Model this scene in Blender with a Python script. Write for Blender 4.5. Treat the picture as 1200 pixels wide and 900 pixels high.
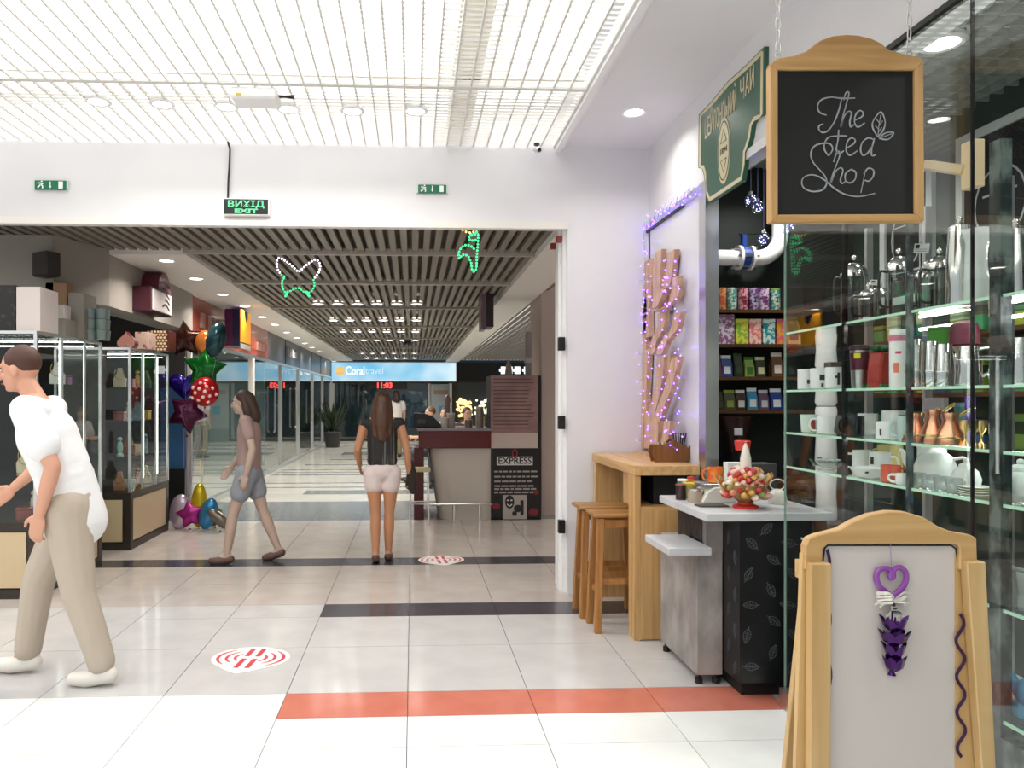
import bpy, bmesh, math, random
from mathutils import Vector, Matrix, Euler

for _o in list(bpy.data.objects):
    bpy.data.objects.remove(_o)
scene = bpy.context.scene
col = scene.collection
PI = math.pi

# ------------------------------------------------------------------ camera
EYE = 1.46
FPX = 860.0                       # focal length in pixels of a 1200 px wide frame
YAW = math.atan(37 / FPX)
cam_d = bpy.data.cameras.new('camera')
cam = bpy.data.objects.new('camera', cam_d)
col.objects.link(cam)
cam.location = (0, 0, EYE)
cam.rotation_euler = (PI / 2, 0, -YAW)
cam_d.sensor_width = 36
cam_d.lens = 36 * FPX / 1200
cam_d.shift_x = 79 / 1200
cam_d.shift_y = 18 / 1200
cam_d.clip_start = 0.05
scene.camera = cam

# ------------------------------------------------------------------ world and exposure
world = bpy.data.worlds.new('world')
scene.world = world
world.use_nodes = True
_bg = world.node_tree.nodes['Background']
_bg.inputs[0].default_value = (0.93, 0.96, 1.0, 1)
_bg.inputs[1].default_value = 0.62
scene.view_settings.view_transform = 'Standard'
scene.view_settings.look = 'None'
scene.view_settings.gamma = 1
scene.view_settings.use_curve_mapping = False
scene.view_settings.exposure = 0.0

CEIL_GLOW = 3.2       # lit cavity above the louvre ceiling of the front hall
CORR_SPOT = 12.0      # watts per corridor downlight
SHOP_SPOT = 10.0
random.seed(7)

# ------------------------------------------------------------------ helpers
def at(px, py, X=None, Y=None, Z=None):
    """a point of the photograph set down at a known plane of the place"""
    a = (px - 521) / FPX
    dx = math.sin(YAW) + a * math.cos(YAW)
    dy = math.cos(YAW) - a * math.sin(YAW)
    dz = (468 - py) / FPX
    t = X / dx if X is not None else Y / dy if Y is not None else (Z - EYE) / dz
    return Vector((t * dx, t * dy, EYE + t * dz))

WM = {}

class MB:
    def __init__(s):
        s.v = []; s.f = []
    def add(s, vs, fs):
        n = len(s.v)
        s.v += [Vector(v) for v in vs]
        s.f += [tuple(i + n for i in f) for f in fs]
        return s
    def bx(s, x0, x1, y0, y1, z0, z1, m=None):
        vs = [Vector((x, y, z)) for z in (z0, z1) for y in (y0, y1) for x in (x0, x1)]
        if m is not None: vs = [m @ v for v in vs]
        return s.add(vs, [(0, 2, 3, 1), (4, 5, 7, 6), (0, 1, 5, 4), (2, 6, 7, 3), (0, 4, 6, 2), (1, 3, 7, 5)])
    def box(s, c, size, rz=0, m=None):
        mm = Matrix.Translation(c) @ Matrix.Rotation(rz, 4, 'Z')
        if m is not None: mm = Matrix.Translation(c) @ m
        a, b, d = (k / 2 for k in size)
        return s.bx(-a, a, -b, b, -d, d, mm)
    def bar(s, p0, p1, w, h, up=(0, 0, 1)):
        p0 = Vector(p0); p1 = Vector(p1); t = (p1 - p0).normalized(); u = Vector(up)
        if abs(t.dot(u)) > .98: u = Vector((0, 1, 0))
        r = t.cross(u).normalized(); u = r.cross(t)
        vs = [p + r * a * w / 2 + u * b * h / 2 for p in (p0, p1) for a, b in ((-1, -1), (1, -1), (1, 1), (-1, 1))]
        return s.add(vs, [(3, 2, 1, 0), (4, 5, 6, 7), (0, 1, 5, 4), (1, 2, 6, 5), (2, 3, 7, 6), (3, 0, 4, 7)])
    def prism(s, poly, axis, a0, a1):
        def mk(p, a):
            if axis == 'y': return (p[0], a, p[1])
            if axis == 'x': return (a, p[0], p[1])
            return (p[0], p[1], a)
        n = len(poly)
        vs = [mk(p, a0) for p in poly] + [mk(p, a1) for p in poly]
        return s.add(vs, [tuple(range(n)), tuple(range(2 * n - 1, n - 1, -1))] + [(i, i + n, (i + 1) % n + n, (i + 1) % n) for i in range(n)])
    def lathe(s, prof, c=(0, 0, 0), n=16, m=None, a0=0, caps=True):
        c = Vector(c); vs = []; fs = []; k = len(prof)
        for i in range(n):
            a = a0 + 2 * PI * i / n
            for r, z in prof:
                v = Vector((r * math.cos(a), r * math.sin(a), z))
                if m is not None: v = m @ v
                vs.append(v + c)
        for i in range(n):
            j = (i + 1) % n
            for q in range(k - 1):
                fs.append((i * k + q, j * k + q, j * k + q + 1, i * k + q + 1))
        if caps and prof[0][0] > 1e-6: fs.append(tuple(i * k for i in range(n))[::-1])
        if caps and prof[-1][0] > 1e-6: fs.append(tuple(i * k + k - 1 for i in range(n)))
        return s.add(vs, fs)
    def cyl(s, c, r, z0, z1, n=16):
        return s.lathe([(r, z0), (r, z1)], c, n)
    def sph(s, c, r, n=12, k=8, m=None):
        if not hasattr(r, '__len__'): r = (r, r, r)
        prof = [(math.sin(PI * i / k), -math.cos(PI * i / k)) for i in range(k + 1)]
        prof[0] = (1e-4, -1); prof[-1] = (1e-4, 1)
        mm = Matrix.Diagonal((*r, 1)).to_4x4()
        if m is not None: mm = m @ mm
        return s.lathe(prof, c, n, mm)
    def tube(s, pts, r, n=8, closed=False, flat=None):
        pts = [Vector(p) for p in pts]; N = len(pts)
        rr = r if hasattr(r, '__len__') else [r] * N
        vs = []; fs = []; u = None
        for i, p in enumerate(pts):
            a = pts[(i - 1) % N] if (closed or i) else p
            b = pts[(i + 1) % N] if (closed or i < N - 1) else p
            t = (b - a)
            t = t.normalized() if t.length > 1e-9 else Vector((0, 0, 1))
            if u is None:
                u = t.orthogonal().normalized()
            else:
                u = (u - t * u.dot(t))
                u = u.normalized() if u.length > 1e-6 else t.orthogonal().normalized()
            w = t.cross(u)
            for q in range(n):
                an = 2 * PI * q / n
                vs.append(p + (u * math.cos(an) + w * math.sin(an)) * rr[i])
        for i in range(N if closed else N - 1):
            j = (i + 1) % N
            for q in range(n):
                fs.append((i * n + q, i * n + (q + 1) % n, j * n + (q + 1) % n, j * n + q))
        if not closed:
            fs.append(tuple(range(n))[::-1]); fs.append(tuple((N - 1) * n + q for q in range(n)))
        return s.add(vs, fs)
    def stroke(s, pts, w, nrm, t=.0015):
        """flat painted line of width w on a surface with normal nrm"""
        pts = [Vector(p) for p in pts]; nrm = Vector(nrm).normalized(); N = len(pts)
        ww = w if hasattr(w, '__len__') else [w] * N
        vs = []
        for i, p in enumerate(pts):
            d = pts[min(i + 1, N - 1)] - pts[max(i - 1, 0)]
            r = d.cross(nrm); r = r.normalized() * ww[i] / 2 if r.length > 1e-9 else Vector((0, 0, 0))
            vs += [p - r, p + r, p + r + nrm * t, p - r + nrm * t]
        fs = []
        for i in range(N - 1):
            for q in range(4):
                fs.append((i * 4 + q, i * 4 + (q + 1) % 4, i * 4 + 4 + (q + 1) % 4, i * 4 + 4 + q))
        fs += [(0, 1, 2, 3), (N * 4 - 1, N * 4 - 2, N * 4 - 3, N * 4 - 4)]
        return s.add(vs, fs)
    def xf(s, m, start=0):
        for i in range(start, len(s.v)): s.v[i] = m @ s.v[i]
        return s
    def build(s, name, mat, parent=None, smooth=False, bevel=0, w=False, seg=1):
        me = bpy.data.meshes.new(name)
        vs = s.v
        if w and parent is not None:
            inv = WM[parent.name].inverted(); vs = [inv @ v for v in vs]
        me.from_pydata([tuple(v) for v in vs], [], s.f)
        bm = bmesh.new(); bm.from_mesh(me)
        bmesh.ops.recalc_face_normals(bm, faces=bm.faces)
        if bevel:
            ed = [e for e in bm.edges if len(e.link_faces) == 2 and e.calc_face_angle(0) > .6]
            bmesh.ops.bevel(bm, geom=ed, offset=bevel, segments=seg, affect='EDGES', profile=.5, clamp_overlap=True)
        bm.to_mesh(me); bm.free()
        if smooth:
            me.polygons.foreach_set('use_smooth', [True] * len(me.polygons))
            try: me.set_sharp_from_angle(angle=.75)
            except Exception: pass
        me.materials.append(mat)
        return link(name, me, parent)

def link(name, me, parent=None):
    o = bpy.data.objects.new(name, me); col.objects.link(o)
    if parent is not None: o.parent = parent
    WM[o.name] = WM.get(parent.name, Matrix()) if parent is not None else Matrix()
    return o

def tag(o, label=None, cat=None, group=None, kind=None):
    if label: o['label'] = label
    if cat: o['category'] = cat
    if group: o['group'] = group
    if kind: o['kind'] = kind
    return o

def thing(name, label, cat, loc=(0, 0, 0), rz=0, group=None):
    o = bpy.data.objects.new(name, None); col.objects.link(o)
    o.empty_display_size = .05
    o.location = loc; o.rotation_euler = (0, 0, rz)
    WM[o.name] = Matrix.Translation(Vector(loc)) @ Matrix.Rotation(rz, 4, 'Z')
    return tag(o, label, cat, group)

def struct(mb, name, mat, label=None, **k):
    o = mb.build(name, mat, **k)
    return tag(o, label, None, None, 'structure')

def dup(o, loc, rz=None, label=None, parent=None):
    c = o.copy(); col.objects.link(c); c.parent = parent
    if parent is None:
        c.location = loc
        if rz is not None: c.rotation_euler = (0, 0, rz)
        if label: c['label'] = label
    for ch in o.children:
        dup(ch, None, parent=c)
    return c

def crom(pts, n=8, closed=False):
    """smooth curve through points"""
    P = [Vector(p) for p in pts]; N = len(P); out = []
    for i in range(N if closed else N - 1):
        p1, p2 = P[i], P[(i + 1) % N]
        p0 = P[(i - 1) % N] if (closed or i) else p1 * 2 - p2
        p3 = P[(i + 2) % N] if (closed or i < N - 2) else p2 * 2 - p1
        for k in range(n):
            t = k / n
            out.append(.5 * ((2 * p1) + (p2 - p0) * t + (2 * p0 - 5 * p1 + 4 * p2 - p3) * t * t + (3 * p1 - p0 - 3 * p2 + p3) * t ** 3))
    if not closed: out.append(P[-1])
    return out

def text_mesh(body, size, align='CENTER', extrude=.001, bold=0.0, space=1.0, shear=0):
    cu = bpy.data.curves.new('lettering', 'FONT')
    cu.body = body; cu.size = size; cu.align_x = align; cu.align_y = 'CENTER'
    cu.extrude = extrude; cu.offset = bold; cu.space_character = space; cu.shear = shear
    cu.resolution_u = 3
    o = bpy.data.objects.new('lettering', cu); col.objects.link(o)
    bpy.context.view_layer.update()
    me = bpy.data.meshes.new_from_object(o.evaluated_get(bpy.context.evaluated_depsgraph_get()))
    bpy.data.objects.remove(o); bpy.data.curves.remove(cu)
    return me

def text(name, body, size, loc, facing, mat, parent, width=None, **k):
    """lettering as flat geometry; facing: direction the letters look towards"""
    me = text_mesh(body, size, **k)
    f = Vector(facing).normalized(); up = Vector((0, 0, 1))
    if abs(f.z) > .9: up = Vector((0, 1, 0))
    r = up.cross(f).normalized(); up = f.cross(r)
    m = Matrix((r, up, f)).transposed().to_4x4(); m.translation = Vector(loc)
    sx = 1
    if width and len(me.vertices):
        xs = [v.co.x for v in me.vertices]; sx = width / (max(xs) - min(xs))
    me.transform(Matrix.Diagonal((sx, 1, 1, 1)))
    me.transform(WM[parent.name].inverted() @ m)
    me.materials.clear(); me.materials.append(mat)
    return link(name, me, parent)

# ------------------------------------------------------------------ materials
def mat(name, c, rough=.5, metal=0, emit=None, es=0, spec=None, coat=0, noise=None, bump=None, trans=0, alpha=1, ior=None):
    """noise = (scale, second colour, stretch xyz, contrast lo, hi)   bump = (scale, strength)"""
    m = bpy.data.materials.new(name); m.use_nodes = True
    nt = m.node_tree; b = nt.nodes['Principled BSDF']
    b.inputs['Base Color'].default_value = (*c, 1)
    b.inputs['Roughness'].default_value = rough
    b.inputs['Metallic'].default_value = metal
    if spec is not None: b.inputs['Specular IOR Level'].default_value = spec
    if coat: b.inputs['Coat Weight'].default_value = coat; b.inputs['Coat Roughness'].default_value = .08
    if emit: b.inputs['Emission Color'].default_value = (*emit, 1); b.inputs['Emission Strength'].default_value = es
    if trans: b.inputs['Transmission Weight'].default_value = trans
    if ior: b.inputs['IOR'].default_value = ior
    if alpha < 1: b.inputs['Alpha'].default_value = alpha
    tc = nt.nodes.new('ShaderNodeTexCoord') if (noise or bump) else None
    if noise:
        sc, c2, st, lo, hi = noise
        mp = nt.nodes.new('ShaderNodeMapping'); mp.inputs['Scale'].default_value = st
        n = nt.nodes.new('ShaderNodeTexNoise'); n.inputs['Scale'].default_value = sc; n.inputs['Detail'].default_value = 5
        r = nt.nodes.new('ShaderNodeValToRGB')
        r.color_ramp.elements[0].position = lo; r.color_ramp.elements[0].color = (*c, 1)
        r.color_ramp.elements[1].position = hi; r.color_ramp.elements[1].color = (*c2, 1)
        nt.links.new(tc.outputs['Object'], mp.inputs[0]); nt.links.new(mp.outputs[0], n.inputs['Vector'])
        nt.links.new(n.outputs['Fac'], r.inputs[0]); nt.links.new(r.outputs[0], b.inputs['Base Color'])
    if bump:
        n = nt.nodes.new('ShaderNodeTexNoise'); n.inputs['Scale'].default_value = bump[0]; n.inputs['Detail'].default_value = 4
        bp = nt.nodes.new('ShaderNodeBump'); bp.inputs['Strength'].default_value = bump[1]; bp.inputs['Distance'].default_value = .01
        nt.links.new(tc.outputs['Object'], n.inputs['Vector']); nt.links.new(n.outputs['Fac'], bp.inputs['Height'])
        nt.links.new(bp.outputs[0], b.inputs['Normal'])
    return m

def wood(name, c1, c2, stretch=(1, 1, .06), scale=26, rough=.42, ring=.35):
    m = bpy.data.materials.new(name); m.use_nodes = True
    nt = m.node_tree; b = nt.nodes['Principled BSDF']; b.inputs['Roughness'].default_value = rough
    tc = nt.nodes.new('ShaderNodeTexCoord'); mp = nt.nodes.new('ShaderNodeMapping'); mp.inputs['Scale'].default_value = stretch
    n = nt.nodes.new('ShaderNodeTexNoise'); n.inputs['Scale'].default_value = scale; n.inputs['Detail'].default_value = 6; n.inputs['Distortion'].default_value = ring
    r = nt.nodes.new('ShaderNodeValToRGB')
    r.color_ramp.elements[0].position = .32; r.color_ramp.elements[0].color = (*c1, 1)
    r.color_ramp.elements[1].position = .68; r.color_ramp.elements[1].color = (*c2, 1)
    nt.links.new(tc.outputs['Object'], mp.inputs[0]); nt.links.new(mp.outputs[0], n.inputs['Vector'])
    nt.links.new(n.outputs['Fac'], r.inputs[0]); nt.links.new(r.outputs[0], b.inputs['Base Color'])
    return m

def emis(name, c, s):
    m = bpy.data.materials.new(name); m.use_nodes = True; nt = m.node_tree
    nt.nodes.remove(nt.nodes['Principled BSDF'])
    e = nt.nodes.new('ShaderNodeEmission'); e.inputs[0].default_value = (*c, 1); e.inputs[1].default_value = s
    nt.links.new(e.outputs[0], nt.nodes['Material Output'].inputs[0])
    return m

def glass(name, tint=(.93, .97, .95), refl=1.0, rough=0.0, f0=1.45):
    """thin clear sheet: straight transmission plus a Fresnel reflection"""
    m = bpy.data.materials.new(name); m.use_nodes = True; nt = m.node_tree
    nt.nodes.remove(nt.nodes['Principled BSDF'])
    t = nt.nodes.new('ShaderNodeBsdfTransparent'); t.inputs[0].default_value = (*tint, 1)
    g = nt.nodes.new('ShaderNodeBsdfGlossy'); g.inputs[0].default_value = (refl, refl, refl, 1); g.inputs['Roughness'].default_value = rough
    lw = nt.nodes.new('ShaderNodeLayerWeight'); lw.inputs[0].default_value = .5       # facing = 1 - |cos|
    pw = nt.nodes.new('ShaderNodeMath'); pw.operation = 'POWER'; pw.inputs[1].default_value = 5
    F0 = ((f0 - 1) / (f0 + 1)) ** 2
    f = nt.nodes.new('ShaderNodeMath'); f.operation = 'MULTIPLY_ADD'; f.inputs[1].default_value = 1 - F0; f.inputs[2].default_value = F0
    nt.links.new(lw.outputs['Facing'], pw.inputs[0]); nt.links.new(pw.outputs[0], f.inputs[0])
    x = nt.nodes.new('ShaderNodeMixShader')
    nt.links.new(f.outputs[0], x.inputs[0]); nt.links.new(t.outputs[0], x.inputs[1]); nt.links.new(g.outputs[0], x.inputs[2])
    nt.links.new(x.outputs[0], nt.nodes['Material Output'].inputs[0])
    return m

def C(h):
    h = h.lstrip('#'); r = [int(h[i:i + 2], 16) / 255 for i in (0, 2, 4)]
    return tuple(x / 12.92 if x <= .04045 else ((x + .055) / 1.055) ** 2.4 for x in r)

_flat = {}
def flat(h, rough=.5, metal=0, coat=0):
    k = (h, rough, metal, coat)
    if k not in _flat: _flat[k] = mat('paint_' + h.lstrip('#'), C(h), rough, metal, coat=coat)
    return _flat[k]

M = {}
M['white_wall'] = mat('white_plaster', C('#e0dfe1'), .6, noise=(1.5, C('#dad8db'), (1, 1, 1), .4, .7))
M['white_paint'] = mat('white_paint', C('#efeeee'), .4)
M['tile_white'] = mat('white_polished_tile', C('#eff0ee'), .16, noise=(3, C('#e6e7e5'), (1, 1, 1), .4, .7))
M['tile_grey'] = mat('grey_polished_tile', C('#c8c5c4'), .13, noise=(4, C('#bfbcbb'), (1, 1, 1), .4, .7))
M['tile_beige'] = mat('beige_polished_tile', C('#c2b8b1'), .13, noise=(4, C('#b8aea7'), (1, 1, 1), .4, .7))
M['tile_dark'] = mat('charcoal_tile', C('#46424a'), .2, noise=(8, C('#3c3940'), (1, 1, 1), .4, .7))
M['tile_band'] = mat('slate_grey_tile', C('#7b7e80'), .2, noise=(6, C('#6f7274'), (1, 1, 1), .4, .7))
M['tile_red'] = mat('terracotta_red_tile', C('#cc7a68'), .15, noise=(6, C('#c67260'), (1, 1, 1), .4, .7))
M['grout'] = mat('grout', C('#8a8684'), .8)
M['louvre'] = mat('pale_aluminium_louvre', C('#e0ded9'), .5)
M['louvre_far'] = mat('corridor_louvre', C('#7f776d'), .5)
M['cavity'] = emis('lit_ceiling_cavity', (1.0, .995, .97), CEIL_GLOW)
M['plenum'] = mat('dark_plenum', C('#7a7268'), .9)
M['soffit'] = mat('soffit_white', C('#e4dfd9'), .6)
M['lamp'] = emis('downlight_lens', (1, .96, .9), 14)
M['chrome'] = mat('chrome', (.78, .78, .78), .12, 1)
M['steel'] = mat('brushed_steel', (.62, .62, .6), .28, 1)
M['silver_frame'] = mat('silver_aluminium', (.7, .71, .71), .33, 1)
M['black'] = mat('black_plastic', C('#141414'), .4)
M['black_gloss'] = mat('black_gloss', C('#0d0d0f'), .12)
M['black_matte'] = mat('black_matte', C('#0f0f0f'), .75)
M['glass'] = glass('clear_glass')
M['glass_shop'] = glass('shop_window_glass', (.965, .985, .977), 1, 0, 1.5)
M['glass_shelf'] = mat('green_edge_glass', C('#8fd8b4'), .05, trans=.85, ior=1.45, emit=C('#8fe0b8'), es=.0)
M['oak'] = wood('oak', C('#cfa873'), C('#b48852'))
M['oak_h'] = wood('oak_along', C('#d3ad7a'), C('#b88d57'), (1, .06, 1))
M['oak_x'] = wood('oak_across', C('#cba26a'), C('#a87d48'), (.06, 1, 1))
M['pine'] = wood('pine', C('#cfae7c'), C('#b8935c'), (1, 1, .05), 22)
M['pine_x'] = wood('pine_across', C('#d0ac78'), C('#b38a54'), (.05, 1, 1), 22)
M['stool'] = wood('stool_wood', C('#b98348'), C('#8f5f30'), (1, 1, .07), 24)
M['stool_top'] = wood('stool_seat_wood', C('#b98a52'), C('#8e6234'), (.07, 1, 1), 24)
M['concrete'] = mat('concrete_laminate', C('#a8a29e'), .5, noise=(7, C('#77726f'), (1, 1, .6), .35, .7), bump=(40, .15))
M['grey_top'] = mat('grey_worktop', C('#c3c3c6'), .35, noise=(5, C('#b4b4b8'), (1, 1, 1), .4, .7))
M['leaf_black'] = mat('black_leaf_board', C('#0d0d10'), .3)
M['leaf_line'] = mat('grey_leaf_print', C('#55555a'), .4)
M['shop_dark'] = mat('shop_dark_wall', C('#16201d'), .6)
M['shop_green'] = mat('shop_green_wall', C('#2f3f37'), .6)
M['shelf_wood'] = wood('brown_shelf', C('#5c3d24'), C('#452c18'), (.06, 1, 1), 20)
M['cream'] = mat('cream_panel', C('#cbb592'), .35)
M['dark_frame'] = mat('dark_brown_frame', C('#332a24'), .35)
M['chalk'] = mat('chalk_grey', C('#9a9c9e'), .9)
M['copper'] = mat('copper', (.85, .42, .26), .25, 1)
M['brass'] = mat('brass', (.72, .5, .2), .25, 1)
M['porcelain'] = mat('porcelain', C('#eeeeec'), .15)
M['mirror_steel'] = mat('polished_steel', (.8, .8, .78), .1, 1)
M['skin'] = mat('skin', C('#c98f70'), .5)
M['skin_pale'] = mat('skin_pale', C('#c59a80'), .5)
M['hair_brown'] = mat('brown_hair', C('#5a3a28'), .5, noise=(60, C('#3c2418'), (1, 1, .05), .3, .7))
# ================================================================== THE SETTING
HZ = 2.75      # underside of the header over the passage
CZ = 3.34      # louvre ceiling of the front hall
CC = 2.84      # louvre ceiling of the corridor
WX = 1.77      # plane of the shop front
WY = 5.45      # face of the wall with the passage

# ---- floor: one slab, tiles let into it
floor = struct(MB().bx(-9, 9, -7, 30, -.12, -.012), 'floor', M['grout'], 'polished tile floor of the mall hall and corridor')
_tm = {}
def tile(x0, x1, y0, y1, m, name='tile', z=0.0):
    g = .002
    k = (round(x1 - x0, 3), round(y1 - y0, 3), m.name)
    if k not in _tm:
        w, d = (x1 - x0) / 2 - g, (y1 - y0) / 2 - g
        me = bpy.data.meshes.new('tile')
        t = MB().bx(-w, w, -d, d, -.02, 0)
        me.from_pydata([tuple(v) for v in t.v], [], t.f); me.materials.append(m); me.update()
        _tm[k] = me
    o = bpy.data.objects.new(name, _tm[k]); col.objects.link(o); o.parent = floor
    o.location = ((x0 + x1) / 2, (y0 + y1) / 2, z)
    return o
XS = [-.626 + .6 * k for k in range(-5, 5)]          # seams -3.626 .. 1.774
for i in range(len(XS) - 1):
    a, b = XS[i], XS[i + 1]
    right = a > -.7
    last = a > 1.1
    rows = [(1.285, 1.885, 'tile_white'), (1.885, 2.485, 'tile_white'), (2.485, 3.085, 'tile_white'), (3.085, 3.385, 'tile_white'),
            (3.385, 3.67, 'tile_red' if right else 'tile_white')]
    rows += [(3.67, 4.06, 'tile_grey'), (4.06, 4.66, 'tile_grey'), (4.66, 4.95, 'tile_grey')] if last else [(3.67, 4.35, 'tile_grey'), (4.35, 4.95, 'tile_grey')]
    rows += [(4.95, 5.26, 'tile_dark' if right else 'tile_grey'), (5.26, 5.87, 'tile_beige'), (5.87, 6.48, 'tile_beige'), (6.48, 6.78, 'tile_dark'),
             (6.78, 7.39, 'tile_beige'), (7.39, 8.0, 'tile_beige'), (8.0, 8.9, 'tile_beige'), (8.9, 9.73, 'tile_band'), (9.73, 10.56, 'tile_band')]
    for y0, y1, m in rows:
        tile(a, b, y0, y1, M[m])
for k in range(3):                                    # columns behind the pier
    a = 1.774 + .6 * k
    for y0, y1, m in [(5.87, 6.48, 'tile_beige'), (6.48, 6.78, 'tile_dark'), (6.78, 7.39, 'tile_beige'), (7.39, 8.0, 'tile_beige'), (8.0, 8.9, 'tile_beige'), (8.9, 9.73, 'tile_band'), (9.73, 10.56, 'tile_band')]:
        tile(a, a + .6, y0, y1, M[m])
MB().bx(-9, -3.63, -7, 10.56, -.03, -.001).build('hall_paving', M['tile_grey'], floor)
MB().bx(-3.624, 9, -7, 1.283, -.03, -.001).build('hall_paving', M['tile_white'], floor)
MB().bx(1.776, 3.3, 1.287, 5.45, -.03, -.001).build('shop_paving', M['tile_grey'], floor)
MB().bx(3.58, 9, 5.8, 10.56, -.03, -.001).build('hall_paving', M['tile_beige'], floor)
M['tile_far'] = mat('pale_corridor_tile', C('#bebdb6'), .16, noise=(2, C('#b2b1aa'), (1, 1, 1), .4, .7))
MB().bx(-9, 9, 10.565, 30, -.03, -.001).build('corridor_paving', M['tile_far'], floor)
for y0, y1, x0, x1 in [(11.35, 11.85, -1.7, 2.6), (12.2, 12.32, -2.75, 3.5), (12.82, 12.95, -2.75, 3.5), (14.2, 14.38, -2.75, 3.5), (14.7, 14.82, -2.75, 3.5),
                       (15.25, 15.4, -2.75, 3.5), (16.4, 16.6, -2.4, 3), (17.8, 18.0, -2.0, 3), (19.4, 20.4, -1.9, 2), (21.6, 22.2, -1.6, 2), (23, 24, -1.3, 1.5)]:
    tile(x0, x1, y0, y1, M['tile_band'], 'floor_stripe', .001)

# ---- passage wall: header, right pier
struct(MB().bx(-9, 1.155, WY, 5.58, HZ, 4.2), 'wall_back', M['white_wall'], 'white header wall over the wide passage')
struct(MB().bx(-9, 1.155, WY - .012, WY + .02, HZ, HZ + .035).bx(-9, 1.155, WY - .02, WY + .02, HZ - .018, HZ + .001), 'trim_1', M['soffit'], 'narrow cream trim along the passage header')
struct(MB().bx(1.155, WX, WY, 5.8, 0, 4.2), 'wall_pier', M['white_wall'], 'white pier between passage and tea shop')
struct(MB().bx(1.2, WX, WY - .012, WY + .002, 0, .1), 'baseboard_pier', M['black'], 'black baseboard at the foot of the pier')
jamb = struct(MB().bx(1.13, 1.155, 5.50, 5.80, 0, HZ).bx(1.112, 1.132, 5.58, 5.66, 0, HZ), 'door_1', M['white_paint'], 'white gate jamb on the passage edge')
for py in (403, 495, 617):
    p = at(662, py, X=1.135)
    MB().bx(1.085, 1.135, p.y - .02, p.y + .03, p.z - .05, p.z + .05).build('latch', M['black'], jamb, bevel=.004, w=True)
for px, py in ((658, 280), (651, 288)):
    p = at(px, py, X=1.12)
    MB().bx(1.085, 1.125, p.y, p.y + .04, p.z - .022, p.z + .022).build('sensor', flat('#8a2a22'), jamb, w=True)

# ---- wall over the shop front and soffit beside the louvre ceiling
struct(MB().bx(WX, WX + .14, -4, WY, 2.77, 4.2), 'wall_right', M['white_wall'], 'white wall over the tea shop front')
struct(MB().bx(1.10, WX, -4, WY, CZ, CZ + .1), 'ceiling_soffit', M['white_wall'], 'white plaster soffit beside the louvre ceiling')
struct(MB().bx(1.06, 1.10, -4, WY, CZ - .03, CZ + .1).bx(1.10, 1.125, -4, WY, CZ - .012, CZ + .01), 'trim_2', M['white_paint'], 'white edge trim of the louvre ceiling')

# ---- front louvre ceiling: lit cavity, long rails, cross fins, main beams
ceil = struct(MB().bx(-9, 1.10, -4, WY, CZ + .32, CZ + .36), 'ceiling', M['cavity'], 'white open louvre ceiling with a bright lit cavity')
_rm = None
for k in range(72):
    x = 1.05 - .1 * k
    if _rm is None:
        _t = MB().bx(-.005, .005, -4, WY - .005, CZ, CZ + .022)
        r = _t.build('louvre_rail', M['louvre'], ceil); _rm = r.data
        r.location.x = x
    else:
        r = bpy.data.objects.new('louvre_rail', _rm); col.objects.link(r); r.parent = ceil; r.location.x = x
fins = MB()
for k in range(90):
    y = WY - .05 - .05 * k
    fins.bx(-6.1, 1.06, y - .0015, y + .0015, CZ + .004, CZ + .017)
tag(fins.build('louvre_fins', M['louvre'], ceil), kind='stuff')
for y in (4.42, 3.3, 2.2, 1.1):
    MB().bx(-6.1, 1.06, y - .02, y + .02, CZ - .004, CZ + .03).build('main_beam', M['louvre'], ceil)
M['dim_strip'] = mat('cream_dim_strip', C('#ece8dc'), .7)  # boxes added in the cavity to give its glow dimmer strips
for x, w in ((-3.65, .12), (.33, .09)):
    MB().bx(x - w, x + w, -4, 5.4, CZ + .1, CZ + .22).build('dim_strip', M['dim_strip'], ceil)
MB().bx(-6.1, 1.06, 4.5, 4.66, CZ + .1, CZ + .2).build('dim_strip', M['dim_strip'], ceil)

# ---- corridor: louvre ceiling, soffits, walls
corr = struct(MB().bx(-6, 1.58, 5.58, 26, CC + .1, CC + .14), 'ceiling_corridor', M['plenum'], 'grey slatted corridor ceiling')
_rm = None
for k in range(33):
    x = 1.12 - .1 * k
    if _rm is None:
        r = MB().bx(-.028, .028, 5.58, 25.8, CC, CC + .05).build('ceiling_slat', M['louvre_far'], corr); _rm = r.data
        r.location.x = x
    else:
        r = bpy.data.objects.new('ceiling_slat', _rm); col.objects.link(r); r.parent = corr; r.location.x = x
_rm2 = bpy.data.meshes.new('ceiling_slat')
_t = MB().bx(-.028, .028, 5.58, 6.9, CC, CC + .05)
_rm2.from_pydata([tuple(v) for v in _t.v], [], _t.f); _rm2.materials.append(M['louvre_far'])
for k in range(26):
    r = bpy.data.objects.new('ceiling_slat', _rm2); col.objects.link(r); r.parent = corr; r.location.x = -2.18 - .1 * k
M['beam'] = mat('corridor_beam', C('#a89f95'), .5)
for y in (6.9, 8.66, 11.0, 13.8, 16.6, 19.4, 22.4, 25.2):
    th = .05 if y == 8.66 else .028
    MB().bx(-2.12, 1.15, y - th, y + th, CC - .03, CC + .03).build('ceiling_beam', M['beam'], corr)
struct(MB().prism([(-2.85, 6.9), (-2.1, 6.9), (-2.1, 25.8), (-2.85, 25.8)], 'z', CC - .04, CC + .2), 'ceiling_soffit_left', M['soffit'], 'left corridor soffit with a row of downlights')
struct(MB().bx(1.15, 1.6, 5.8, 25.8, CC - .06, CC + .2), 'ceiling_soffit_right', M['soffit'], 'right corridor soffit')
hallr = struct(MB().bx(1.6, 9, 5.8, 26, 3.4, 3.44), 'ceiling_side_hall', emis('side_hall_glow', (1, .98, .93), .9), 'louvre ceiling of the side hall with added daylight glow')  # glowing sheet added above the slats in place of daylight
_rm = None
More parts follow.
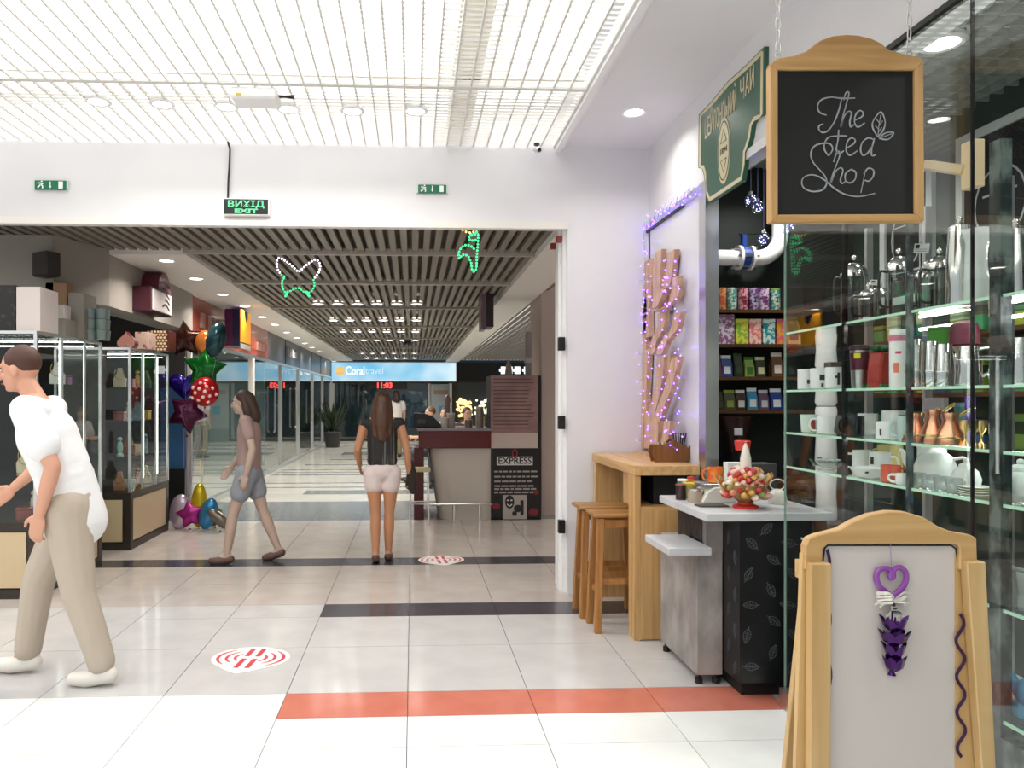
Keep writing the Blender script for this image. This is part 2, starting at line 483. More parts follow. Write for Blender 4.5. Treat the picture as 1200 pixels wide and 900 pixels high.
for k in range(34):
    x = 1.7 + .12 * k
    if _rm is None:
        r = MB().bx(-.02, .02, 5.8, 25.8, CC, CC + .05).build('ceiling_slat', M['louvre_far'], hallr); _rm = r.data; r.location.x = x
    else:
        r = bpy.data.objects.new('ceiling_slat', _rm); col.objects.link(r); r.parent = hallr; r.location.x = x
struct(MB().bx(1.62, 2.5, 9.2, 10.1, 0, CC + .5), 'wall_pillar', mat('pinkish_pillar', C('#b3a097'), .6), 'pinkish beige pillar behind the coffee stand')
struct(MB().bx(8.9, 9, 5.8, 26, 0, 3.5), 'wall_side_hall', M['white_wall'], 'far white wall of the side hall')
struct(MB().bx(WX, 9, 5.6, 5.8, 0, 4.2), 'wall_side_front', M['white_wall'], 'white wall closing the side hall towards the shop')

# left: bulkhead over the jewellery shop
M['bulk'] = mat('bulkhead_grey', C('#958e86'), .6)
struct(MB().prism([(-9, 6.3), (-3.02, 6.3), (-2.8, 6.9), (-2.8, 9.46), (-3.1, 9.46), (-3.1, 7.0), (-3.2, 6.6), (-9, 6.6)], 'z', 2.32, CC), 'wall_left_bulkhead', M['bulk'], 'pale bulkhead over the jewellery shop')
struct(MB().bx(-9, -5.4, 5.8, 10, 0, 3.3), 'wall_left_shop', mat('dim_shop_wall', C('#4d4843'), .6), 'dim back wall of the jewellery shop')
struct(MB().bx(-5.4, -2.86, 9.36, 9.46, 0, CC), 'wall_left_divider', mat('dark_divider', C('#35302c'), .6), 'dark wall between the jewellery shop and the red shop')
# red and charcoal shop bands
struct(MB().bx(-3.1, -2.84, 9.46, 14.5, 2.24, CC), 'wall_left_red', mat('red_gloss_panel', C('#9a4a3c'), .16), 'glossy terracotta red shop band')
charc = struct(MB().bx(-3.1, -2.86, 14.5, 25.8, 2.24, CC), 'wall_left_charcoal', mat('charcoal_panel', C('#3c3c40'), .3), 'charcoal shop band further down the corridor')
for y in (16.6, 18.7, 20.8, 22.9):
    MB().bx(-2.865, -2.85, y - .012, y + .012, 2.24, CC).build('panel_joint', M['black'], charc)
# shop glazing of the left corridor wall
glz = struct(MB().bx(-2.9, -2.8, 9.46, 25.8, 0, .06).bx(-2.9, -2.82, 9.46, 25.8, 2.19, 2.24), 'window_1', M['silver_frame'], 'glazed shop front along the left of the corridor')
ys = [9.46, 13.1, 15.9, 18.3, 20.9, 23.2, 25.8]
for k, y in enumerate(ys):
    w = .16 if k == 1 else .05
    MB().bx(-2.89, -2.81, y - w / 2, y + w / 2, .06, 2.19).build('mullion', M['soffit'] if k < 2 else M['silver_frame'], glz)
for k in range(6):
    MB().bx(-2.853, -2.847, ys[k] + .05, ys[k + 1] - .05, .06, 2.19).build('pane', M['glass_shop'], glz)
for y in (14.9, 17.6, 20.3):
    MB().tube([(-2.8, y, .8), (-2.78, y, .82), (-2.78, y, 1.7), (-2.8, y, 1.72)], .018).build('door_handle', M['steel'], glz)
M['shop_teal'] = mat('shop_interior_wall', C('#5d7272'), .6)
struct(MB().bx(-6.2, -6.1, 9.46, 26, 0, 2.9), 'wall_left_far', M['shop_teal'], 'back wall of the glazed shops')
struct(MB().bx(-6.1, -2.9, 14.45, 14.55, 0, 2.9), 'wall_left_partition', M['shop_teal'], 'partition between the glazed shops')
struct(MB().bx(-6.2, -3.1, 9.46, 26, 2.5, 2.56), 'ceiling_left_shops', M['soffit'], 'ceiling of the glazed shops')
# far end
EY = 25.8
struct(MB().bx(-9, 9, EY, EY + .2, 2.86, 4), 'wall_end', M['soffit'], 'end wall over the travel agency')
end = struct(MB().bx(-2.9, 9, EY - .02, EY + .08, 2.02, 2.1).bx(-2.9, 9, EY - .02, EY + .08, 0, .08), 'window_2', M['dark_frame'], 'dark glazed fronts at the end of the corridor')
for px in (390, 503, 528, 576, 640):
    x = at(px, 480, Y=EY).x
    MB().bx(x - .05, x + .05, EY - .02, EY + .06, .08, 2.02).build('mullion', M['silver_frame'] if px != 576 else M['dark_frame'], end)
for a, b in ((390, 503), (503, 528), (528, 576), (576, 640)):
    MB().bx(at(a, 480, Y=EY).x + .05, at(b, 480, Y=EY).x - .05, EY + .01, EY + .02, .08, 2.02).build('pane', M['glass'], end)
struct(MB().bx(-9, 9, EY + 3, EY + 3.1, 0, 3), 'wall_end_shop', mat('deep_teal_wall', C('#1d3a44'), .6), 'deep teal back wall of the travel agency')
struct(MB().bx(at(530, 480, Y=EY).x, at(530, 480, Y=EY).x + .08, EY + .1, EY + 3, 0, 3), 'wall_end_partition', mat('deep_brown_wall', C('#3a201a'), .6), 'brown partition between the end shops')
struct(MB().bx(-9, 9, EY + .1, EY + 3, 2.6, 2.65), 'ceiling_end_shop', M['shop_dark'], 'ceiling of the end shops')

# ---- tea shop shell
struct(MB().bx(WX + .03, 3.3, 5.2, 5.3, 0, 3.3), 'wall_shop_back', M['shop_dark'], 'near black back wall of the tea shop')
struct(MB().bx(3.2, 3.3, -3, 5.2, 0, 3.3), 'wall_shop_right', M['shop_green'], 'grey green side wall of the tea shop')
shopc = struct(MB().bx(WX + .14, 3.3, -3, 5.3, 3.2, 3.24), 'ceiling_shop', M['white_paint'], 'white gridded ceiling of the tea shop')
gr = MB()
for k in range(14):
    x = WX + .16 + .1 * k; gr.bx(x - .006, x + .006, -3, 5.2, 3.12, 3.16)
for k in range(82):
    y = 5.15 - .1 * k; gr.bx(WX + .14, 3.2, y - .006, y + .006, 3.12, 3.16)
tag(gr.build('ceiling_grid', mat('grey_ceiling_grid', C('#8d9590'), .5), shopc), kind='stuff')
struct(MB().bx(WX + .03, 3.3, -3.1, -3, 0, 3.3), 'wall_shop_front', M['shop_dark'], 'front end wall of the tea shop')
# white sliding panel parked against the pier
pan = struct(MB().bx(WX - .005, WX + .02, 4.42, WY, .0, 2.72), 'door_2', mat('white_gloss_panel', C('#d9d8dd'), .12), 'white glossy sliding panel beside the bar table')
MB().bx(WX - .03, WX + .05, 4.30, 4.40, 0, 2.77).build('end_post', M['silver_frame'], pan)
MB().bx(WX - .012, WX + .03, 4.40, 4.425, 0, 2.77).build('gasket', M['black'], pan)
MB().bx(WX - .012, WX - .004, 5.40, 5.412, 1.08, 2.72).build('gasket', M['black'], pan)
MB().bx(WX - .02, WX + .03, 3.42, WY, 2.72, 2.77).build('top_track', M['silver_frame'], pan)
MB().bx(WX - .022, WX - .004, 4.70, WY, 2.712, 2.728).build('track_seal', M['black'], pan)
# shop window
sw = struct(MB().bx(WX - .03, WX + .03, .2, 3.42, 0, .09), 'window_3', M['silver_frame'], 'tall clear shop window of the tea shop')
MB().bx(WX - .015, WX + .02, .2, 3.42, 2.75, 2.77).build('top_channel', M['black'], sw)
for y0, y1 in ((2.2525, 3.42), (1.1, 2.2475), (.2, 1.09)):
    MB().bx(WX - .005, WX + .005, y0, y1, .09, 2.75).build('pane', M['glass_shop'], sw)
MB().bx(WX - .005, WX + .005, 3.42, 3.422, .09, 2.75).build('polished_edge', mat('glass_edge', C('#9fb5ab'), .1), sw)
MB().bx(WX - .0052, WX + .0052, 2.2475, 2.2525, .09, 2.75).build('seal', M['black'], sw)
MB().bx(WX - .007, WX + .007, 1.09, 1.1, .09, 2.75).build('seal', M['black'], sw)

# ---- downlights
def lamp(name, loc, power, size=.12, color=(1, .95, .86), spread=2.4):
    d = bpy.data.lights.new(name, 'AREA'); d.shape = 'DISK'; d.size = size; d.energy = power; d.color = color; d.spread = spread
    o = bpy.data.objects.new(name, d); col.objects.link(o); o.location = loc
    return o
def downlight(x, y, z, label, power, r=.07, group=None, color=(1, .95, .86)):
    t = thing('downlight', label, 'downlight', (x, y, z), 0, group)
    MB().lathe([(r * .82, -.004), (r, -.008), (r * 1.12, 0), (r * 1.1, .02), (r * .82, .02)], n=20, caps=False).build('bezel', M['white_paint'], t, True)
    MB().lathe([(.0005, 0), (r * .85, 0)], n=20).build('lens', M['lamp'], t)
    if power:
        l = lamp('downlight_lamp', (0, 0, -.012), power, r * 1.6, color)
        l.parent = t
    return t
p = at(743, 131, Z=CZ)
downlight(p.x, p.y, CZ - .004, 'round downlight in white soffit left of the green shop sign', 5, .075)
for k, (px, py) in enumerate([(115, 118), (190, 121), (265, 124), (338, 127), (413, 129), (487, 129)]):
    p = at(px, py, Z=CZ)
    downlight(p.x, p.y, CZ - .006, 'round downlight in the white louvre ceiling, %s of six from the left' % ['first', 'second', 'third', 'fourth', 'fifth', 'sixth'][k], 4, .07, 'louvre ceiling downlights')
# left soffit row
for k, px_py in enumerate([(195, 305), (230, 326), (261, 344.5), (287, 358.5), (307, 371), (322, 380), (336, 389), (348, 395.5), (357, 402), (365.5, 407), (374, 411.5), (386, 420), (391, 423)]):
    p = at(px_py[0], px_py[1], Z=CC - .04)
    ords = ['first', 'second', 'third', 'fourth', 'fifth', 'sixth', 'seventh', 'eighth', 'ninth', 'tenth', 'eleventh', 'twelfth', 'last']
    downlight(max(min(p.x, -2.2), -2.75), p.y, CC - .045, 'round downlight in left corridor soffit, %s from the jewellery shop' % ords[k], CORR_SPOT, .08, 'left soffit downlights')
rows = [(356, 375, 400 + 88, 'nearest', 6), (375, 391, 488, 'second', 6), (388.5, 402, 487, 'third', 6), (399, 411, 487, 'fourth', 6), (414, 425, 486, 'fifth', 6), (420, 430, 486, 'farthest', 6)]
rows = [(356, 373, 488), (375, 390.5, 488), (388.5, 402, 487), (398.5, 411, 487), (414, 424.5, 486), (420, 430, 486)]
names = ['nearest', 'second', 'third', 'fourth', 'fifth', 'farthest']
for r, (py, x0, x1) in enumerate(rows):
    for k in range(6):
        p = at(x0 + (x1 - x0) * k / 5, py, Z=CC - .03)
        downlight(p.x, p.y, CC - .035, 'round downlight number %s from left in the %s row on the corridor ceiling' % (['one', 'two', 'three', 'four', 'five', 'six'][k], names[r]), CORR_SPOT * .8, .085, 'corridor ceiling downlights')
for k, (x, y) in enumerate([(2.45, 4.6), (2.45, 3.3), (2.45, 2.1), (2.45, .9)]):
    downlight(x, y, 3.11, 'round downlight in tea shop ceiling, %s from the back wall' % ['first', 'second', 'third', 'fourth'][k], SHOP_SPOT, .09, 'tea shop ceiling downlights', (1, .98, .94))
for k, (x, y) in enumerate([(-4.3, 11.2), (-4.3, 13.2), (-4.3, 17), (-4.3, 20), (-4.3, 23.5)]):
    downlight(x, y, 2.49, 'round downlight inside the glazed shops, %s from the red band' % ['first', 'second', 'third', 'fourth', 'fifth'][k], 26, .12, 'glazed shop downlights')
for k, (x, y) in enumerate([(-1.2, 27.2), (1.0, 27.2)]):
    downlight(x, y, 2.59, ['round downlight inside the travel agency behind the walking woman', 'round downlight inside the travel agency beside its white banner'][k], 12, .1)
for k, (x, y) in enumerate([(3.4, 8.0), (4.6, 8.0), (3.4, 13), (5, 13), (3.4, 19), (5, 19)]):  # unseen fittings, added to light the side hall
    downlight(x, y, CC - .01, 'unseen round downlight added to the side hall ceiling, %s pair beyond the pillar, %s one' % (['nearest', 'middle', 'farthest'][k // 2], ['left', 'right'][k % 2]), 24, .085, 'added side hall downlights')
# ================================================================== SHOP FRONT THINGS
# ---- hanging tea shop sign
SY = 2.40
def sg(cx, cy, y=SY):            # sign drawing, 3 units per photo pixel, origin (800, 0)
    return at(800 + cx / 3, cy / 3, Y=y)
sign = thing('hanging_sign', 'wood framed black hanging sign reading The tea Shop, on two chains', 'sign', at(990, 262, Y=SY))
def outline(pts): return [(p.x, p.z) for p in (sg(*q) for q in pts)]
top = [(302, 786), (840, 782), (836, 222), (825, 208), (760, 195), (715, 182), (690, 160), (655, 143), (610, 132), (568, 129), (520, 134), (480, 148), (450, 168), (425, 188), (385, 202), (330, 212), (308, 222), (300, 236)]
o_ = outline(top)
inner = outline([(328, 752), (806, 750), (804, 254), (329, 254)])
# frame members
def fr(pts, name, m):
    return MB().prism(outline(pts), 'y', SY - .016, SY + .016).build(name, M[m], sign, bevel=.003, w=True)
fr([(300, 236), (302, 786), (328, 760), (328, 250)], 'stile', 'oak')
fr([(836, 222), (840, 782), (808, 758), (806, 250)], 'stile', 'oak')
fr([(302, 786), (840, 782), (808, 756), (328, 758)], 'bottom_rail', 'oak_x')
fr([(300, 236), (328, 252), (806, 252), (836, 222)] + top[3:-1], 'arched_crest', 'oak_x')
MB().prism(outline([(320, 765), (815, 762), (812, 245), (322, 245)]), 'y', SY - .004, SY + .008).build('blackboard', M['black_matte'], sign, w=True)
strokes = [
    [(560, 342), (548, 390), (532, 430), (512, 458), (492, 466), (479, 456), (480, 442), (494, 436)],
    [(505, 405), (482, 396), (474, 375), (486, 352), (520, 342), (560, 346), (606, 345)],
    [(566, 352), (572, 330), (580, 323), (584, 332), (576, 362), (563, 410), (556, 446), (566, 412), (582, 392), (593, 398), (587, 428), (590, 446), (602, 438)],
    [(604, 424), (630, 410), (634, 396), (622, 389), (608, 404), (604, 430), (616, 447), (640, 432)],
    [(548, 456), (546, 490), (540, 524), (550, 541), (566, 530)],
    [(512, 548), (498, 525), (500, 500), (515, 482), (545, 478), (578, 478)],
    [(574, 522), (600, 506), (606, 492), (593, 485), (579, 498), (574, 528), (588, 546), (614, 530)],
    [(670, 490), (652, 485), (632, 500), (625, 525), (632, 546), (648, 540), (666, 514)],
    [(674, 486), (665, 520), (664, 546), (678, 545)],
    [(516, 546), (527, 524), (517, 506), (490, 504), (462, 515), (450, 540), (458, 570), (480, 596), (500, 620), (506, 645), (490, 668), (455, 673), (425, 660), (419, 635), (435, 618), (465, 616), (500, 634), (530, 660), (570, 683), (620, 691), (676, 680)],
    [(530, 570), (538, 545), (547, 532), (552, 545), (540, 580), (527, 615), (521, 642), (536, 605), (554, 590), (563, 600), (554, 632), (560, 645), (572, 638)],
    [(592, 595), (573, 610), (572, 634), (588, 643), (606, 630), (608, 606), (592, 595)],
    [(642, 598), (634, 640), (626, 678)],
    [(636, 612), (652, 592), (670, 598), (670, 618), (656, 636), (638, 634)],
    [(686, 482), (668, 450), (670, 425), (696, 394), (711, 425), (706, 455), (686, 482)],
    [(687, 476), (690, 440), (697, 402)], [(689, 462), (700, 448)], [(689, 455), (676, 440)], [(691, 440), (703, 425)], [(691, 432), (680, 418)],
    [(690, 487), (712, 468), (741, 467), (722, 490), (690, 487)], [(692, 486), (735, 470)],
]
let = MB()
for st in strokes:
    c = crom([sg(x, y, SY - .0045) for x, y in st], 6)
    n = len(c); wd = [(.0048 if len(st) > 3 else .0028) * (.75 + .35 * math.sin(3 * PI * i / n) ** 2) for i in range(n)]
    let.stroke(c, wd, (0, -1, 0), .001)
let.build('chalk_lettering', M['chalk'], sign, w=True)
for px, py in ((912, 68), (1065.5, 65)):
    b = at(px, py, Y=SY); zt = CZ
    ch = MB(); z = b.z + .012; k = 0; L = .046
    while z < zt:
        rx, ry = (.008, 0) if k % 2 == 0 else (0, .008)
        pts = []
        for i in range(12):
            a = 2 * PI * i / 12
            pts.append((b.x + rx * math.cos(a), SY + ry * math.cos(a), z + L / 2 + (L / 2) * math.sin(a)))
        ch.tube(pts, .0022, 5, True); z += L - .006; k += 1
    ch.build('chain', M['steel'], sign, True, w=True)
    MB().tube([(b.x + .01 * math.cos(2 * PI * i / 12), SY, b.z + .004 + .01 * math.sin(2 * PI * i / 12)) for i in range(12)], .0025, 6, True).build('eye_ring', M['steel'], sign, True, w=True)

# ---- green wall sign
GX = WX - .02
def gp(cx, cy, x=GX):            # crop: 4.5 units per pixel, origin (810, 50)
    return at(810 + cx / 4.5, 50 + cy / 4.5, X=x)
gs = thing('green_shop_sign', 'dark green shaped shop sign with cream border on the white wall', 'sign', gp(250, 500, WX))
edge = [(390, 20), (388, 200), (386, 370), (370, 385), (345, 395), (325, 430), (315, 500), (300, 550), (288, 580), (285, 650), (270, 730), (180, 790), (95, 845), (75, 800), (70, 700), (60, 665), (40, 660), (43, 380), (100, 320), (200, 200), (300, 110)]
poly = [(p.y, p.z) for p in (gp(*q) for q in edge)]
MB().prism(poly, 'x', WX - .024, WX).build('board', mat('sign_green', C('#2f5c46'), .3), gs, w=True)
cxm = sum(p[0] for p in poly) / len(poly); czm = sum(p[1] for p in poly) / len(poly)
sh = lambda p, s: (cxm + (p[0] - cxm) * s, czm + (p[1] - czm) * s)
MB().stroke([(WX - .024, *sh(p, .94)) for p in poly + poly[:1]], .022, (-1, 0, 0), .002).build('border', mat('sign_cream', C('#d8cba8'), .4), gs, w=True)
ov = lambda s: [(WX - .024, *((gp(177, 570).y + (.085 * s) * math.cos(2 * PI * i / 32)), (gp(177, 570).z + (.185 * s) * math.sin(2 * PI * i / 32)))) for i in range(33)]
e1 = [(p[1], p[2]) for p in ov(1)][:-1]
MB().prism(e1, 'x', WX - .027, WX - .02).build('oval_medallion', flat('#cfc4a0', .4), gs, w=True)
m2 = MB(); 
m2.stroke([(WX - .0275, a[1], a[2]) for a in ov(.88)], .008, (-1, 0, 0), .001)
c0 = gp(177, 570)
for k in (-1, 1):
    m2.stroke([(WX - .0275, c0.y - .04, c0.z + k * .05), (WX - .0275, c0.y, c0.z + k * .12), (WX - .0275, c0.y + .04, c0.z + k * .05), (WX - .0275, c0.y - .04, c0.z + k * .05)], .006, (-1, 0, 0), .001)
m2.build('medallion_ornament', flat('#4a5a3c'), gs, w=True)
text('medallion_lettering', '1894', .05, (WX - .0285, c0.y, c0.z), (-1, 0, 0), flat('#4a4a30'), gs)
# lettering runs up along the arched top
w_ = [('ЦЕЙЛОНСЬКИЙ', (75, 470), (245, 300)), ('ЧАЙ', (262, 270), (340, 180))]
for s_, a, b in w_:
    n = len(s_)
    for i, chh in enumerate(s_):
        f = (i + .5) / n
        q = gp(a[0] + (b[0] - a[0]) * f, a[1] + (b[1] - a[1]) * f)
        h = .155
        text('letter', chh, h, (WX - .026, q.y, q.z), (-1, 0, 0), M['sign_cream'] if 'sign_cream' in M else bpy.data.materials['sign_cream'], gs, width=abs(gp(*b).y - gp(*a).y) / n * .82, bold=.001)

# ---- fairy lights along the panel track and down its edge
purple = emis('violet_led', (.15, .05, 1.0), 16)
wire_m = mat('clear_wire', C('#8a86b8'), .4)
fl = thing('fairy_light_string', 'violet fairy lights along the top track of the white panel', 'fairy lights', (WX - .03, 5.3, 2.74))
random.seed(3)
pts = []
for k in range(60):
    f = k / 59
    pts.append(Vector((WX - .035 - .012 * random.random(), 5.44 - 1.02 * f, 2.75 + .03 * math.sin(k * 1.7) + random.uniform(-.015, .02))))
for k in range(16):
    pts.insert(0, Vector((WX - .035 - .02 * random.random(), 5.43 - .05 * random.random(), 2.74 - .045 * (k + 1))))
MB().tube(pts, .0015, 4).build('wire', wire_m, fl, w=True)
b_ = MB()
for i, p in enumerate(pts):
    if i % 2 == 0: b_.sph(p + Vector((random.uniform(-.015, .005), random.uniform(-.02, .02), random.uniform(-.02, .02))), .0055, 6, 4)
tag(b_.build('bulbs', purple, fl, w=True), kind='stuff')

# ---- bar table
bt = thing('bar_table', 'oak bar table with thick top in the corner by the white panel', 'table', (1.54, 4.9, 0))
TX0, TX1 = 1.335, 1.735
MB().bx(TX0, TX1, 4.37, 5.43, 1.0, 1.06).build('table_top', M['oak_h'], bt, bevel=.003, w=True)
MB().bx(TX0, TX0 + .04, 4.38, 4.50, 0, 1.0).build('leg_panel', M['oak'], bt, bevel=.002, w=True)
MB().bx(TX0 + .04, TX1, 4.38, 4.50, .006, .79).build('end_panel', M['oak'], bt, bevel=.002, w=True)
MB().bx(TX0 + .04, TX1, 4.385, 4.75, .79, .81).build('niche_floor', M['oak_x'], bt, w=True)
MB().bx(TX0 + .04, TX0 + .055, 4.50, 4.75, .81, 1.0).build('niche_side', M['oak'], bt, w=True)
MB().bx(TX0 + .055, TX1, 4.72, 4.735, .81, 1.0).build('niche_back', M['black_matte'], bt, w=True)
MB().bx(TX0 + .15, TX1 - .02, 4.48, 4.71, .812, .99).build('black_block', M['black_matte'], bt, w=True)  # plain black block filling the right part of the niche
MB().bx(TX0 + .01, TX1, 5.36, 5.42, 0, 1.0).build('back_panel', M['oak'], bt, bevel=.002, w=True)
# ---- stools
def stool(label, x, y):
    t = thing('bar_stool', label, 'stool', (x, y, 0), 0, 'oak bar stools at the bar table')
    MB().bx(-.21, .2, -.12, .12, .722, .745).build('seat', M['stool_top'], t, bevel=.006)
    for sx in (-1, 1):
        for sy in (-1, 1):
            MB().bar((sx * .185, sy * .105, .0), (sx * .155, sy * .075, .715), .042, .042, (0, 1, 0)).build('leg', M['stool'], t, bevel=.003)
        MB().bar((sx * .165, -.095, .25), (sx * .165, .095, .25), .022, .035).build('stretcher', M['stool'], t)
    for sy in (-1, 1):
        MB().bar((-.165, sy * .09, .32), (.165, sy * .09, .32), .022, .035).build('stretcher', M['stool'], t)
        MB().bar((-.15, sy * .08, .68), (.15, sy * .08, .68), .02, .05).build('apron', M['stool'], t)
    return t
stool('wooden bar stool nearest the camera, tucked under the bar table', 1.335, 4.645)
stool('wooden bar stool behind the nearer one, against the pier', 1.315, 4.96)

# ---- grey service counter
gc = thing('service_counter', 'grey topped service counter with concrete side and black leaf panels', 'counter', (1.7, 3.8, 0))
MB().bx(1.40, 2.02, 3.45, 4.12, .875, .915).build('counter_top', M['grey_top'], gc, bevel=.004, w=True)
MB().bx(1.27, 1.49, 3.6, 3.97, .68, .72).build('side_shelf', M['grey_top'], gc, bevel=.004, w=True)
MB().bx(1.449, 1.583, 3.69, 4.24, .05, .68).build('concrete_base', M['concrete'], gc, bevel=.003, w=True)
MB().bx(1.495, 1.583, 3.69, 3.73, .68, .875).build('concrete_post', M['concrete'], gc, w=True)
up = MB().bx(1.5, 1.583, 3.73, 4.1, .68, .875).build('leaf_side_panel', M['leaf_black'], gc, w=True)
bl = MB().bx(1.585, 2.02, 3.5, 4.05, .08, .875).build('leaf_front_panel', M['leaf_black'], gc, w=True)
MB().bx(1.62, 2.0, 3.56, 4.0, 0, .08).build('plinth', M['black_matte'], gc, w=True)
def leaf2(o, u, v, s, a, dirn):
    """leaf outline drawn on a plane: o origin, u/v axes"""
    pts = [(0, -1), (.42, -.5), (.5, 0), (.35, .5), (0, 1), (-.35, .5), (-.5, 0), (-.42, -.5), (0, -1)]
    ca, sa = math.cos(a), math.sin(a)
    f = lambda p: Vector(o) + Vector(u) * (s * (p[0] * ca - p[1] * sa)) + Vector(v) * (s * (p[0] * sa + p[1] * ca))
    mb = MB(); mb.stroke([f(p) for p in crom([(*p, 0) for p in pts], 3)], .003, dirn, .0008)
    mb.stroke([f((0, -1.3)), f((0, .95))], .003, dirn, .0008)
    for k in (-.5, -.1, .3):
        mb.stroke([f((0, k)), f((.36, k + .3))], .0022, dirn, .0008); mb.stroke([f((0, k)), f((-.36, k + .3))], .0022, dirn, .0008)
    return mb
random.seed(5)
for k in range(5):
    for j in range(3):
        leaf2((1.64 + .1 * j + random.uniform(-.02, .02), 3.4995, .16 + .15 * k + (j % 2) * .07), (1, 0, 0), (0, 0, 1), .036, random.uniform(0, 6.28), (0, -1, 0)).build('printed_leaf', M['leaf_line'], bl, w=True)
for k in range(8):
    leaf2((1.5845, 3.55 + .07 * (k % 2), .14 + .09 * k), (0, 1, 0), (0, 0, 1), .034, random.uniform(-.4, .4), (-1, 0, 0)).build('printed_leaf', M['leaf_line'], bl, w=True)
for k in range(9):
    leaf2((1.4995, 3.77 + .038 * k, .76 + .06 * (k % 2)), (0, 1, 0), (0, 0, 1), .04, random.uniform(-.3, .3), (-1, 0, 0)).build('printed_leaf', M['leaf_line'], up, w=True)
for x, y in ((1.47, 3.72), (1.56, 3.72), (1.47, 4.2), (1.56, 4.2)):
    MB().lathe([(.012, .05), (.012, .03), (.02, .028), (.02, 0)], (x, y, 0), 10).build('caster', M['black'], gc, w=True)

# ---- A-frame board
AY = 1.98
def ap(px, py, y=AY): return at(px, py, Y=y)
af = thing('sandwich_board', 'arched pine sandwich board with white panel standing before the shop window', 'sign board', (ap(1050, 800).x, AY, 0))
def apoly(pts, y=AY): return [(p.x, p.z) for p in (ap(a, b, y) for a, b in pts)]
crest = [(944, 640), (948, 631), (958, 627), (985, 620), (1000, 611), (1020, 603), (1042, 599), (1062, 600), (1082, 606), (1100, 617), (1115, 623), (1138, 627), (1145, 631), (1146, 668), (1125, 668), (1125, 642), (1122, 638), (970, 638), (964, 644), (964, 668), (944, 668)]
MB().prism(apoly(crest), 'y', AY, AY + .028).build('arched_crest', M['pine_x'], af, bevel=.003, w=True)
Z0 = lambda px: (ap(px, 668).x)
xl0, xl1 = Z0(946), Z0(970); xr0, xr1 = Z0(1127), Z0(1149); zt = ap(0, 668).z
def splay(x0, x1, dx, y0, y1, name):
    # tapered splayed leg down to the floor
    p = [(x0, zt), (x1, zt), (x1 + dx * .7, 0), (x0 + dx, 0)]
    return MB().prism(p, 'y', y0, y1).build(name, M['pine'], af, bevel=.003, w=True)
splay(xl0, xl1, -.005, AY - .02, AY + .01, 'front_leg')
splay(xr0, xr1, .075, AY - .02, AY + .01, 'front_leg')
MB().prism([(xl0 - .006, zt + .02), (xl0 + .05, zt + .02), (xl0 + .02, 0), (xl0 - .04, 0)], 'y', AY + .012, AY + .03).build('stile', M['pine'], af, w=True)
MB().prism([(xr0 - .01, zt + .02), (xr1 - .005, zt + .02), (xr1 + .03, 0), (xr0 - .01, 0)], 'y', AY + .012, AY + .03).build('stile', M['pine'], af, w=True)
pl = apoly([(964, 640), (1126, 640)])
MB().bx(pl[0][0], pl[1][0], AY + .014, AY + .022, .12, pl[0][1]).build('white_panel', mat('white_board', C('#cbc3be'), .45), af, w=True)
MB().bx(xl0, xr1, AY + .012, AY + .03, .06, .12).build('bottom_rail', M['pine_x'], af, w=True)
for sx0, sx1 in ((xl0, xl1), (xr0, xr1)):      # rear legs of the A
    MB().bar(((sx0 + sx1) / 2 + .01, AY + .045, zt), ((sx0 + sx1) / 2 + (.05 if sx0 == xl0 else -.02), AY + .3, 0.012), .045, .022, (0, 1, 0)).build('rear_leg', M['pine'], af, bevel=.002, w=True)
MB().bar((xl0, AY + .05, zt - .03), (xr1, AY + .05, zt - .03), .03, .05).build('rear_rail', M['pine_x'], af, w=True)
rib = mat('dark_purple_ribbon', C('#3a1d45'), .3)
trim = [ap(967, 900), ap(967, 660), ap(969, 644), ap(973, 640), ap(1045, 640), ap(1118, 640), ap(1124, 644), ap(1126, 660)]
MB().tube([Vector((p.x, AY + .012, p.z)) for p in trim], .0025, 5).build('edge_cord', M['black'], af, w=True)
def curl(px, pys, amp, nm):
    n = len(pys) * 5; a = []
    for i in range(n + 1):
        f = i / n; y = pys[0] + (pys[-1] - pys[0]) * f
        q = ap(px + amp * math.sin(f * 2 * PI * len(pys) / 2) + 2 * f, y); a.append(Vector((q.x, AY + .004, q.z)))
    mb = MB(); mb.stroke(a, .009, (0, -1, .2), .0012)
    return tag(mb.build('curled_ribbon', rib, None), nm, 'ribbon')
curl(970, [644, 680, 720, 760, 800, 840], 3, 'dark purple curled ribbon hanging down the left leg of the sandwich board')
curl(1126, [720, 745, 770, 795, 820, 845, 870, 888], 5, 'dark purple zigzag ribbon hanging down the right leg of the sandwich board')
# heart ornament on the white panel
hz = lambda cx, cy: (lambda q: Vector((q.x, AY + .0, q.z)))(ap(1010 + cx / 5.3, 640 + cy / 5.3))
ho = thing('heart_ornament', 'purple foil flower garland under a purple heart and white bow', 'ornament', hz(185, 800))
hm = mat('purple_glass', C('#8c4aa0'), .2)
hp = crom([hz(*q) for q in [(188, 150), (172, 178), (182, 198), (196, 185), (186, 150), (150, 138), (105, 150), (90, 195), (110, 250), (160, 290), (186, 318)]], 5)
MB().tube(hp, .0075, 8).build('heart_rod', hm, ho, True, w=True)
hp = crom([hz(*q) for q in [(186, 318), (230, 280), (270, 225), (272, 165), (240, 132), (205, 140), (190, 160)]], 5)
MB().tube(hp, .0075, 8).build('heart_rod', hm, ho, True, w=True)
bw = MB(); random.seed(2)
for k in range(26):
    a = random.choice([-1, 1]); e = hz(188 + a * random.uniform(60, 110), 345 + random.uniform(-60, 40)); s_ = hz(188, 345)
    mid = (e + s_) / 2 + Vector((0, random.uniform(-.03, -.005), random.uniform(0, .02)))
    bw.stroke(crom([s_, mid, e], 4), .005, (0, -1, 0), .0008)
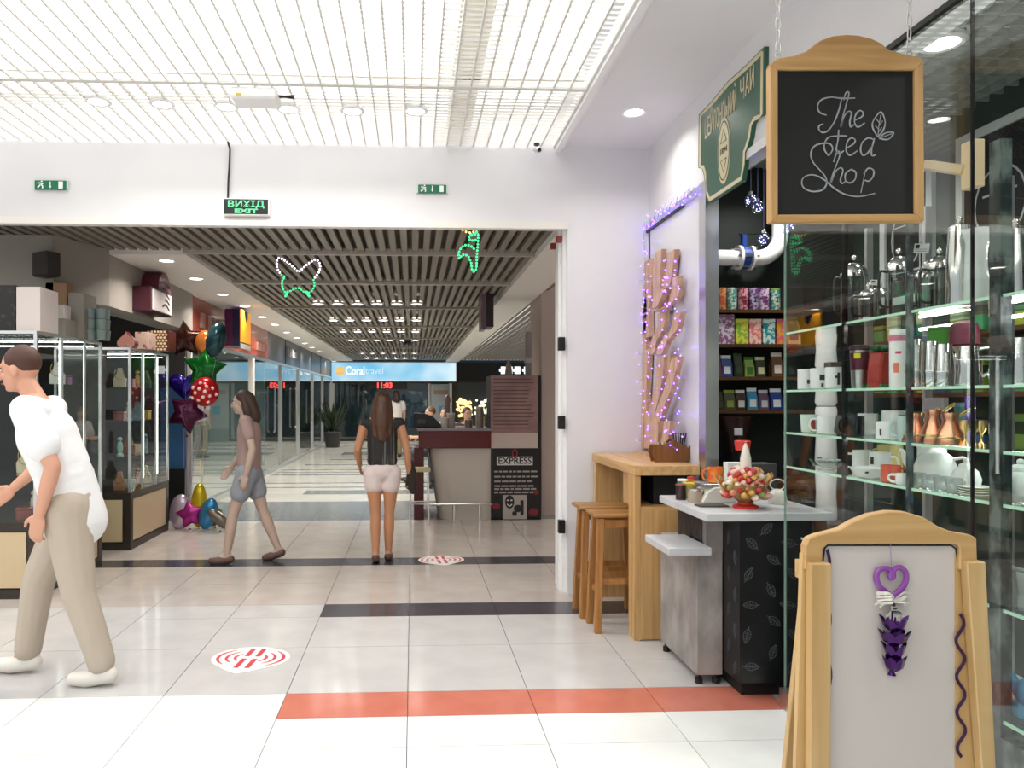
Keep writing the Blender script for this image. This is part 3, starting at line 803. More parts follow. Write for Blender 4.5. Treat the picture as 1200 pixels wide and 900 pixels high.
for k in range(8):
    bw.stroke(crom([hz(188, 345), hz(188 + 6 * k, 400), hz(150 + 18 * k, 440 + (k % 3) * 25)], 4), .006, (0, -1, 0), .0008)
bw.build('white_bow', flat('#e6e2da', .4), ho, w=True)
foil = mat('purple_foil', C('#3f0b5c'), .22, .5)
MB().tube([hz(186, 400), hz(186, 760)], .003, 6).build('stem', foil, ho, w=True)
for j, (cy, r, n) in enumerate(((470, .036, 5), (555, .038, 6), (635, .031, 5), (715, .029, 6))):
    c = hz(186, cy) + Vector((0, -.012, 0)); N = n * 4
    for k in range(n):                                    # each petal a cupped foil leaf with a pointed tip
        a = 2 * PI * k / n + j * .6; d = Vector((math.cos(a), math.sin(a) * .8, 0)); t2 = Vector((-math.sin(a), math.cos(a) * .8, 0))
        P1 = lambda rr, ww, zz: c + d * rr + t2 * ww + Vector((0, 0, zz))
        vs = [P1(.002, 0, -.026), P1(r * .55, -r * .5, -.006), P1(r * .75, 0, -.014), P1(r * .55, r * .5, -.006), P1(r * .85, -r * .36, .012), P1(r * .95, 0, .004), P1(r * .85, r * .36, .012), P1(r * 1.15, 0, .022)]
        MB().add(vs, [(0, 1, 2), (0, 2, 3), (1, 4, 5, 2), (2, 5, 6, 3), (4, 7, 5), (5, 7, 6)]).build('petal', foil, ho, w=True)
q = hz(186, 800)
MB().lathe([(.011, 0), (.006, .01), (.005, .02), (.006, .03)], q, 10, caps=True).build('bell', foil, ho, True, w=True)
MB().tube([hz(186, 150), ap(1044, 640) + Vector((0, .002, 0)), ap(1044, 636) - Vector((0, .002, 0))], .0008, 4).build('hanging_thread', wire_m, ho, w=True)
# ================================================================== TEA SHOP STOCK
def pattern(name, c1, c2, scale=22, lo=.47, hi=.53, rough=.4):
    return mat(name, C(c1), rough, noise=(scale, C(c2), (1, 1, 1), lo, hi))
def T(name, label, cat, loc, rz=0, group=None): return thing(name, label, cat, loc, rz, group)

def wrap_patch(mb, r, z0, z1, a0, a1, n=8, off=.0008):
    for k in range(n):
        b0 = a0 + (a1 - a0) * k / n; b1 = a0 + (a1 - a0) * (k + 1) / n
        mb.add([(math.cos(b) * (r + off), math.sin(b) * (r + off), z) for b, z in ((b0, z0), (b1, z0), (b1, z1), (b0, z1))], [(0, 1, 2, 3)])
    return mb

def mug(label, loc, m, r=.042, h=.095, rz=0, prt=None, pc='#222222', taper=1.0, group=None):
    t = T('mug', label, 'mug', loc, rz, group)
    MB().lathe([(r * .8 * taper, 0), (r * taper, .006), (r, h), (r - .004, h), (r * taper - .004, .01), (.0005, .01)], n=20).build('cup', m, t, True)
    MB().tube(crom([(r * .95, 0, h * .82), (r + .022, 0, h * .8), (r + .03, 0, h * .5), (r + .02, 0, h * .24), (r * taper * .96, 0, h * .2)], 4), .005, 6).build('handle', m, t, True)
    if prt:
        mb = MB()
        for a0, a1, z0, z1 in prt: wrap_patch(mb, max(r, r * taper), h * z0, h * z1, a0, a1)
        mb.build('print', flat(pc), t)
    return t

def teapot(label, loc, m, r=.075, h=.1, rz=0, lid=True):
    t = T('teapot', label, 'teapot', loc, rz)
    MB().lathe([(r * .55, 0), (r * .9, h * .2), (r, h * .5), (r * .8, h * .85), (r * .5, h), (r * .45, h), (.0005, h * .96)], n=24).build('body', m, t, True)
    MB().tube(crom([(r * .85, 0, h * .3), (r * 1.3, 0, h * .5), (r * 1.55, 0, h * .95), (r * 1.75, 0, h * 1.02)], 4), [.016] * 4 + [.013] * 4 + [.009] * 5, 8).build('spout', m, t, True)
    MB().tube(crom([(-r * .8, 0, h * .8), (-r * 1.35, 0, h * .85), (-r * 1.5, 0, h * .5), (-r * .92, 0, h * .25)], 4), .006, 6).build('handle', m, t, True)
    if lid:
        l = MB().lathe([(r * .52, h), (r * .45, h * 1.12), (r * .12, h * 1.22), (.0005, h * 1.22)], n=20).build('lid', m, t, True)
        MB().sph((0, 0, h * 1.28), .011, 10, 6).build('knob', m, l, True)
    return t

def beaker(label, loc, m, r=.03, h=.17, waist=.34):
    t = T('steel_shaker', label, 'shaker', loc, 0, 'polished steel shakers on the middle shelf')
    MB().lathe([(r * .9, 0), (r, .008), (r * .98, h * waist)], n=20).build('base_cup', m, t, True)
    MB().lathe([(r * 1.03, h * waist), (r * .82, h), (r * .78, h), (.0005, h * .97)], n=20).build('body', m, t, True)
    MB().lathe([(r * 1.06, h * waist - .004), (r * 1.08, h * waist), (r * 1.06, h * waist + .004)], n=20, caps=False).build('rim', m, t, True)
    return t

def jug(label, loc, m, r=.045, h=.14, rz=0, cat='jug', lid=False):
    t = T('jug', label, cat, loc, rz)
    MB().lathe([(r * .95, 0), (r, .01), (r * .92, h * .6), (r * .8, h), (r * .77, h), (.0005, h * .9)], n=22).build('body', m, t, True)
    MB().tube(crom([(-r * .8, 0, h * .92), (-r * 1.6, 0, h * .9), (-r * 1.65, 0, h * .4), (-r * .92, 0, h * .25)], 4), .006, 6).build('handle', m, t, True)
    MB().add([(r * .72, -.02, h * .8), (r * 1.2, 0, h * 1.02), (r * .72, .02, h * .8), (r * .7, -.018, h), (r * .7, .018, h)], [(0, 1, 3), (1, 2, 4), (0, 2, 1), (1, 4, 3)]).build('spout', m, t)
    if lid:
        l = MB().lathe([(r * .82, h), (r * .75, h + .02), (r * .2, h + .035), (.0005, h + .036)], n=20).build('lid', m, t, True)
        MB().sph((0, 0, h + .046), .012, 10, 6).build('knob', m, l, True)
    return t

def press(label, loc, h=.19, r=.045, dome=True, rz=0):
    t = T('french_press', label, 'french press', loc, rz)
    MB().lathe([(r, .012), (r, h * .78), (r - .002, h * .78), (r - .002, .014)], n=20).build('glass_beaker', M['glass'], t, True)
    MB().lathe([(r + .003, 0), (r + .003, .02), (r + .001, .02)], n=20).build('base', M['mirror_steel'], t, True)
    for a in (0, PI / 2, PI, -PI / 2):
        MB().bar((math.cos(a) * (r + .002), math.sin(a) * (r + .002), .01), (math.cos(a) * (r + .002), math.sin(a) * (r + .002), h * .78), .008, .004).build('strut', M['mirror_steel'], t)
    l = MB().lathe([(r + .003, h * .74), (r + .003, h * .8), (r * .9, h * .86), (r * .45, h * .95), (.0005, h * .97)], n=20).build('dome_lid', M['mirror_steel'], t, True)
    MB().sph((0, 0, h * 1.04), .012, 10, 6).build('plunger_knob', M['mirror_steel'], l, True)
    MB().tube(crom([(-r, 0, h * .72), (-r - .035, 0, h * .7), (-r - .035, 0, h * .25), (-r, 0, h * .18)], 4), .006, 6).build('handle', M['black'], t, True)
    return t

def cezve(label, loc, r=.04, h=.1, rz=0, m=None):
    m = m or M['copper']
    t = T('cezve', label, 'coffee pot', loc, rz)
    MB().lathe([(r * 1.18, 0), (r * 1.22, .008), (r * 1.0, h * .35), (r * .52, h * .75), (r * .66, h), (r * .62, h), (.0005, h * .8)], n=22).build('body', m, t, True)
    MB().lathe([(r * 1.12, h * .2), (r * 1.16, h * .23), (r * 1.08, h * .27)], n=22, caps=False).build('band', M['brass'], t, True)
    MB().bar((r * .6, 0, h * .9), (r * 1.7, 0, h * 1.2), .014, .01).build('handle', M['brass'], t, bevel=.002)
    return t

def cylinder_tin(label, loc, m, r=.033, h=.15, lidm=None, lab=None, group=None, cat='tin'):
    t = T('tea_tin', label, cat, loc, 0, group)
    MB().lathe([(r * .97, 0), (r, .004), (r, h * .93), (r * .97, h * .935)], n=20).build('body', m, t, True)
    MB().lathe([(r * 1.02, h * .9), (r * 1.02, h * .99), (r * .95, h), (.0005, h)], n=20).build('lid', lidm or m, t, True)
    if lab:
        mb = MB()
        for k in range(20):
            a0 = 2 * PI * k / 20; a1 = 2 * PI * (k + 1) / 20
            f = lambda a, q: (r * 1.01 * math.sin(.62 * q * math.cos(a)), -r * 1.01 * math.cos(.62 * q * math.cos(a)), h * .48 + r * .62 * q * math.sin(a))
            mb.add([f(a0, 1), f(a1, 1), f(a1, .02), f(a0, .02)], [(0, 1, 2, 3)])
        mb.build('round_label', lab, t)
    return t

def carton(label, loc, size, m, rz=0, band=None, name='tea_box', cat='box', group=None, lidc=None):
    w, d, h = size
    t = T(name, label, cat, loc, rz, group)
    MB().bx(-w / 2, w / 2, -d / 2, d / 2, 0, h).build('carton', m, t, bevel=.002)
    if band:
        for z0, z1, c in band:
            MB().bx(-w / 2 - .0008, w / 2 + .0008, -d / 2 - .0008, d / 2 + .0008, h * z0, h * z1).build('printed_band', c if not isinstance(c, str) else flat(c), t)
    if lidc:
        MB().bx(-w / 2 - .003, w / 2 + .003, -d / 2 - .003, d / 2 + .003, h * .97, h * 1.03).build('lid', lidc, t, bevel=.002)
    return t

def pouch(label, loc, size, m, crimp, lab=None, rz=0, group=None):
    w, d, h = size
    t = T('tea_pouch', label, 'pouch', loc, rz, group)
    a, b = w / 2, d / 2
    vs = [(-a, -b, 0), (a, -b, 0), (a, b, 0), (-a, b, 0), (-a * .96, -b * .9, h * .5), (a * .96, -b * .9, h * .5), (a * .96, b * .9, h * .5), (-a * .96, b * .9, h * .5), (-a * .9, -.004, h * .86), (a * .9, -.004, h * .86), (a * .9, .004, h * .86), (-a * .9, .004, h * .86)]
    fs = [(0, 3, 2, 1)] + [(i + 4 * k, (i + 1) % 4 + 4 * k, (i + 1) % 4 + 4 * k + 4, i + 4 * k + 4) for k in range(2) for i in range(4)] + [(8, 9, 10, 11)]
    MB().add(vs, fs).build('bag', m, t, bevel=.003)
    MB().bx(-a * .9, a * .9, -.005, .005, h * .84, h).build('crimped_top', crimp, t)
    if lab:
        MB().add([(-a * .6, -b * .98, h * .15), (a * .6, -b * .98, h * .15), (a * .6, -b * .9, h * .48), (-a * .6, -b * .9, h * .48), (-a * .6, -b * 1.05 - .001, h * .15), (a * .6, -b * 1.05 - .001, h * .15), (a * .6, -b * .95 - .001, h * .48), (-a * .6, -b * .95 - .001, h * .48)],
                 [(0, 1, 2, 3), (4, 5, 6, 7), (0, 1, 5, 4), (1, 2, 6, 5), (2, 3, 7, 6), (3, 0, 4, 7)]).build('sticker', lab, t)
    return t

# ---- tea shelves on the back wall
BY = 4.93
su = thing('wall_shelf_unit', 'dark shelf unit of packed tea behind the service counter', 'shelf unit', (2.35, 5.05, 0))
sx0, sx1 = 1.90, 2.82
zs = [2.076, 1.84, 1.615, 1.385]
for z in zs:
    MB().bx(sx0, sx1, BY, 5.195, z - .022, z).build('shelf', M['shelf_wood'], su, w=True)
for x in (sx0 - .02, sx1):
    MB().bx(x, x + .02, BY + .01, 5.195, 0, 2.28).build('side', M['black_matte'], su, w=True)
MB().bx(sx0, sx1, BY + .03, 5.195, .0, .86).build('base_cabinet', M['black_matte'], su, w=True)
MB().bx(sx0, sx1, BY - .12, 5.195, .86, .9).build('back_counter', M['shelf_wood'], su, w=True)
def bxp(px): return at(px, 400, Y=BY + .06).x
row1 = [(846, '#a85a34', '#d8925a', '#b8452c', 'orange'), (858.4, '#cfd8cf', '#4f9a8c', '#2f8a78', 'white and teal'), (871.6, '#8c2038', '#d8a0a8', '#6a1830', 'crimson'), (884, '#b9b2c6', '#6a3a78', '#302850', 'lilac'), (896.4, '#7a3470', '#d8c8dc', '#582058', 'violet'), (909.4, '#cfd4b0', '#2f8a90', '#1d6a78', 'lime and teal')]
for k, (px, a, b, c, nm) in enumerate(row1):
    cylinder_tin('round %s flowered tea tin on the top tea shelf' % nm, (bxp(px), BY + .075, zs[0]), pattern('tin_%d' % k, a, b, 55), .034, .155, flat('#7d9a3a') if k == 5 else None, flat(c), 'round tea tins on the top tea shelf')
row2 = [(848.5, .118, .205, '#cfc6d2', '#8a5a78', 'large mauve and white'), (867.5, .085, .175, '#7fae3a', '#d7d24a', 'lime green'), (883, .083, .175, '#d87a78', '#f0c8b8', 'salmon pink'), (899, .083, .175, '#1f8a90', '#cfe0d8', 'teal and blue'), (914, .075, .175, '#e0a030', '#d85a78', 'orange and pink')]
for k, (px, w, h, a, b, nm) in enumerate(row2):
    carton('%s patterned tea box on the second tea shelf' % nm, (bxp(px), BY + .07, zs[1]), (w, .08, h), pattern('teabox_%d' % k, a, b, 38), 0, [(.88, .97, b)], group='tea boxes on the second tea shelf')
pouch('gold paper tea bag at the right end of the second tea shelf', (bxp(929), BY + .08, zs[1]), (.1, .08, .2), pattern('gold_bag', '#b8944a', '#d8bc78', 12), flat('#a8843a'), flat('#7a5848'))
row3 = [(841.5, .035, .16, '#6a4a34', '#8a3a4a', 'slim brown'), (851, .078, .15, '#2f4a88', '#d8dce4', 'blue and white'), (864.5, .06, .165, '#26382a', '#3a4a34', 'dark green'), (877.5, .07, .14, '#7f9a4a', '#3f6a2a', 'olive green'), (890.5, .07, .14, '#3a3a2c', '#c8c8a0', 'black and cream'), (910, .08, .17, '#6a4a30', '#e0d8cc', 'brown with a pale bow')]
for k, (px, w, h, a, b, nm) in enumerate(row3):
    pouch('%s tea pouch on the third tea shelf' % nm, (bxp(px), BY + .07, zs[2]), (w, .06, h), flat(a, .35), flat(b, .4), flat(b, .4), group='tea pouches on the third tea shelf')
row4 = [(843, .05, .13, '#1e2a1c', '#3a4a2a', 'near black'), (854.5, .08, .14, '#4a4a2c', '#8a9a4a', 'olive'), (867.5, .07, .14, '#3a2a20', '#d8d4c8', 'brown and white'), (881, .075, .155, '#3f88b0', '#dfe4e4', 'sky blue'), (894.5, .07, .14, '#6a4a60', '#c8ccd8', 'mauve'), (909, .085, .15, '#24408a', '#e4e8ec', 'royal blue with white ribbon')]
for k, (px, w, h, a, b, nm) in enumerate(row4):
    pouch('%s tea pouch on the lowest tea shelf' % nm, (bxp(px), BY + .07, zs[3]), (w, .06, h), flat(a, .3), flat(b, .4), flat(b, .4), group='tea pouches on the lowest tea shelf')

# ---- white pipe with blue valve
pp = thing('water_pipe', 'white painted pipe with bolted flanges and a blue valve', 'pipe', (2.1, 5.05, 2.42))
pz = at(850, 302, Y=5.03).z
ex = at(906, 302, Y=5.03).x
R = .055
pts = [(1.82, 5.03, pz), (ex - .11, 5.03, pz)] + [(ex - .11 + .16 * math.sin(a), 5.03, pz + .16 - .16 * math.cos(a)) for a in [PI / 2 * k / 8 for k in range(1, 9)]] + [(ex + .05, 5.03, 3.1)]
MB().tube(pts, R, 16).build('pipe', M['white_paint'], pp, True, w=True)
vx = at(872, 302, Y=5.03).x
my = Matrix.Rotation(PI / 2, 4, 'Y')
for dx in (-.05, .035):
    MB().lathe([(.05, 0), (.085, 0), (.085, .018), (.05, .018)], (vx + dx, 5.03, pz), 20, my, caps=False).build('flange', M['white_paint'], pp, True, w=True)
MB().lathe([(.078, 0), (.078, .055)], (vx - .032, 5.03, pz), 20, my).build('valve_body', flat('#23408f', .35), pp, True, w=True)
MB().bx(vx - .018, vx + .012, 5.01, 5.05, pz + .07, pz + .16).build('valve_neck', flat('#23408f', .35), pp, w=True)
MB().bar((vx - .03, 5.03, pz + .165), (vx + .16, 5.03, pz + .175), .02, .01).build('valve_lever', M['black'], pp, w=True)
for k in range(6):
    a = 2 * PI * k / 6
    MB().bar((vx - .075, 5.03 + .075 * math.cos(a), pz + .075 * math.sin(a)), (vx + .075, 5.03 + .075 * math.cos(a), pz + .075 * math.sin(a)), .014, .014).build('bolt', M['steel'], pp, w=True)

# ---- hanging light balls
ballg = glass('ball_glass', (.82, .84, 1.0), 1, .02, 1.6)
for k, (px, py, Y, lab) in enumerate([(880, 235, 4.05, 'upper left glass ball with violet light hanging behind the green sign'), (888, 243, 4.1, 'glass ball with violet light touching the upper left one'), (895, 280, 4.0, 'lowest hanging glass ball with violet light, before the white pipe'), (924, 267, 3.9, 'hanging glass ball with violet light seen through the window edge')]):
    p = at(px, py, Y=Y); r = .036
    t = thing('light_ball', lab, 'ornament', p, 0, 'hanging glass light balls')
    MB().sph((0, 0, 0), r, 18, 12).build('globe', ballg, t, True)
    MB().lathe([(.011, r - .003), (.011, r + .012), (.006, r + .016)], n=12).build('cap', M['steel'], t, True)
    mb = MB(); random.seed(k)
    for q in range(16):
        a = random.uniform(0, 6.28); e = random.uniform(-1, 1)
        mb.sph((.024 * math.cos(a) * math.sqrt(1 - e * e), .024 * math.sin(a) * math.sqrt(1 - e * e), .024 * e), .003, 6, 4)
    tag(mb.build('leds', emis('ball_led_%d' % k, (.55, .55, 1), 6), t), kind='stuff')
    MB().tube([(0, 0, r + .014), (0, 0, 3.12 - p.z)], .0012, 4).build('cord', wire_m, t)

# ---- things on the service counter
CT = .915
cb = thing('candy_bouquet', 'basket bouquet of wrapped red and gold sweets on a red foot', 'candy bouquet', (1.67, 3.62, CT))
MB().lathe([(.062, 0), (.062, .012), (.04, .02), (.035, .03)], n=20).build('foot', flat('#c02a24', .35), cb, True)
MB().lathe([(.035, .03), (.085, .07), (.105, .12), (.1, .12), (.08, .072), (.0005, .04)], n=20).build('basket', wood('wicker', C('#a5824c'), C('#6a4a26')), cb, True)
random.seed(11)
cc = ['#b8382c', '#c89a50', '#e8d8c8', '#b02838', '#d88a72', '#e8c8b8', '#a83028', '#d8b0a0', '#9aa050']
for k in range(84):
    f = k / 84; z = .055 + .14 * f ** .85; r = .105 * (1 - .6 * f) * random.uniform(.8, 1.08); a = k * 2.4
    m = Matrix.Rotation(a, 4, 'Z') @ Matrix.Rotation(random.uniform(-1, 1), 4, 'X')
    MB().sph((r * math.cos(a), r * math.sin(a), z), (.028, .017, .018), 8, 5, m).build('sweet', flat(random.choice(cc), .3), cb, True)
for s_ in (-1, 1):
    for k in range(7):
        a = s_ * .5 + random.uniform(-.5, .5) + (PI if s_ < 0 else 0)
        b = Vector((.09 * math.cos(a), .09 * math.sin(a) * .6, .06)); e = b * 1.6 + Vector((0, 0, random.uniform(.02, .08)))
        n = Vector((0, 0, 1)).cross(e - b).normalized() * .025
        MB().add([b, e + n, e * 1.06 + Vector((0, 0, .01)), e - n, (b + e) / 2 + Vector((0, 0, -.012))], [(0, 1, 4), (1, 2, 4), (2, 3, 4), (3, 0, 4)]).build('wrapper_fan', flat(random.choice(['#c8a05a', '#b8843c', '#d8b878']), .3), cb)
MB().lathe([(.03, .17), (.026, .25), (.012, .31), (.004, .325)], (.0, 0, 0), 12).build('cellophane_top', mat('cellophane', C('#e6ded2'), .15, alpha=.8), cb, True)
MB().lathe([(.034, .285), (.04, .33), (.036, .335), (.0005, .33)], (.012, .06, 0), 12).build('red_cup', flat('#c23028', .3), cb, True)

sc = thing('weighing_scale', 'white kitchen scale with steel tray on the grey counter', 'scale', (1.60, 3.86, CT))
MB().prism([(-.09, 0), (.1, 0), (.1, .085), (-.02, .085), (-.06, .06)], 'y', -.08, .08).build('body', flat('#d9d8ce', .4), sc, bevel=.006)
MB().add([(-.086, -.05, .012), (-.086, .05, .012), (-.064, .05, .052), (-.064, -.05, .052), (-.088, -.05, .014), (-.088, .05, .014), (-.066, .05, .054), (-.066, -.05, .054)], [(4, 5, 6, 7), (0, 3, 2, 1)]).build('display', flat('#4a5048', .2), sc)
MB().bx(-.075, .1, -.075, .075, .09, .1).build('tray', M['steel'], sc, bevel=.002)
mg = mug('orange mug standing on the scale tray', (1.61, 3.84, CT + .1), pattern('orange_glaze', '#d2622a', '#e08a3a', 30, .4, .6, .15), .042, .085, PI)
cylinder_tin('dark brown jam jar with red lid on the grey counter', (1.455, 3.93, CT), flat('#2c1a16', .15), .028, .085, flat('#8a3a30'), cat='jar')
cylinder_tin('squat steel rimmed glass jar with pale lid on the grey counter', (1.50, 3.84, CT), mat('jar_contents', C('#a89a86'), .15), .04, .07, M['mirror_steel'], cat='jar')
cylinder_tin('yellow lidded jar behind the squat jar on the grey counter', (1.525, 3.99, CT), flat('#9aa05a', .2), .033, .085, flat('#d8b838'), cat='jar')
cylinder_tin('white and green can beside the scale', (1.505, 4.04, CT), pattern('can_print', '#d8dcd4', '#3a6a4a', 25), .028, .1, flat('#e4e4dc'), cat='can')
cylinder_tin('red capped orange bottle next to the scale', (1.56, 4.06, CT), flat('#c8843a', .3), .02, .11, flat('#c02828'), cat='bottle')
carton('thin dark order pad lying on the grey counter', (1.52, 3.68, CT), (.15, .08, .008), flat('#3a3a36'), 0, name='order_pad', cat='pad')
b8 = T('paper_bag', 'white paper bag with a black curl print behind the candy bouquet', 'paper bag', (1.76, 3.95, CT))
MB().bx(-.05, .05, -.03, .03, 0, .2).build('bag', flat('#e4e4e0', .6), b8, bevel=.002)
MB().stroke(crom([(.02, -.031, .16), (-.02, -.031, .17), (-.025, -.031, .13), (.015, -.031, .12), (.02, -.031, .08), (-.015, -.031, .07), (-.025, -.031, .1)], 5), .011, (0, -1, 0), .001).build('print', M['black'], b8)
carton('dark grey register box behind the candy bouquet', (1.92, 4.02, CT), (.16, .12, .19), flat('#3c3d40'), .1, name='register_box')
kt = T('chrome_kettle', 'small cream kettle with a loop handle on the grey counter', 'kettle', (1.90, 3.75, CT))
MB().lathe([(.04, 0), (.048, .02), (.04, .06), (.025, .075), (.0005, .08)], n=18).build('body', flat('#d8d4cc', .2), kt, True)
MB().tube([(.04 * math.cos(a), 0, .1 + .028 * math.sin(a)) for a in [2 * PI * k / 20 for k in range(20)]], .004, 6, True).build('loop_handle', flat('#d8cfc0', .3), kt, True)
MB().tube([(.0, 0, .075), (0, 0, .08)], .006, 6).build('knob', M['black'], kt)
# coffee grinder and dispenser on the back counter
cg = T('coffee_grinder', 'black coffee grinder with a dark funnel hopper on the back counter', 'coffee grinder', (at(862, 500, Y=4.93).x, 4.93, 0))
MB().bx(-.1, .1, -.09, .09, .9, 1.02).build('stand', M['black_matte'], cg, bevel=.01)
MB().lathe([(.05, 1.02), (.05, 1.08), (.06, 1.1)], n=18).build('neck', M['black'], cg, True)
MB().lathe([(.045, 1.1), (.11, 1.32), (.115, 1.34), (.0005, 1.345)], n=18).build('hopper', mat('brown_hopper', C('#3a2420'), .2), cg, True)
MB().bx(-.06, -.005, -.118, -.112, 1.22, 1.27).build('price_card', flat('#d8d8d8'), cg)
wc = T('cup_column', 'tall white cup dispenser column standing behind the shelves', 'dispenser', (at(968, 500, Y=3.9).x, 3.9, 0))
MB().bx(-.1, .1, -.1, .1, 0, .8).build('pedestal', flat('#54544e', .5), wc, bevel=.004)
for z0, z1 in ((.8, 1.1), (1.105, 1.42), (1.425, 1.62), (1.625, 1.84)):
    MB().lathe([(.046, z0), (.056, z0 + .02), (.05, (z0 + z1) / 2), (.055, z1 - .02), (.05, z1)], n=20).build('segment', M['porcelain'], wc, True)

# ---- glass display shelving behind the window
disp = thing('display_shelving', 'glass display shelving on dark posts behind the shop window', 'shelving', (2.0, 2.6, 0))
SZ = [1.79, 1.505, 1.297, 1.13, .80, .45]
DX0, DX1 = 1.85, 2.17
yA = at(938, 400, X=DX0).y; yB = at(990, 400, X=DX0).y; yC = at(1066, 400, X=DX0).y; yD = at(1160, 400, X=DX0).y; yE = 1.45
edge_m = mat('lit_green_edge', C('#bfead2'), .25)  # pale green stands in for the LED glow in the glass edge
gsh = glass('shelf_glass', (.93, .98, .955), 1, 0, 1.4)
for z in SZ:
    for a, b in ((yB, yA + .16 if z > .95 else 3.43), (yC, yB), (yD, yC), (yE, yD)):
        s_ = MB().bx(DX0 + .006, DX1, b - 0 if False else a + .003, b - .003, z - .008, z).build('glass_shelf', gsh, disp, w=True)
        MB().bx(DX0, DX0 + .006, a + .003, b - .003, z - .009, z + .001).build('polished_edge', edge_m, s_, w=True)
M['post'] = mat('dark_marbled_post', C('#2a3334'), .2, noise=(18, C('#66726f'), (1, 1, .5), .45, .62))
for y, w, m in ((yB, .018, 'black_gloss'), (yC, .02, 'post'), (yD - .03, .045, 'post')):
    MB().bx(DX0 - .008, DX0 + (.008 if w < .04 else .03), y - w / 2, y + w / 2, 0, 2.28 if w < .05 else 3.1).build('front_post', M[m], disp, w=True)
for y, w in ((yA, .02), (yB - .04, .02), (yC - .05, .03), (yD + .03, .03)):
    MB().bx(DX1, DX1 + .03, y - w / 2, y + w / 2, 0, 2.28).build('rear_post', M['silver_frame'], disp, w=True)
MB().bx(DX0 - .01, DX1 + .03, yE, 3.4, 0, .4).build('plinth_cabinet', M['post'], disp, w=True)
led = emis('shelf_led_tube', (.95, 1, .97), 34)
for z, ya, yb in ((1.755, yC + .06, yB - .06), (1.755, yD + .06, yC - .06), (1.755, yE + .1, yD - .1), (1.27, yC + .06, yB - .06), (1.27, yD + .06, yC - .06), (1.1, yD + .06, yC - .06), (1.1, yC + .06, yB - .06)):  # tubes below the top shelf's own are added to brighten the goods
    t_ = MB().tube([(DX1 - .03, ya, z), (DX1 - .03, yb, z)], .006, 8).build('led_tube', led, disp, w=True)

def sp(px, X, s):                 # stand on shelf s, seen at photo column px
    p = at(px, 450, X=X); return (X, p.y, SZ[s])
P_ = M['porcelain']; S_ = M['mirror_steel']
FACE = -2.2                         # direction of the camera on round goods
# top shelf
press('tall domed steel coffee press at the left of the top glass shelf', sp(1001, 2.0, 0), .3, .055)
press('domed glass coffee press hidden beside the thick grey post on the top shelf', sp(1053, 2.0, 0), .27, .045)
press('small glass french press with red tag on the top shelf', sp(1030, 2.06, 0), .17, .045)
press('small glass french press with yellow tag on the top shelf', sp(1018, 1.95, 0), .15, .038)
press('glass french press behind the white price card', sp(1086, 2.0, 0), .19, .04)
press('glass french press right of the white price card', sp(1101, 2.02, 0), .23, .04)
jug('tall polished steel jug with lid on the top shelf', sp(1124, 1.96, 0), S_, .045, .27, 2.3, lid=True)
jug('tall white enamel jug next to the steel jug on the top shelf', sp(1146, 1.95, 0), flat('#cfd6d2', .25), .042, .26, 2.4)
jug('steel kettle with yellow sticker beyond the marbled post', sp(1190, 1.96, 0), S_, .055, .2, 0, lid=True)
def card(label, px, py, X, w=.05, h=.035, c='#dcdcdc', rz=-.9, tilt=.15):
    p = at(px, py, X=X); t = T('price_card', label, 'price card', p, rz)
    m = Matrix.Rotation(tilt, 4, 'Y')
    MB().bx(-w / 2, w / 2, -.0008, .0008, -h / 2, h / 2, m).build('card', flat(c, .5), t)
    MB().bx(-w / 2 + .004, -w / 2 + .018, -.0016, -.0008, 0, h / 2 - .004, m).build('print', M['black'], t)
    for k in range(2):
        MB().bx(-w / 2 + .004, w / 2 - .006, -.0016, -.0008, -h / 2 + .006 + .007 * k, -h / 2 + .008 + .007 * k, m).build('print', flat('#8a8a8a'), t)
    return t
card('white price card hung in front of the french presses', 1080, 291, 1.9)
card('white price card with red seal on the top shelf', 1026, 331, 1.92, .04, .022)
# second shelf
for k, (px, X, lab) in enumerate([(944, 1.9, 'white mug with sketch print, leftmost of three on the second shelf'), (959, 1.9, 'white mug with black square print, middle of three on the second shelf'), (977, 1.9, 'white mug with black lizard print, rightmost of three on the second shelf')]):
    mug(lab, sp(px, X, 1), P_, .036, .1, .6, [[(FACE - .3, FACE + .1, .3, .5)], [(FACE - .35, FACE + .35, .45, .7), (FACE - .15, FACE + .15, .12, .3)], [(FACE - .1, FACE + .25, .2, .75), (FACE - .35, FACE, .5, .62)]][k])
carton('small brown woven basket behind the white mugs on the second shelf', sp(978, 1.985, 1), (.07, .06, .13), wood('basket_brown', C('#6a5a4e'), C('#4a3c34')), name='basket', cat='basket')
t = T('travel_mug', 'maroon and steel travel mug with yellow tag on the second shelf', 'travel mug', sp(1007, 1.92, 1))
MB().lathe([(.028, 0), (.03, .006), (.033, .08)], n=20).build('steel_base', M['steel'], t, True)
MB().lathe([(.034, .08), (.037, .15), (.037, .155)], n=20).build('maroon_grip', flat('#5a1430', .4), t, True)
MB().lathe([(.036, .155), (.036, .165)], n=20).build('steel_rim', M['steel'], t, True)
MB().lathe([(.039, .165), (.039, .185), (.03, .188), (.0005, .188)], n=20).build('lid', flat('#3a1020', .4), t, True)
wrap_patch(MB(), .0375, .13, .152, FACE - .5, FACE + .2).build('price_tag', flat('#e4d820'), t)
t = T('gift_bag', 'red gift bag with a green bow on the second shelf', 'gift bag', sp(1031, 1.97, 1), .5)
MB().prism([(-.045, 0), (.045, 0), (.05, .03), (.045, .1), (.03, .155), (-.03, .155), (-.045, .1), (-.05, .03)], 'y', -.03, .03).build('bag', mat('red_foil_paper', C('#a02a1c'), .35, bump=(25, .6)), t, bevel=.008)
MB().bx(-.045, .045, -.032, .032, 0, .018).build('green_hem', flat('#2a7a3a', .4), t)
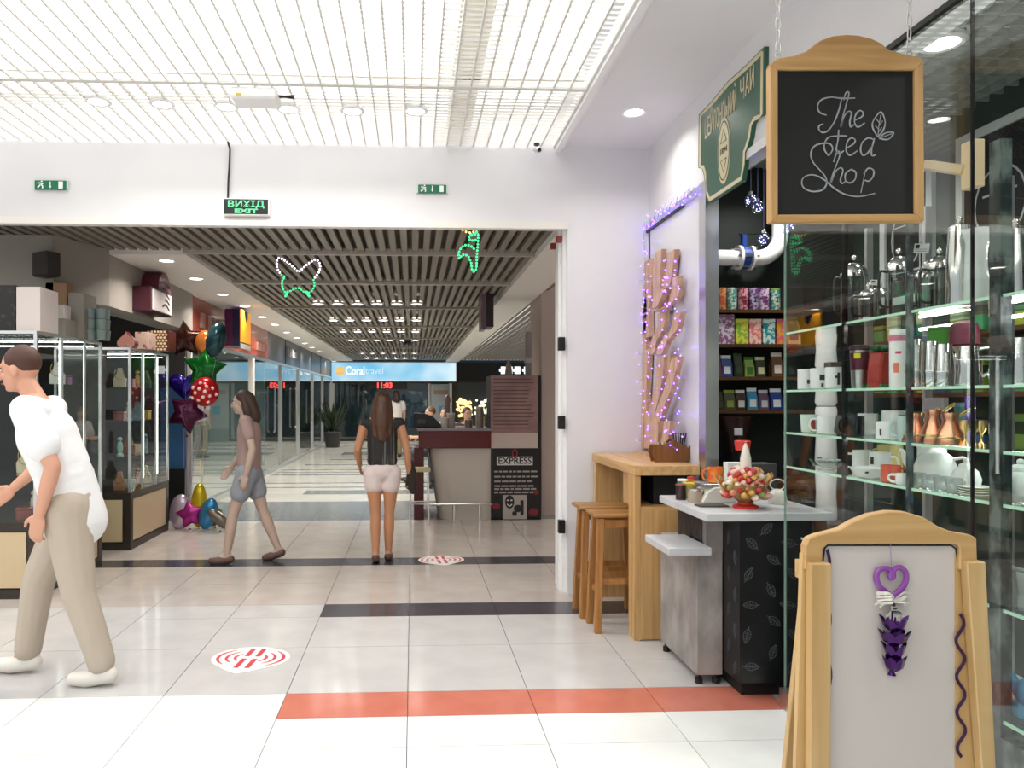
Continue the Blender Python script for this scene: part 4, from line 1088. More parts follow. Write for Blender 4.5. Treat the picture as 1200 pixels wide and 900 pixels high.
for a in range(6):
    MB().sph((.02 * math.cos(a * 1.05), .014 * math.sin(a * 1.05), .172), (.02, .014, .014), 8, 6, Matrix.Rotation(a * 1.05, 4, 'Z')).build('bow_loop', flat('#14552c', .35), t, True)
MB().bx(.02, .04, -.036, -.032, .06, .11).build('yellow_tag', flat('#e0b040'), t)
t = T('thermos', 'white thermos with pink lid and flower print on the second shelf', 'thermos', sp(1053, 1.93, 1))
MB().lathe([(.031, 0), (.033, .006), (.033, .185)], n=20).build('flask', P_, t, True)
MB().lathe([(.034, .185), (.034, .215), (.03, .225), (.0005, .226)], n=20).build('lid', flat('#c4788c', .35), t, True)
MB().lathe([(.0345, .21), (.032, .232), (.0005, .236)], n=20).build('cap', P_, t, True)
wrap_patch(MB(), .0335, .135, .145, FACE - .3, FACE + .3).build('print', flat('#c02858'), t)
wrap_patch(MB(), .0335, .06, .1, FACE - .5, FACE + .1).build('flower_print', flat('#e07a5a'), t)
for k, (px, h) in enumerate([(1072, .185), (1091, .17), (1106, .155)]):
    beaker('polished steel shaker, %s of three from the thick grey post' % ['first', 'second', 'third'][k], sp(px, 1.93, 1), S_, .033, h)
jug('narrow steel jug between the shakers and the milk jug', sp(1117, 1.96, 1), S_, .022, .12)
jug('wide steel milk jug on the second shelf before the glass seam', sp(1135, 1.93, 1), S_, .042, .14, 2.2)
jug('wide steel jug beyond the marbled post on the second shelf', sp(1194, 1.93, 1), S_, .05, .15, 2.2)
carton('bright green tin box behind the steel shakers', sp(1106, 2.1, 1), (.085, .07, .235), flat('#4a9a1e', .35), -.9, [(.72, .73, '#1a3a0c')], name='green_tin', cat='tin', lidc=flat('#3f8428', .35))
t = T('domed_tin', 'maroon dome lidded jar behind the milk jug', 'jar', sp(1130, 2.1, 1))
MB().lathe([(.045, 0), (.047, .01), (.047, .17), (.045, .17)], n=20).build('jar', mat('dark_red_jar', C('#5a1418'), .15), t, True)
MB().lathe([(.05, .165), (.05, .21), (.043, .243), (.02, .255), (.0005, .257)], n=20).build('dome_lid', flat('#7c3448', .4), t, True)
carton('slate blue box behind the first shaker', sp(1074, 2.1, 1), (.06, .06, .22), flat('#3e4650'), -.9, [(.35, .5, '#3a3a90')], cat='box')
# third shelf
mug('pale green mug with red triangle print on the third shelf', sp(948, 1.91, 2), flat('#cfe0d4', .15), .04, .09, .5, [(FACE - .2, FACE + .3, .1, .8)], '#9a3028', .85)
mug('white mug with faint grey print on the third shelf', sp(969, 1.91, 2), P_, .042, .088, 2.6, [(FACE - .2, FACE, .4, .55)], '#9aa0a0')
t = T('plate', 'dark round plate leaning beside the black slim post on the third shelf', 'plate', sp(986, 1.95, 2))
MB().lathe([(.045, 0), (.045, .006), (.03, .009), (.0005, .006)], (0, 0, .046), 24, Matrix.Rotation(-FACE - PI / 2, 4, 'Z').inverted() @ Matrix.Rotation(PI / 2 - .15, 4, 'X')).build('disc', flat('#3a3c3c', .3), t, True)
mug('black mug with red and yellow print on the third shelf', sp(1001, 1.92, 2), M['black_gloss'], .04, .09, 2, [(FACE + .1, FACE + .6, .45, .75)], '#d8c81e')
mug('white mug with black stamp, behind on the third shelf', sp(1017, 2.02, 2), P_, .04, .1, 2, [(FACE - .2, FACE + .4, .5, .8)], '#1c2420')
mug('white mug with seated figure print at the front of the third shelf', sp(1040, 1.9, 2), P_, .042, .075, -.6, [(FACE - .05, FACE + .15, .25, .6)], '#222222')
mug('white mug with wide black band behind on the third shelf', sp(1047, 2.05, 2), P_, .045, .115, 1.5, [(FACE - 1, FACE + .7, .45, .85)], '#16181a')
mug('pale blue glass mug by the thick grey post', sp(1060, 1.9, 2), flat('#b8d0cc', .1), .025, .1, 2)
cezve('copper coffee pot with long brass handle, nearest the thick grey post', sp(1074, 1.93, 2), .043, .11, -.6)
cezve('copper coffee pot with banded neck, middle of the three', sp(1094, 1.93, 2), .04, .125, -.4)
cezve('copper coffee pot with flared rim, rightmost of the three', sp(1114, 1.92, 2), .042, .115, -.5)
for k, px in enumerate((1131, 1141, 1150)):
    t = T('brass_goblet', ['small brass and shell goblet right of the copper pots', 'small dark brass goblet, middle of the row right of the copper pots', 'small brass goblet against the glass seam'][k], 'goblet', sp(px, 1.93 + .02 * k, 2), 0, 'small brass goblets')
    MB().lathe([(.018, 0), (.016, .006), (.004, .02), (.004, .04), (.017, .06), (.019, .09), (.016, .09), (.0005, .065)], n=14).build('goblet', M['brass'] if k != 1 else mat('dark_brass', (.3, .22, .1), .3, 1), t, True)
carton('pinkish grey box behind the copper coffee pots', sp(1097, 2.12, 2), (.07, .05, .17), flat('#8a7074'), -.9, [(.55, 1.001, '#a89ca4')])
cylinder_tin('teal bottle tin behind the copper coffee pots', sp(1129, 2.12, 2), flat('#3a7a74'), .03, .15, flat('#6a8aa0'))
carton('violet tag box hanging over the third shelf', sp(1137, 2.05, 2), (.03, .02, .175), flat('#5a3ac0'), -.9)
# fourth shelf
t = T('glass_bowl', 'clear bowl with pink petals at the left of the fourth shelf', 'bowl', sp(968, 1.93, 3))
MB().lathe([(.03, 0), (.06, .02), (.075, .05), (.072, .05), (.055, .022), (.0005, .006)], n=22).build('bowl', M['glass'], t, True)
random.seed(4)
for k in range(12):
    MB().sph((random.uniform(-.04, .04), random.uniform(-.04, .04), .035 + random.uniform(0, .02)), (.012, .01, .006), 7, 5).build('petal', flat(random.choice(['#d8a0a8', '#e0e0dc', '#c0c8c4', '#b8546a'])), t, True)
t = T('bowl', 'white porcelain bowl with small print on the fourth shelf', 'bowl', sp(1017, 1.9, 3))
MB().lathe([(.03, 0), (.05, .01), (.07, .045), (.066, .045), (.045, .012), (.0005, .01)], n=22).build('bowl', P_, t, True)
wrap_patch(MB(), .062, .025, .034, FACE - .1, FACE + .1).build('print', M['black'], t)
mug('white mug with parrot and black panel print on the fourth shelf', sp(1010, 2.03, 3), P_, .04, .1, 2.5, [(FACE - .3, FACE + .5, .25, .7)], '#141414')
mug('white mug with black square and big handle on the fourth shelf', sp(1031, 2.0, 3), P_, .042, .105, -.9, [(FACE, FACE + .4, .5, .8)], '#222222')
mug('cream and gold rimmed mug at the back of the fourth shelf', sp(1043, 2.1, 3), flat('#c8b878', .2), .05, .13, 2)
mug('orange red mug at the front of the fourth shelf', sp(1044, 1.89, 3), flat('#d0583c', .2), .036, .07, -.5)
mug('small white cup before the thick grey post on the fourth shelf', sp(1058, 1.885, 3), P_, .025, .045, 2)
teapot('large white teapot without lid stacked at the back of the fourth shelf', sp(1096, 2.07, 3), P_, .075, .12, PI / 2 + .6, False)
t = T('canister', 'tall white canister behind the large white teapot', 'canister', sp(1092, 2.13, 3))
MB().lathe([(.05, 0), (.052, .005), (.052, .14), (.0005, .142)], n=22).build('jar', P_, t, True)
MB().lathe([(.053, .13), (.053, .146), (.0005, .15)], n=22).build('lid', P_, t, True)
teapot('small white teapot with knobbed lid on the fourth shelf', sp(1132, 1.99, 3), P_, .048, .085, .9)
for k, px in enumerate((1075, 1090, 1104, 1118)):
    t = T('glass_cup', 'clear cut glass cup on the fourth shelf, %s from the thick grey post' % ['first', 'second', 'third', 'fourth'][k], 'glass', sp(px, 1.89, 3), 0, 'cut glass cups on the fourth shelf')
    MB().lathe([(.02, 0), (.024, .005), (.028, .055), (.026, .055), (.02, .008), (.0005, .007)], n=12).build('cup', mat('cut_glass', C('#dfe6e4'), .06, trans=.75, ior=1.45), t)
    MB().tube(crom([(.026, 0, .048), (.042, 0, .045), (.04, 0, .018), (.023, 0, .014)], 3), .003, 5).build('handle', P_, t, True)
t = T('saucer_stack', 'stack of plates with yellow edging on the fourth shelf', 'plates', sp(1143, 1.92, 3))
for k in range(4): MB().lathe([(.03, .008 * k), (.05, .008 * k + .008), (.048, .01 + .008 * k), (.0005, .004 + .008 * k)], n=20).build('plate', flat(['#e4e0c8', '#e8e8e4', '#d8d0b0', '#e8e8e4'][k], .2), t, True)
teapot('white teapot beyond the marbled post on the fourth shelf', sp(1196, 1.96, 3), P_, .07, .1, 1.2)
# fifth shelf
t = T('painted_egg', 'painted oval plate standing on the fifth shelf behind the board crest', 'ornament', sp(1014, 1.92, 4))
MB().sph((0, 0, .05), (.03, .012, .05), 14, 10, Matrix.Rotation(-.8, 4, 'Z')).build('oval', pattern('painted', '#d8d8d0', '#7a86b0', 40), t, True)
t = T('glass_jar', 'pale green glass jar on the fifth shelf behind the board crest', 'jar', sp(1047, 1.93, 4))
MB().lathe([(.04, 0), (.045, .01), (.045, .06), (.03, .08), (.03, .095), (.0005, .096)], n=18).build('jar', mat('pale_green_glass', C('#a8c4a8'), .08, trans=.5), t, True)
cl5 = [('#5a3a7a', '#c09a3a', 'purple and gold'), ('#8a2a30', '#c8a040', 'red and gold'), ('#2a3a8a', '#c8c8d0', 'navy blue'), ('#7a7a88', '#d8d8d8', 'lilac grey'), ('#a83a5a', '#e0d0d0', 'pink')]
for k, px in enumerate((1087, 1099, 1127, 1141, 1113)):
    carton('%s gift box on the fifth shelf behind the board crest' % cl5[k][2], sp(px, 1.93, 4), (.045, .045, .09 + .01 * (k % 3)), flat(cl5[k][0]), -.9, [(.6, .75, cl5[k][1])], group='gift boxes on the fifth shelf')
# lowest goods behind the board's right leg
t = T('soft_toy', 'sky blue plush bow on the lowest shelf beyond the marbled post', 'toy', sp(1192, 1.93, 5))
for s_ in (-1, 1): MB().sph((0, s_ * .06, .09), (.035, .07, .05), 12, 8, Matrix.Rotation(s_ * .4, 4, 'X')).build('bow_loop', flat('#3a9ac0', .8), t, True)
MB().sph((0, 0, .09), .025, 10, 6).build('knot', flat('#2a86ac', .8), t, True)
MB().bx(-.03, .03, -.05, .05, 0, .06).build('tail', flat('#3a9ac0', .8), t, bevel=.01)
for k, (px, r, X) in enumerate([(1175, .06, 1.94), (1205, .07, 1.96), (1152, .05, 1.95)]):
    t = T('plush_ball', 'fluffy white plush bundle on the lowest shelf, %s' % ['left of the blue bow', 'right of the blue bow', 'behind the right leg of the sandwich board'][k], 'toy', sp(px, X, 5))
    random.seed(k); mb = MB()
    for q in range(14): mb.sph((random.uniform(-.5, .5) * r, random.uniform(-.6, .6) * r, r * random.uniform(.45, 1.2)), r * .5, 8, 6)
    mb.build('fluff', flat('#e2dedb', .9), t, True)
for k, px in enumerate((1178, 1190, 1202)):
    t = T('cut_glass_vase', 'cut glass vase on the fifth shelf beyond the marbled post, %s' % ['left', 'middle', 'right'][k], 'vase', sp(px, 1.92, 4))
    MB().lathe([(.022, 0), (.026, .01), (.02, .05), (.032, .12), (.03, .12), (.0005, .03)], n=10).build('vase', mat('cut_glass_b', C('#cfd8d8'), .08, trans=.6), t)

# ---- side wall shelves with boxes, and framed pictures
sw2 = thing('side_wall_shelves', 'brown wall shelves of green and pink boxes on the green side wall', 'shelf', (3.1, 3, 1.4))
for z in (1.2, 1.5, 1.83):
    MB().bx(3.0, 3.198, .6, 4.85, z - .025, z).build('shelf', M['shelf_wood'], sw2, w=True)
cols = ['#4a8a4a', '#7a9a4a', '#2f7a5a', '#9aa83a', '#4a9a6a', '#6a8a3a', '#3a5a7a']
colp = ['#a83a5a', '#c05a78', '#8a2a48', '#b86a7a']
wn = ['first', 'second', 'third', 'fourth', 'fifth', 'sixth', 'seventh', 'eighth', 'ninth', 'tenth', 'eleventh', 'twelfth', 'thirteenth', 'fourteenth', 'fifteenth', 'sixteenth', 'seventeenth', 'eighteenth']
random.seed(9)
for zi, z in enumerate((1.83, 1.5, 1.2)):
    for k in range(17):
        y = 4.7 - k * .14
        c = cols[(k * 3 + zi) % 7] if k < 12 else colp[(k + zi) % 4]
        h = random.uniform(.15, .19)
        carton('%s tea packet on the %s brown wall shelf, %s from the back' % ('green' if k < 12 else 'pink', ['upper', 'middle', 'lower'][zi], wn[k]), (3.09, y, z), (.07, .1, h), flat(c), 0, [(.45, .8, '#c8d0a8' if k % 2 else '#22301f')], name='tea_packet', cat='packet', group='packets on the side wall shelves')
whitef = flat('#d5dad8', .4)
def frame(label, y0, y1, z0, z1, deco):
    t = T('picture_frame', label, 'picture', (3.2, (y0 + y1) / 2, z0))
    w = .05
    for a in ((y0, y0 + w, z0, z1), (y1 - w, y1, z0, z1)): MB().bx(3.17, 3.2, *a).build('frame_side', whitef, t, w=True)
    for a in ((y0 + w, y1 - w, z0, z0 + w), (y0 + w, y1 - w, z1 - w, z1)): MB().bx(3.17, 3.2, *a).build('frame_rail', whitef, t, w=True)
    MB().bx(3.185, 3.199, y0 + w, y1 - w, z0 + w, z1 - w).build('black_print', M['black_matte'], t, w=True)
    cy, cz = (y0 + y1) / 2, (z0 + z1) / 2; mb = MB()
    for a in deco: mb.stroke([(3.184, cy + p[0] * (y1 - y0) * .32, cz + p[1] * (z1 - z0) * .32) for p in a], .012, (-1, 0, 0), .001)
    mb.build('drawing', flat('#aab2b4'), t, w=True)
cir = [(math.cos(2 * PI * k / 20) * .9, math.sin(2 * PI * k / 20) * .7) for k in range(21)]
frame('white framed black print with cup drawing nearest the back wall', 4.36, 4.86, 2.08, 2.93, [[(-.8, -.8), (-.8, .3), (.8, .3), (.8, -.8), (-.8, -.8)], [(-.3, .5), (-.3, 1)], [(.2, .5), (.2, 1)], cir])
frame('white framed black print nearer the shop window', 3.55, 4.16, 2.08, 2.98, [cir, [(-.8, -1), (.8, -1)], [(-.6, .2), (.6, .2)]])
t = T('wooden_spotlight', 'pale wooden swivel bracket fixed inside the shop window top', 'bracket', at(1140, 190, X=1.9))
MB().bx(-.02, .02, -.03, .03, -.09, .07).build('plate', flat('#d8c09a'), t, bevel=.003)
MB().bar((-.0, .03, -.02), (-.07, .13, .03), .06, .03).build('arm', flat('#d8c09a'), t, bevel=.003)

# ---- things on the bar table
sculp = thing('wood_sculpture', 'tall sculpture of wavy wood planks wrapped in violet fairy lights', 'sculpture', (1.7, 5.1, 1.06))
def wp(cx, cy, x=1.71): return at(740 + cx / 3.467, 280 + cy / 3.467, X=x)     # set down on the plane of the white panel
wd = wood('raw_plank', C('#d6b094'), C('#b58a6c'), (1, 1, .08), 22)
planks = [
    ([(60, 850), (62, 760), (58, 650), (62, 560), (66, 450)], 24, 1.735), ([(75, 850), (80, 760), (100, 670), (118, 590), (128, 480)], 30, 1.71), ([(100, 850), (108, 760), (130, 680), (160, 600), (188, 480)], 30, 1.69),
    ([(60, 470), (58, 380), (62, 300), (60, 190)], 20, 1.74), ([(85, 470), (98, 420), (128, 360), (130, 300)], 30, 1.71), ([(120, 470), (140, 420), (180, 370), (196, 300)], 30, 1.69),
    ([(72, 400), (70, 300), (76, 200), (74, 85)], 26, 1.74), ([(105, 290), (112, 230), (112, 150), (118, 50)], 32, 1.725), ([(140, 300), (145, 230), (160, 150), (172, 50)], 30, 1.735),
    ([(100, 280), (120, 240), (130, 205)], 28, 1.68), ([(120, 290), (160, 265), (190, 230), (192, 205)], 26, 1.67), ([(170, 260), (186, 200), (186, 155)], 26, 1.72),
    ([(52, 850), (54, 760), (52, 670)], 12, 1.73), ([(100, 850), (105, 780), (104, 740)], 30, 1.66), ([(140, 850), (150, 790), (155, 740)], 28, 1.67), ([(90, 700), (112, 620), (150, 540), (160, 470)], 20, 1.73)]
for pts, w, x in planks:
    c = crom([wp(a, b, x) for a, b in pts], 5); mb = MB(); n = len(c); vs = []
    for p in c:
        W = w / 3.467 / 860 * p.y * p.y / x * .95
        for dy, dx in ((-W / 2, -.018), (W / 2, -.018), (W / 2, .018), (-W / 2, .018)): vs.append((min(p.x + dx, 1.755), min(p.y + dy, 5.44), max(p.z, 1.062)))
    fs = [(0, 1, 2, 3), tuple(4 * (n - 1) + q for q in (3, 2, 1, 0))] + [(4 * i + q, 4 * i + (q + 1) % 4, 4 * i + 4 + (q + 1) % 4, 4 * i + 4 + q) for i in range(n - 1) for q in range(4)]
    mb.add(vs, fs).build('plank', wd, sculp, w=True)
MB().bx(1.65, 1.734, 4.8, 5.42, 1.06, 1.08).build('foot', wd, sculp, w=True)
fs2 = thing('fairy_light_string', 'violet fairy lights wound around the tall wood sculpture', 'fairy lights', (1.64, 5.1, 1.07))
random.seed(21); pts = [wp(90, 880, 1.62)]
for k in range(110):
    f = k / 109; a = k * .9
    pts.append(wp(115 + 80 * math.sin(a) + random.uniform(-14, 14), 860 - 790 * f + random.uniform(-18, 18), 1.66 + .03 * math.cos(a)))
MB().tube(pts, .001, 4).build('wire', wire_m, fs2, w=True)
mb = MB()
for p in pts: mb.sph(p, .005, 6, 4)
for (cx, cy) in ((80, 235), (135, 150), (118, 430), (110, 710), (140, 790), (95, 870), (150, 270), (145, 205)):
    for q in range(3): mb.sph(wp(cx + random.uniform(-14, 14), cy + random.uniform(-14, 14), 1.65), .0065, 6, 4)
tag(mb.build('bulbs', purple, fs2, w=True), kind='stuff')
q = at(787, 541, Z=1.06)
hol = T('teapot_holder', 'brown wooden holder in the outline of a teapot on the bar table', 'holder', (q.x, q.y, 1.06))
pr = [(-.13, 0), (.1, 0), (.125, .03), (.13, .08), (.145, .12), (.125, .115), (.1, .09), (.07, .11), (.03, .125), (.0, .145), (-.03, .125), (-.09, .11), (-.14, .11), (-.15, .06)]
pr = [(a * .92, b * 1.0) for a, b in pr]
for y in (-.045, .035): MB().prism(pr, 'y', y, y + .01).build('side', wood('brown_ply', C('#8a5a2c'), C('#6f4520')), hol)
MB().bx(-.11, .09, -.036, .036, 0, .01).build('floor', wood('brown_ply_b', C('#8a5a2c'), C('#6f4520')), hol)
for k in range(9):
    st_ = T('sugar_stick', 'paper sugar stick sticking out of the teapot holder, %s from the wall' % wn[k], 'sugar stick', (q.x - .075 + .014 * k, q.y, 1.072), 0, 'sugar sticks')
    MB().bar((0, -.02, 0), (random.uniform(-.02, .02), .01, .115), .012, .004).build('stick', flat('#d8c4a4', .6), st_)
for k in range(6):
    st_ = T('black_straw', 'short black straw standing in the teapot holder, %s from the left' % wn[k], 'straw', (q.x + .035 + .006 * k, q.y + .01, 1.072), 0, 'black straws')
    MB().tube([(0, 0, 0), ((k - 2) * .011, .0, .17)], .004, 6).build('straw', M['black'], st_)
q2 = at(823, 540, Z=1.06)
cup = T('straw_cup', 'black cup of stirrers at the right end of the bar table', 'cup', (1.70, 4.75, 1.06))
MB().lathe([(.025, 0), (.03, .08), (.028, .08), (.0005, .01)], n=16).build('cup', M['black'], cup, True)
for k in range(6): MB().tube([(0, 0, .01), ((k - 2.5) * .012, .01, .14)], .003, 5).build('stirrer', flat('#2a4a34'), cup)
# ================================================================== PASSAGE HEADER THINGS
def exitsign(label, px0, px1, py0, py1):
    a = at(px0, py0, Y=WY); b = at(px1, py1, Y=WY); cx, cz = (a.x + b.x) / 2, (a.z + b.z) / 2; w, h = b.x - a.x, a.z - b.z
    t = thing('escape_route_sign', label, 'exit sign', (cx, WY, cz), 0, 'green escape route signs')
    MB().bx(-w / 2, w / 2, -.02, 0, -h / 2, h / 2).build('plate', mat('escape_green', C('#0f6b4a'), .3), t, bevel=.003)
    for s_ in (-1, 1): MB().bx(s_ * (w / 2 + .006) - .006, s_ * (w / 2 + .006) + .006, -.016, 0, -h / 2, h / 2).build('end_clip', flat('#c8d8d0', .3), t)
    W = flat('#eaf2ee')
    k = h / .075
    st = [[(-.085, .02), (-.075, .005), (-.085, -.01), (-.1, -.025)], [(-.075, .005), (-.06, -.012), (-.062, -.03)], [(-.1, .012), (-.082, .018), (-.066, .006), (-.056, .012)]]
    mb = MB()
    for q in st: mb.stroke([(x * w / .25, -.021, z * k) for x, z in q], .011 * k, (0, -1, 0), .001)
    mb.sph((-.068 * w / .25, -.021, .028 * k), (.007 * k, .001, .007 * k), 8, 6)
    mb.build('running_figure', W, t)
    mb = MB().stroke([(0, -.021, .026 * k), (0, -.021, -.012 * k)], .008 * k, (0, -1, 0), .001); mb.prism([(-.01 * k, -.01 * k), (.01 * k, -.01 * k), (0, -.03 * k)], 'y', -.0222, -.021); mb.build('arrow', W, t)
    MB().bx(.065 * w / .25, .1 * w / .25, -.0222, -.02, -.03 * k, .028 * k).build('door_symbol', W, t)
exitsign('small green running man sign at the left of the header', 42, 79, 212, 223)
exitsign('small green running man sign right of the lit exit sign on the header', 490, 523, 217, 227)
a = at(263, 234, Y=WY); b = at(317, 254.5, Y=WY); w, h = b.x - a.x, a.z - b.z
xs = thing('exit_light_box', 'black lit exit sign with green letters ВИХІД EXIT over the passage', 'exit sign', ((a.x + b.x) / 2, WY, (a.z + b.z) / 2))
MB().bx(-w / 2, w / 2, -.05, 0, -h / 2, h / 2).build('housing', M['white_paint'], xs, bevel=.004)
MB().bx(-w / 2 + .008, w / 2 - .008, -.052, -.05, -h / 2 + .008, h / 2 - .008).build('face', flat('#0c1a14', .3), xs)
gl = emis('exit_green', (.25, .95, .5), 1.2)
c = (a + b) / 2
text('lettering', 'ВИХІД', .062, (c.x, WY - .053, c.z + .017), (0, -1, 0), gl, xs, width=w * .78, bold=.0012)
text('lettering', 'EXIT', .042, (c.x, WY - .053, c.z - .033), (0, -1, 0), gl, xs, width=w * .5, bold=.002)
MB().tube([at(267, 232, Y=WY - .02), at(267.5, 215, Y=WY - .015), at(269, 190, Y=WY - .015), at(269.5, 175, Y=WY - .02), at(267, 166, Y=WY - .03)], .008, 6).build('cable', M['black'], xs, True, w=True)
# router on the ceiling
p = at(300, 119, Y=4.5)
rt = thing('ceiling_router', 'white wireless router with small antennas under the louvre ceiling', 'router', (p.x, 4.5, CZ))
MB().bx(-.14, .14, -.09, .09, -.085, -.02).build('case', M['white_paint'], rt, bevel=.012)
for x in (-.08, .0, .09): MB().bar((x, 0, -.02), (x, 0, 0), .02, .02).build('bracket', M['steel'], rt)
for s_, (dx, dz) in ((1, (.1, .01)), (1, (.1, -.012)), (-1, (-.06, .0))): MB().tube([(s_ * .13, .02 * dz * 50, -.04), (s_ * .13 + dx, .02 * dz * 50, -.04 + dz)], .006, 6).build('antenna', M['white_paint'] if s_ < 0 else M['black'], rt)
MB().bx(-.1, -.07, -.091, -.088, -.075, -.06).build('sticker', flat('#d8b838'), rt)
# CCTV camera
p = at(629, 168, Y=5.36)
cc_ = thing('security_camera', 'small security camera where the louvre ceiling meets the header', 'camera', (p.x, 5.36, CZ))
MB().cyl((0, 0, 0), .022, -.012, 0, 14).build('mount', M['black'], cc_, True)
MB().bar((0, 0, -.01), (0, -.01, -.035), .012, .012).build('arm', M['steel'], cc_)
mm = Matrix.Rotation(PI / 2 + .35, 4, 'X') @ Matrix.Rotation(.3, 4, 'Y')
MB().lathe([(.018, -.03), (.02, .04), (.016, .045)], (0, -.01, -.05), 14, mm).build('body', M['steel'], cc_, True)
MB().lathe([(.014, .046), (.0005, .047)], (0, -.01, -.05), 14, mm).build('lens', M['black_gloss'], cc_, True)

# ================================================================== JEWELLERY KIOSKS
alu = mat('aluminium_edge', (.75, .75, .75), .3, 1)
ledk = emis('kiosk_led', (1, .97, .94), 7)
def kiosk(label, x0, x1, y0, y1, ymull, xm=None):
    t = thing('display_cabinet', label, 'display cabinet', ((x0 + x1) / 2, (y0 + y1) / 2, 0), 0, 'glass jewellery cabinets')
    zb, zt = .556, 1.94
    MB().bx(x0 + .02, x1 - .02, y0 + .02, y1 - .02, 0, zb - .01).build('carcass', M['dark_frame'], t, w=True)
    MB().bx(x0, x1, y0, y1, zb - .06, zb).build('top_board', M['dark_frame'], t, w=True)
    MB().bx(x0, x1, y0, y1, 0, .07).build('plinth', M['dark_frame'], t, w=True)
    for a, b in ((x0, x0 + .07), (x1 - .07, x1)):
        for c_, d in ((y0, y0 + .07), (y1 - .07, y1)):
            MB().bx(a, b, c_, d, .07, zb - .06).build('corner_stile', M['dark_frame'], t, w=True)
    n = max(1, round((x1 - x0) / .7))
    for k in range(n):
        a = x0 + .07 + (x1 - x0 - .14) * k / n; b = x0 + .07 + (x1 - x0 - .14) * (k + 1) / n
        MB().bx(a + .01, b - .01, y0 + .006, y0 + .025, .08, zb - .07).build('cream_panel', M['cream'], t, w=True)
    MB().bx(x1 - .025, x1 - .006, y0 + .08, y1 - .08, .08, zb - .07).build('cream_panel', M['cream'], t, w=True)
    q = .012
    for (x, y) in ((x0 + .01, y0 + .01), (x1 - .01, y0 + .01), (x1 - .01, y1 - .01), (x0 + .01, y1 - .01)):
        MB().bx(x - q, x + q, y - q, y + q, zb, zt).build('corner_post', alu, t, w=True)
    for y in ymull: MB().bx(x1 - .016, x1 - .002, y - .008, y + .008, zb, zt).build('mullion', alu, t, w=True)
    for z in (zt,):
        MB().bx(x0, x1, y0, y0 + .02, z, z + .022).build('top_rail', alu, t, w=True)
        MB().bx(x1 - .02, x1, y0 + .02, y1, z, z + .022).build('top_rail', alu, t, w=True)
    MB().bx(x0 + .01, x1 - .02, y0 + .02, y1 - .01, zt + .005, zt + .018).build('roof_glass', M['glass'], t, w=True)
    MB().bx(x0 + .03, x1 - .03, y0 + .006, y0 + .01, zb, zt).build('front_pane', M['glass'], t, w=True)
    MB().bx(x1 - .01, x1 - .006, y0 + .03, y1 - .03, zb, zt).build('side_pane', M['glass'], t, w=True)
    for z in (.9, 1.25, 1.58):
        MB().bx(x0 + .03, x1 - .03, y0 + .03, y1 - .03, z - .006, z).build('glass_shelf', gsh, t, w=True)
    MB().bx(x0 + .02, x0 + .035, y0 + .02, y1 - .02, zb, zt).build('mirror_back', mat('kiosk_back', C('#57453f'), .25), t, w=True)
    for y in (y0 + .45, y1 - .25):
        MB().bx(x1 - .05, x1 - .035, y - .006, y + .006, zb + .1, zt - .02).build('led_strip', ledk, t, w=True)
    MB().bx(x0 + .06, x1 - .06, y1 - .04, y1 - .03, zt - .02, zt - .01).build('led_strip', ledk, t, w=True)
    return t
kiosk('large glass jewellery cabinet on a cream and dark base at the left edge', -4.35, -2.75, 5.49, 6.62, [5.9, 6.3])
kiosk('smaller glass jewellery cabinet further down, topped by patterned boxes', -3.45, -2.73, 7.22, 8.33, [7.55, 7.95])
random.seed(31)
tc_ = [('#8a3a34', 'red'), ('#c8b49a', 'cream'), ('#6a7a8a', 'blue grey'), ('#b89a5a', 'gold'), ('#4a5a4a', 'green'), ('#d8d0cc', 'white'), ('#7a5a7a', 'mauve'), ('#3a3430', 'black'), ('#b87a5a', 'copper'), ('#9ab0b0', 'pale teal')]
shn = ['bottom', 'second', 'third', 'top']
def trinket(x, y, z, where, k):
    c, nm = tc_[k % len(tc_)]; kind = k % 3
    if kind == 0:
        t = thing('trinket_box', '%s trinket box %s' % (nm, where), 'box', (x, y, z), 0, 'trinkets in the jewellery cabinets')
        MB().bx(-.05, .05, -.04, .04, 0, .07).build('box', flat(c, .35), t, bevel=.004); MB().bx(-.053, .053, -.043, .043, .07, .09).build('lid', flat(c, .25), t, bevel=.004)
    elif kind == 1:
        t = thing('figurine', '%s figurine %s' % (nm, where), 'figurine', (x, y, z), 0, 'trinkets in the jewellery cabinets')
        MB().lathe([(.035, 0), (.036, .012), (.02, .03), (.03, .08), (.022, .13), (.01, .145)], n=14).build('body', flat(c, .25), t, True); MB().sph((0, 0, .165), .024, 12, 8).build('head', flat(c, .25), t, True)
    else:
        t = thing('necklace_stand', '%s necklace bust %s' % (nm, where), 'necklace stand', (x, y, z), 0, 'trinkets in the jewellery cabinets')
        MB().prism([(-.06, 0), (.06, 0), (.065, .08), (.03, .13), (.02, .19), (-.02, .19), (-.03, .13), (-.065, .08)], 'y', -.012, .012).build('bust', flat(c, .6), t, bevel=.006)
        MB().tube([(.045 * math.sin(a), -.016, .12 - .06 * math.cos(a) + .01) for a in [-2.4 + 4.8 * q / 12 for q in range(13)]], .003, 5).build('chain', M['brass'], t)
k = 0
for zi, z in enumerate((.556, .9, 1.25, 1.58)):
    for j in range(4):
        y = 5.68 + .25 * j
        trinket(-2.93 - .06 * (j % 2), y, z, 'on the large cabinet %s shelf, %s from front' % (shn[zi], wn[j]), k); k += 1
    for j in range(3):
        trinket(-3.25 - .3 * j, 5.66, z, 'behind the large cabinet front glass, %s shelf, %s from corner' % (shn[zi], wn[j]), k); k += 1
    for j in range(4):
        trinket(-2.9, 7.4 + .23 * j, z, 'on the smaller cabinet %s shelf, %s from front' % (shn[zi], wn[j]), k + 1); k += 1
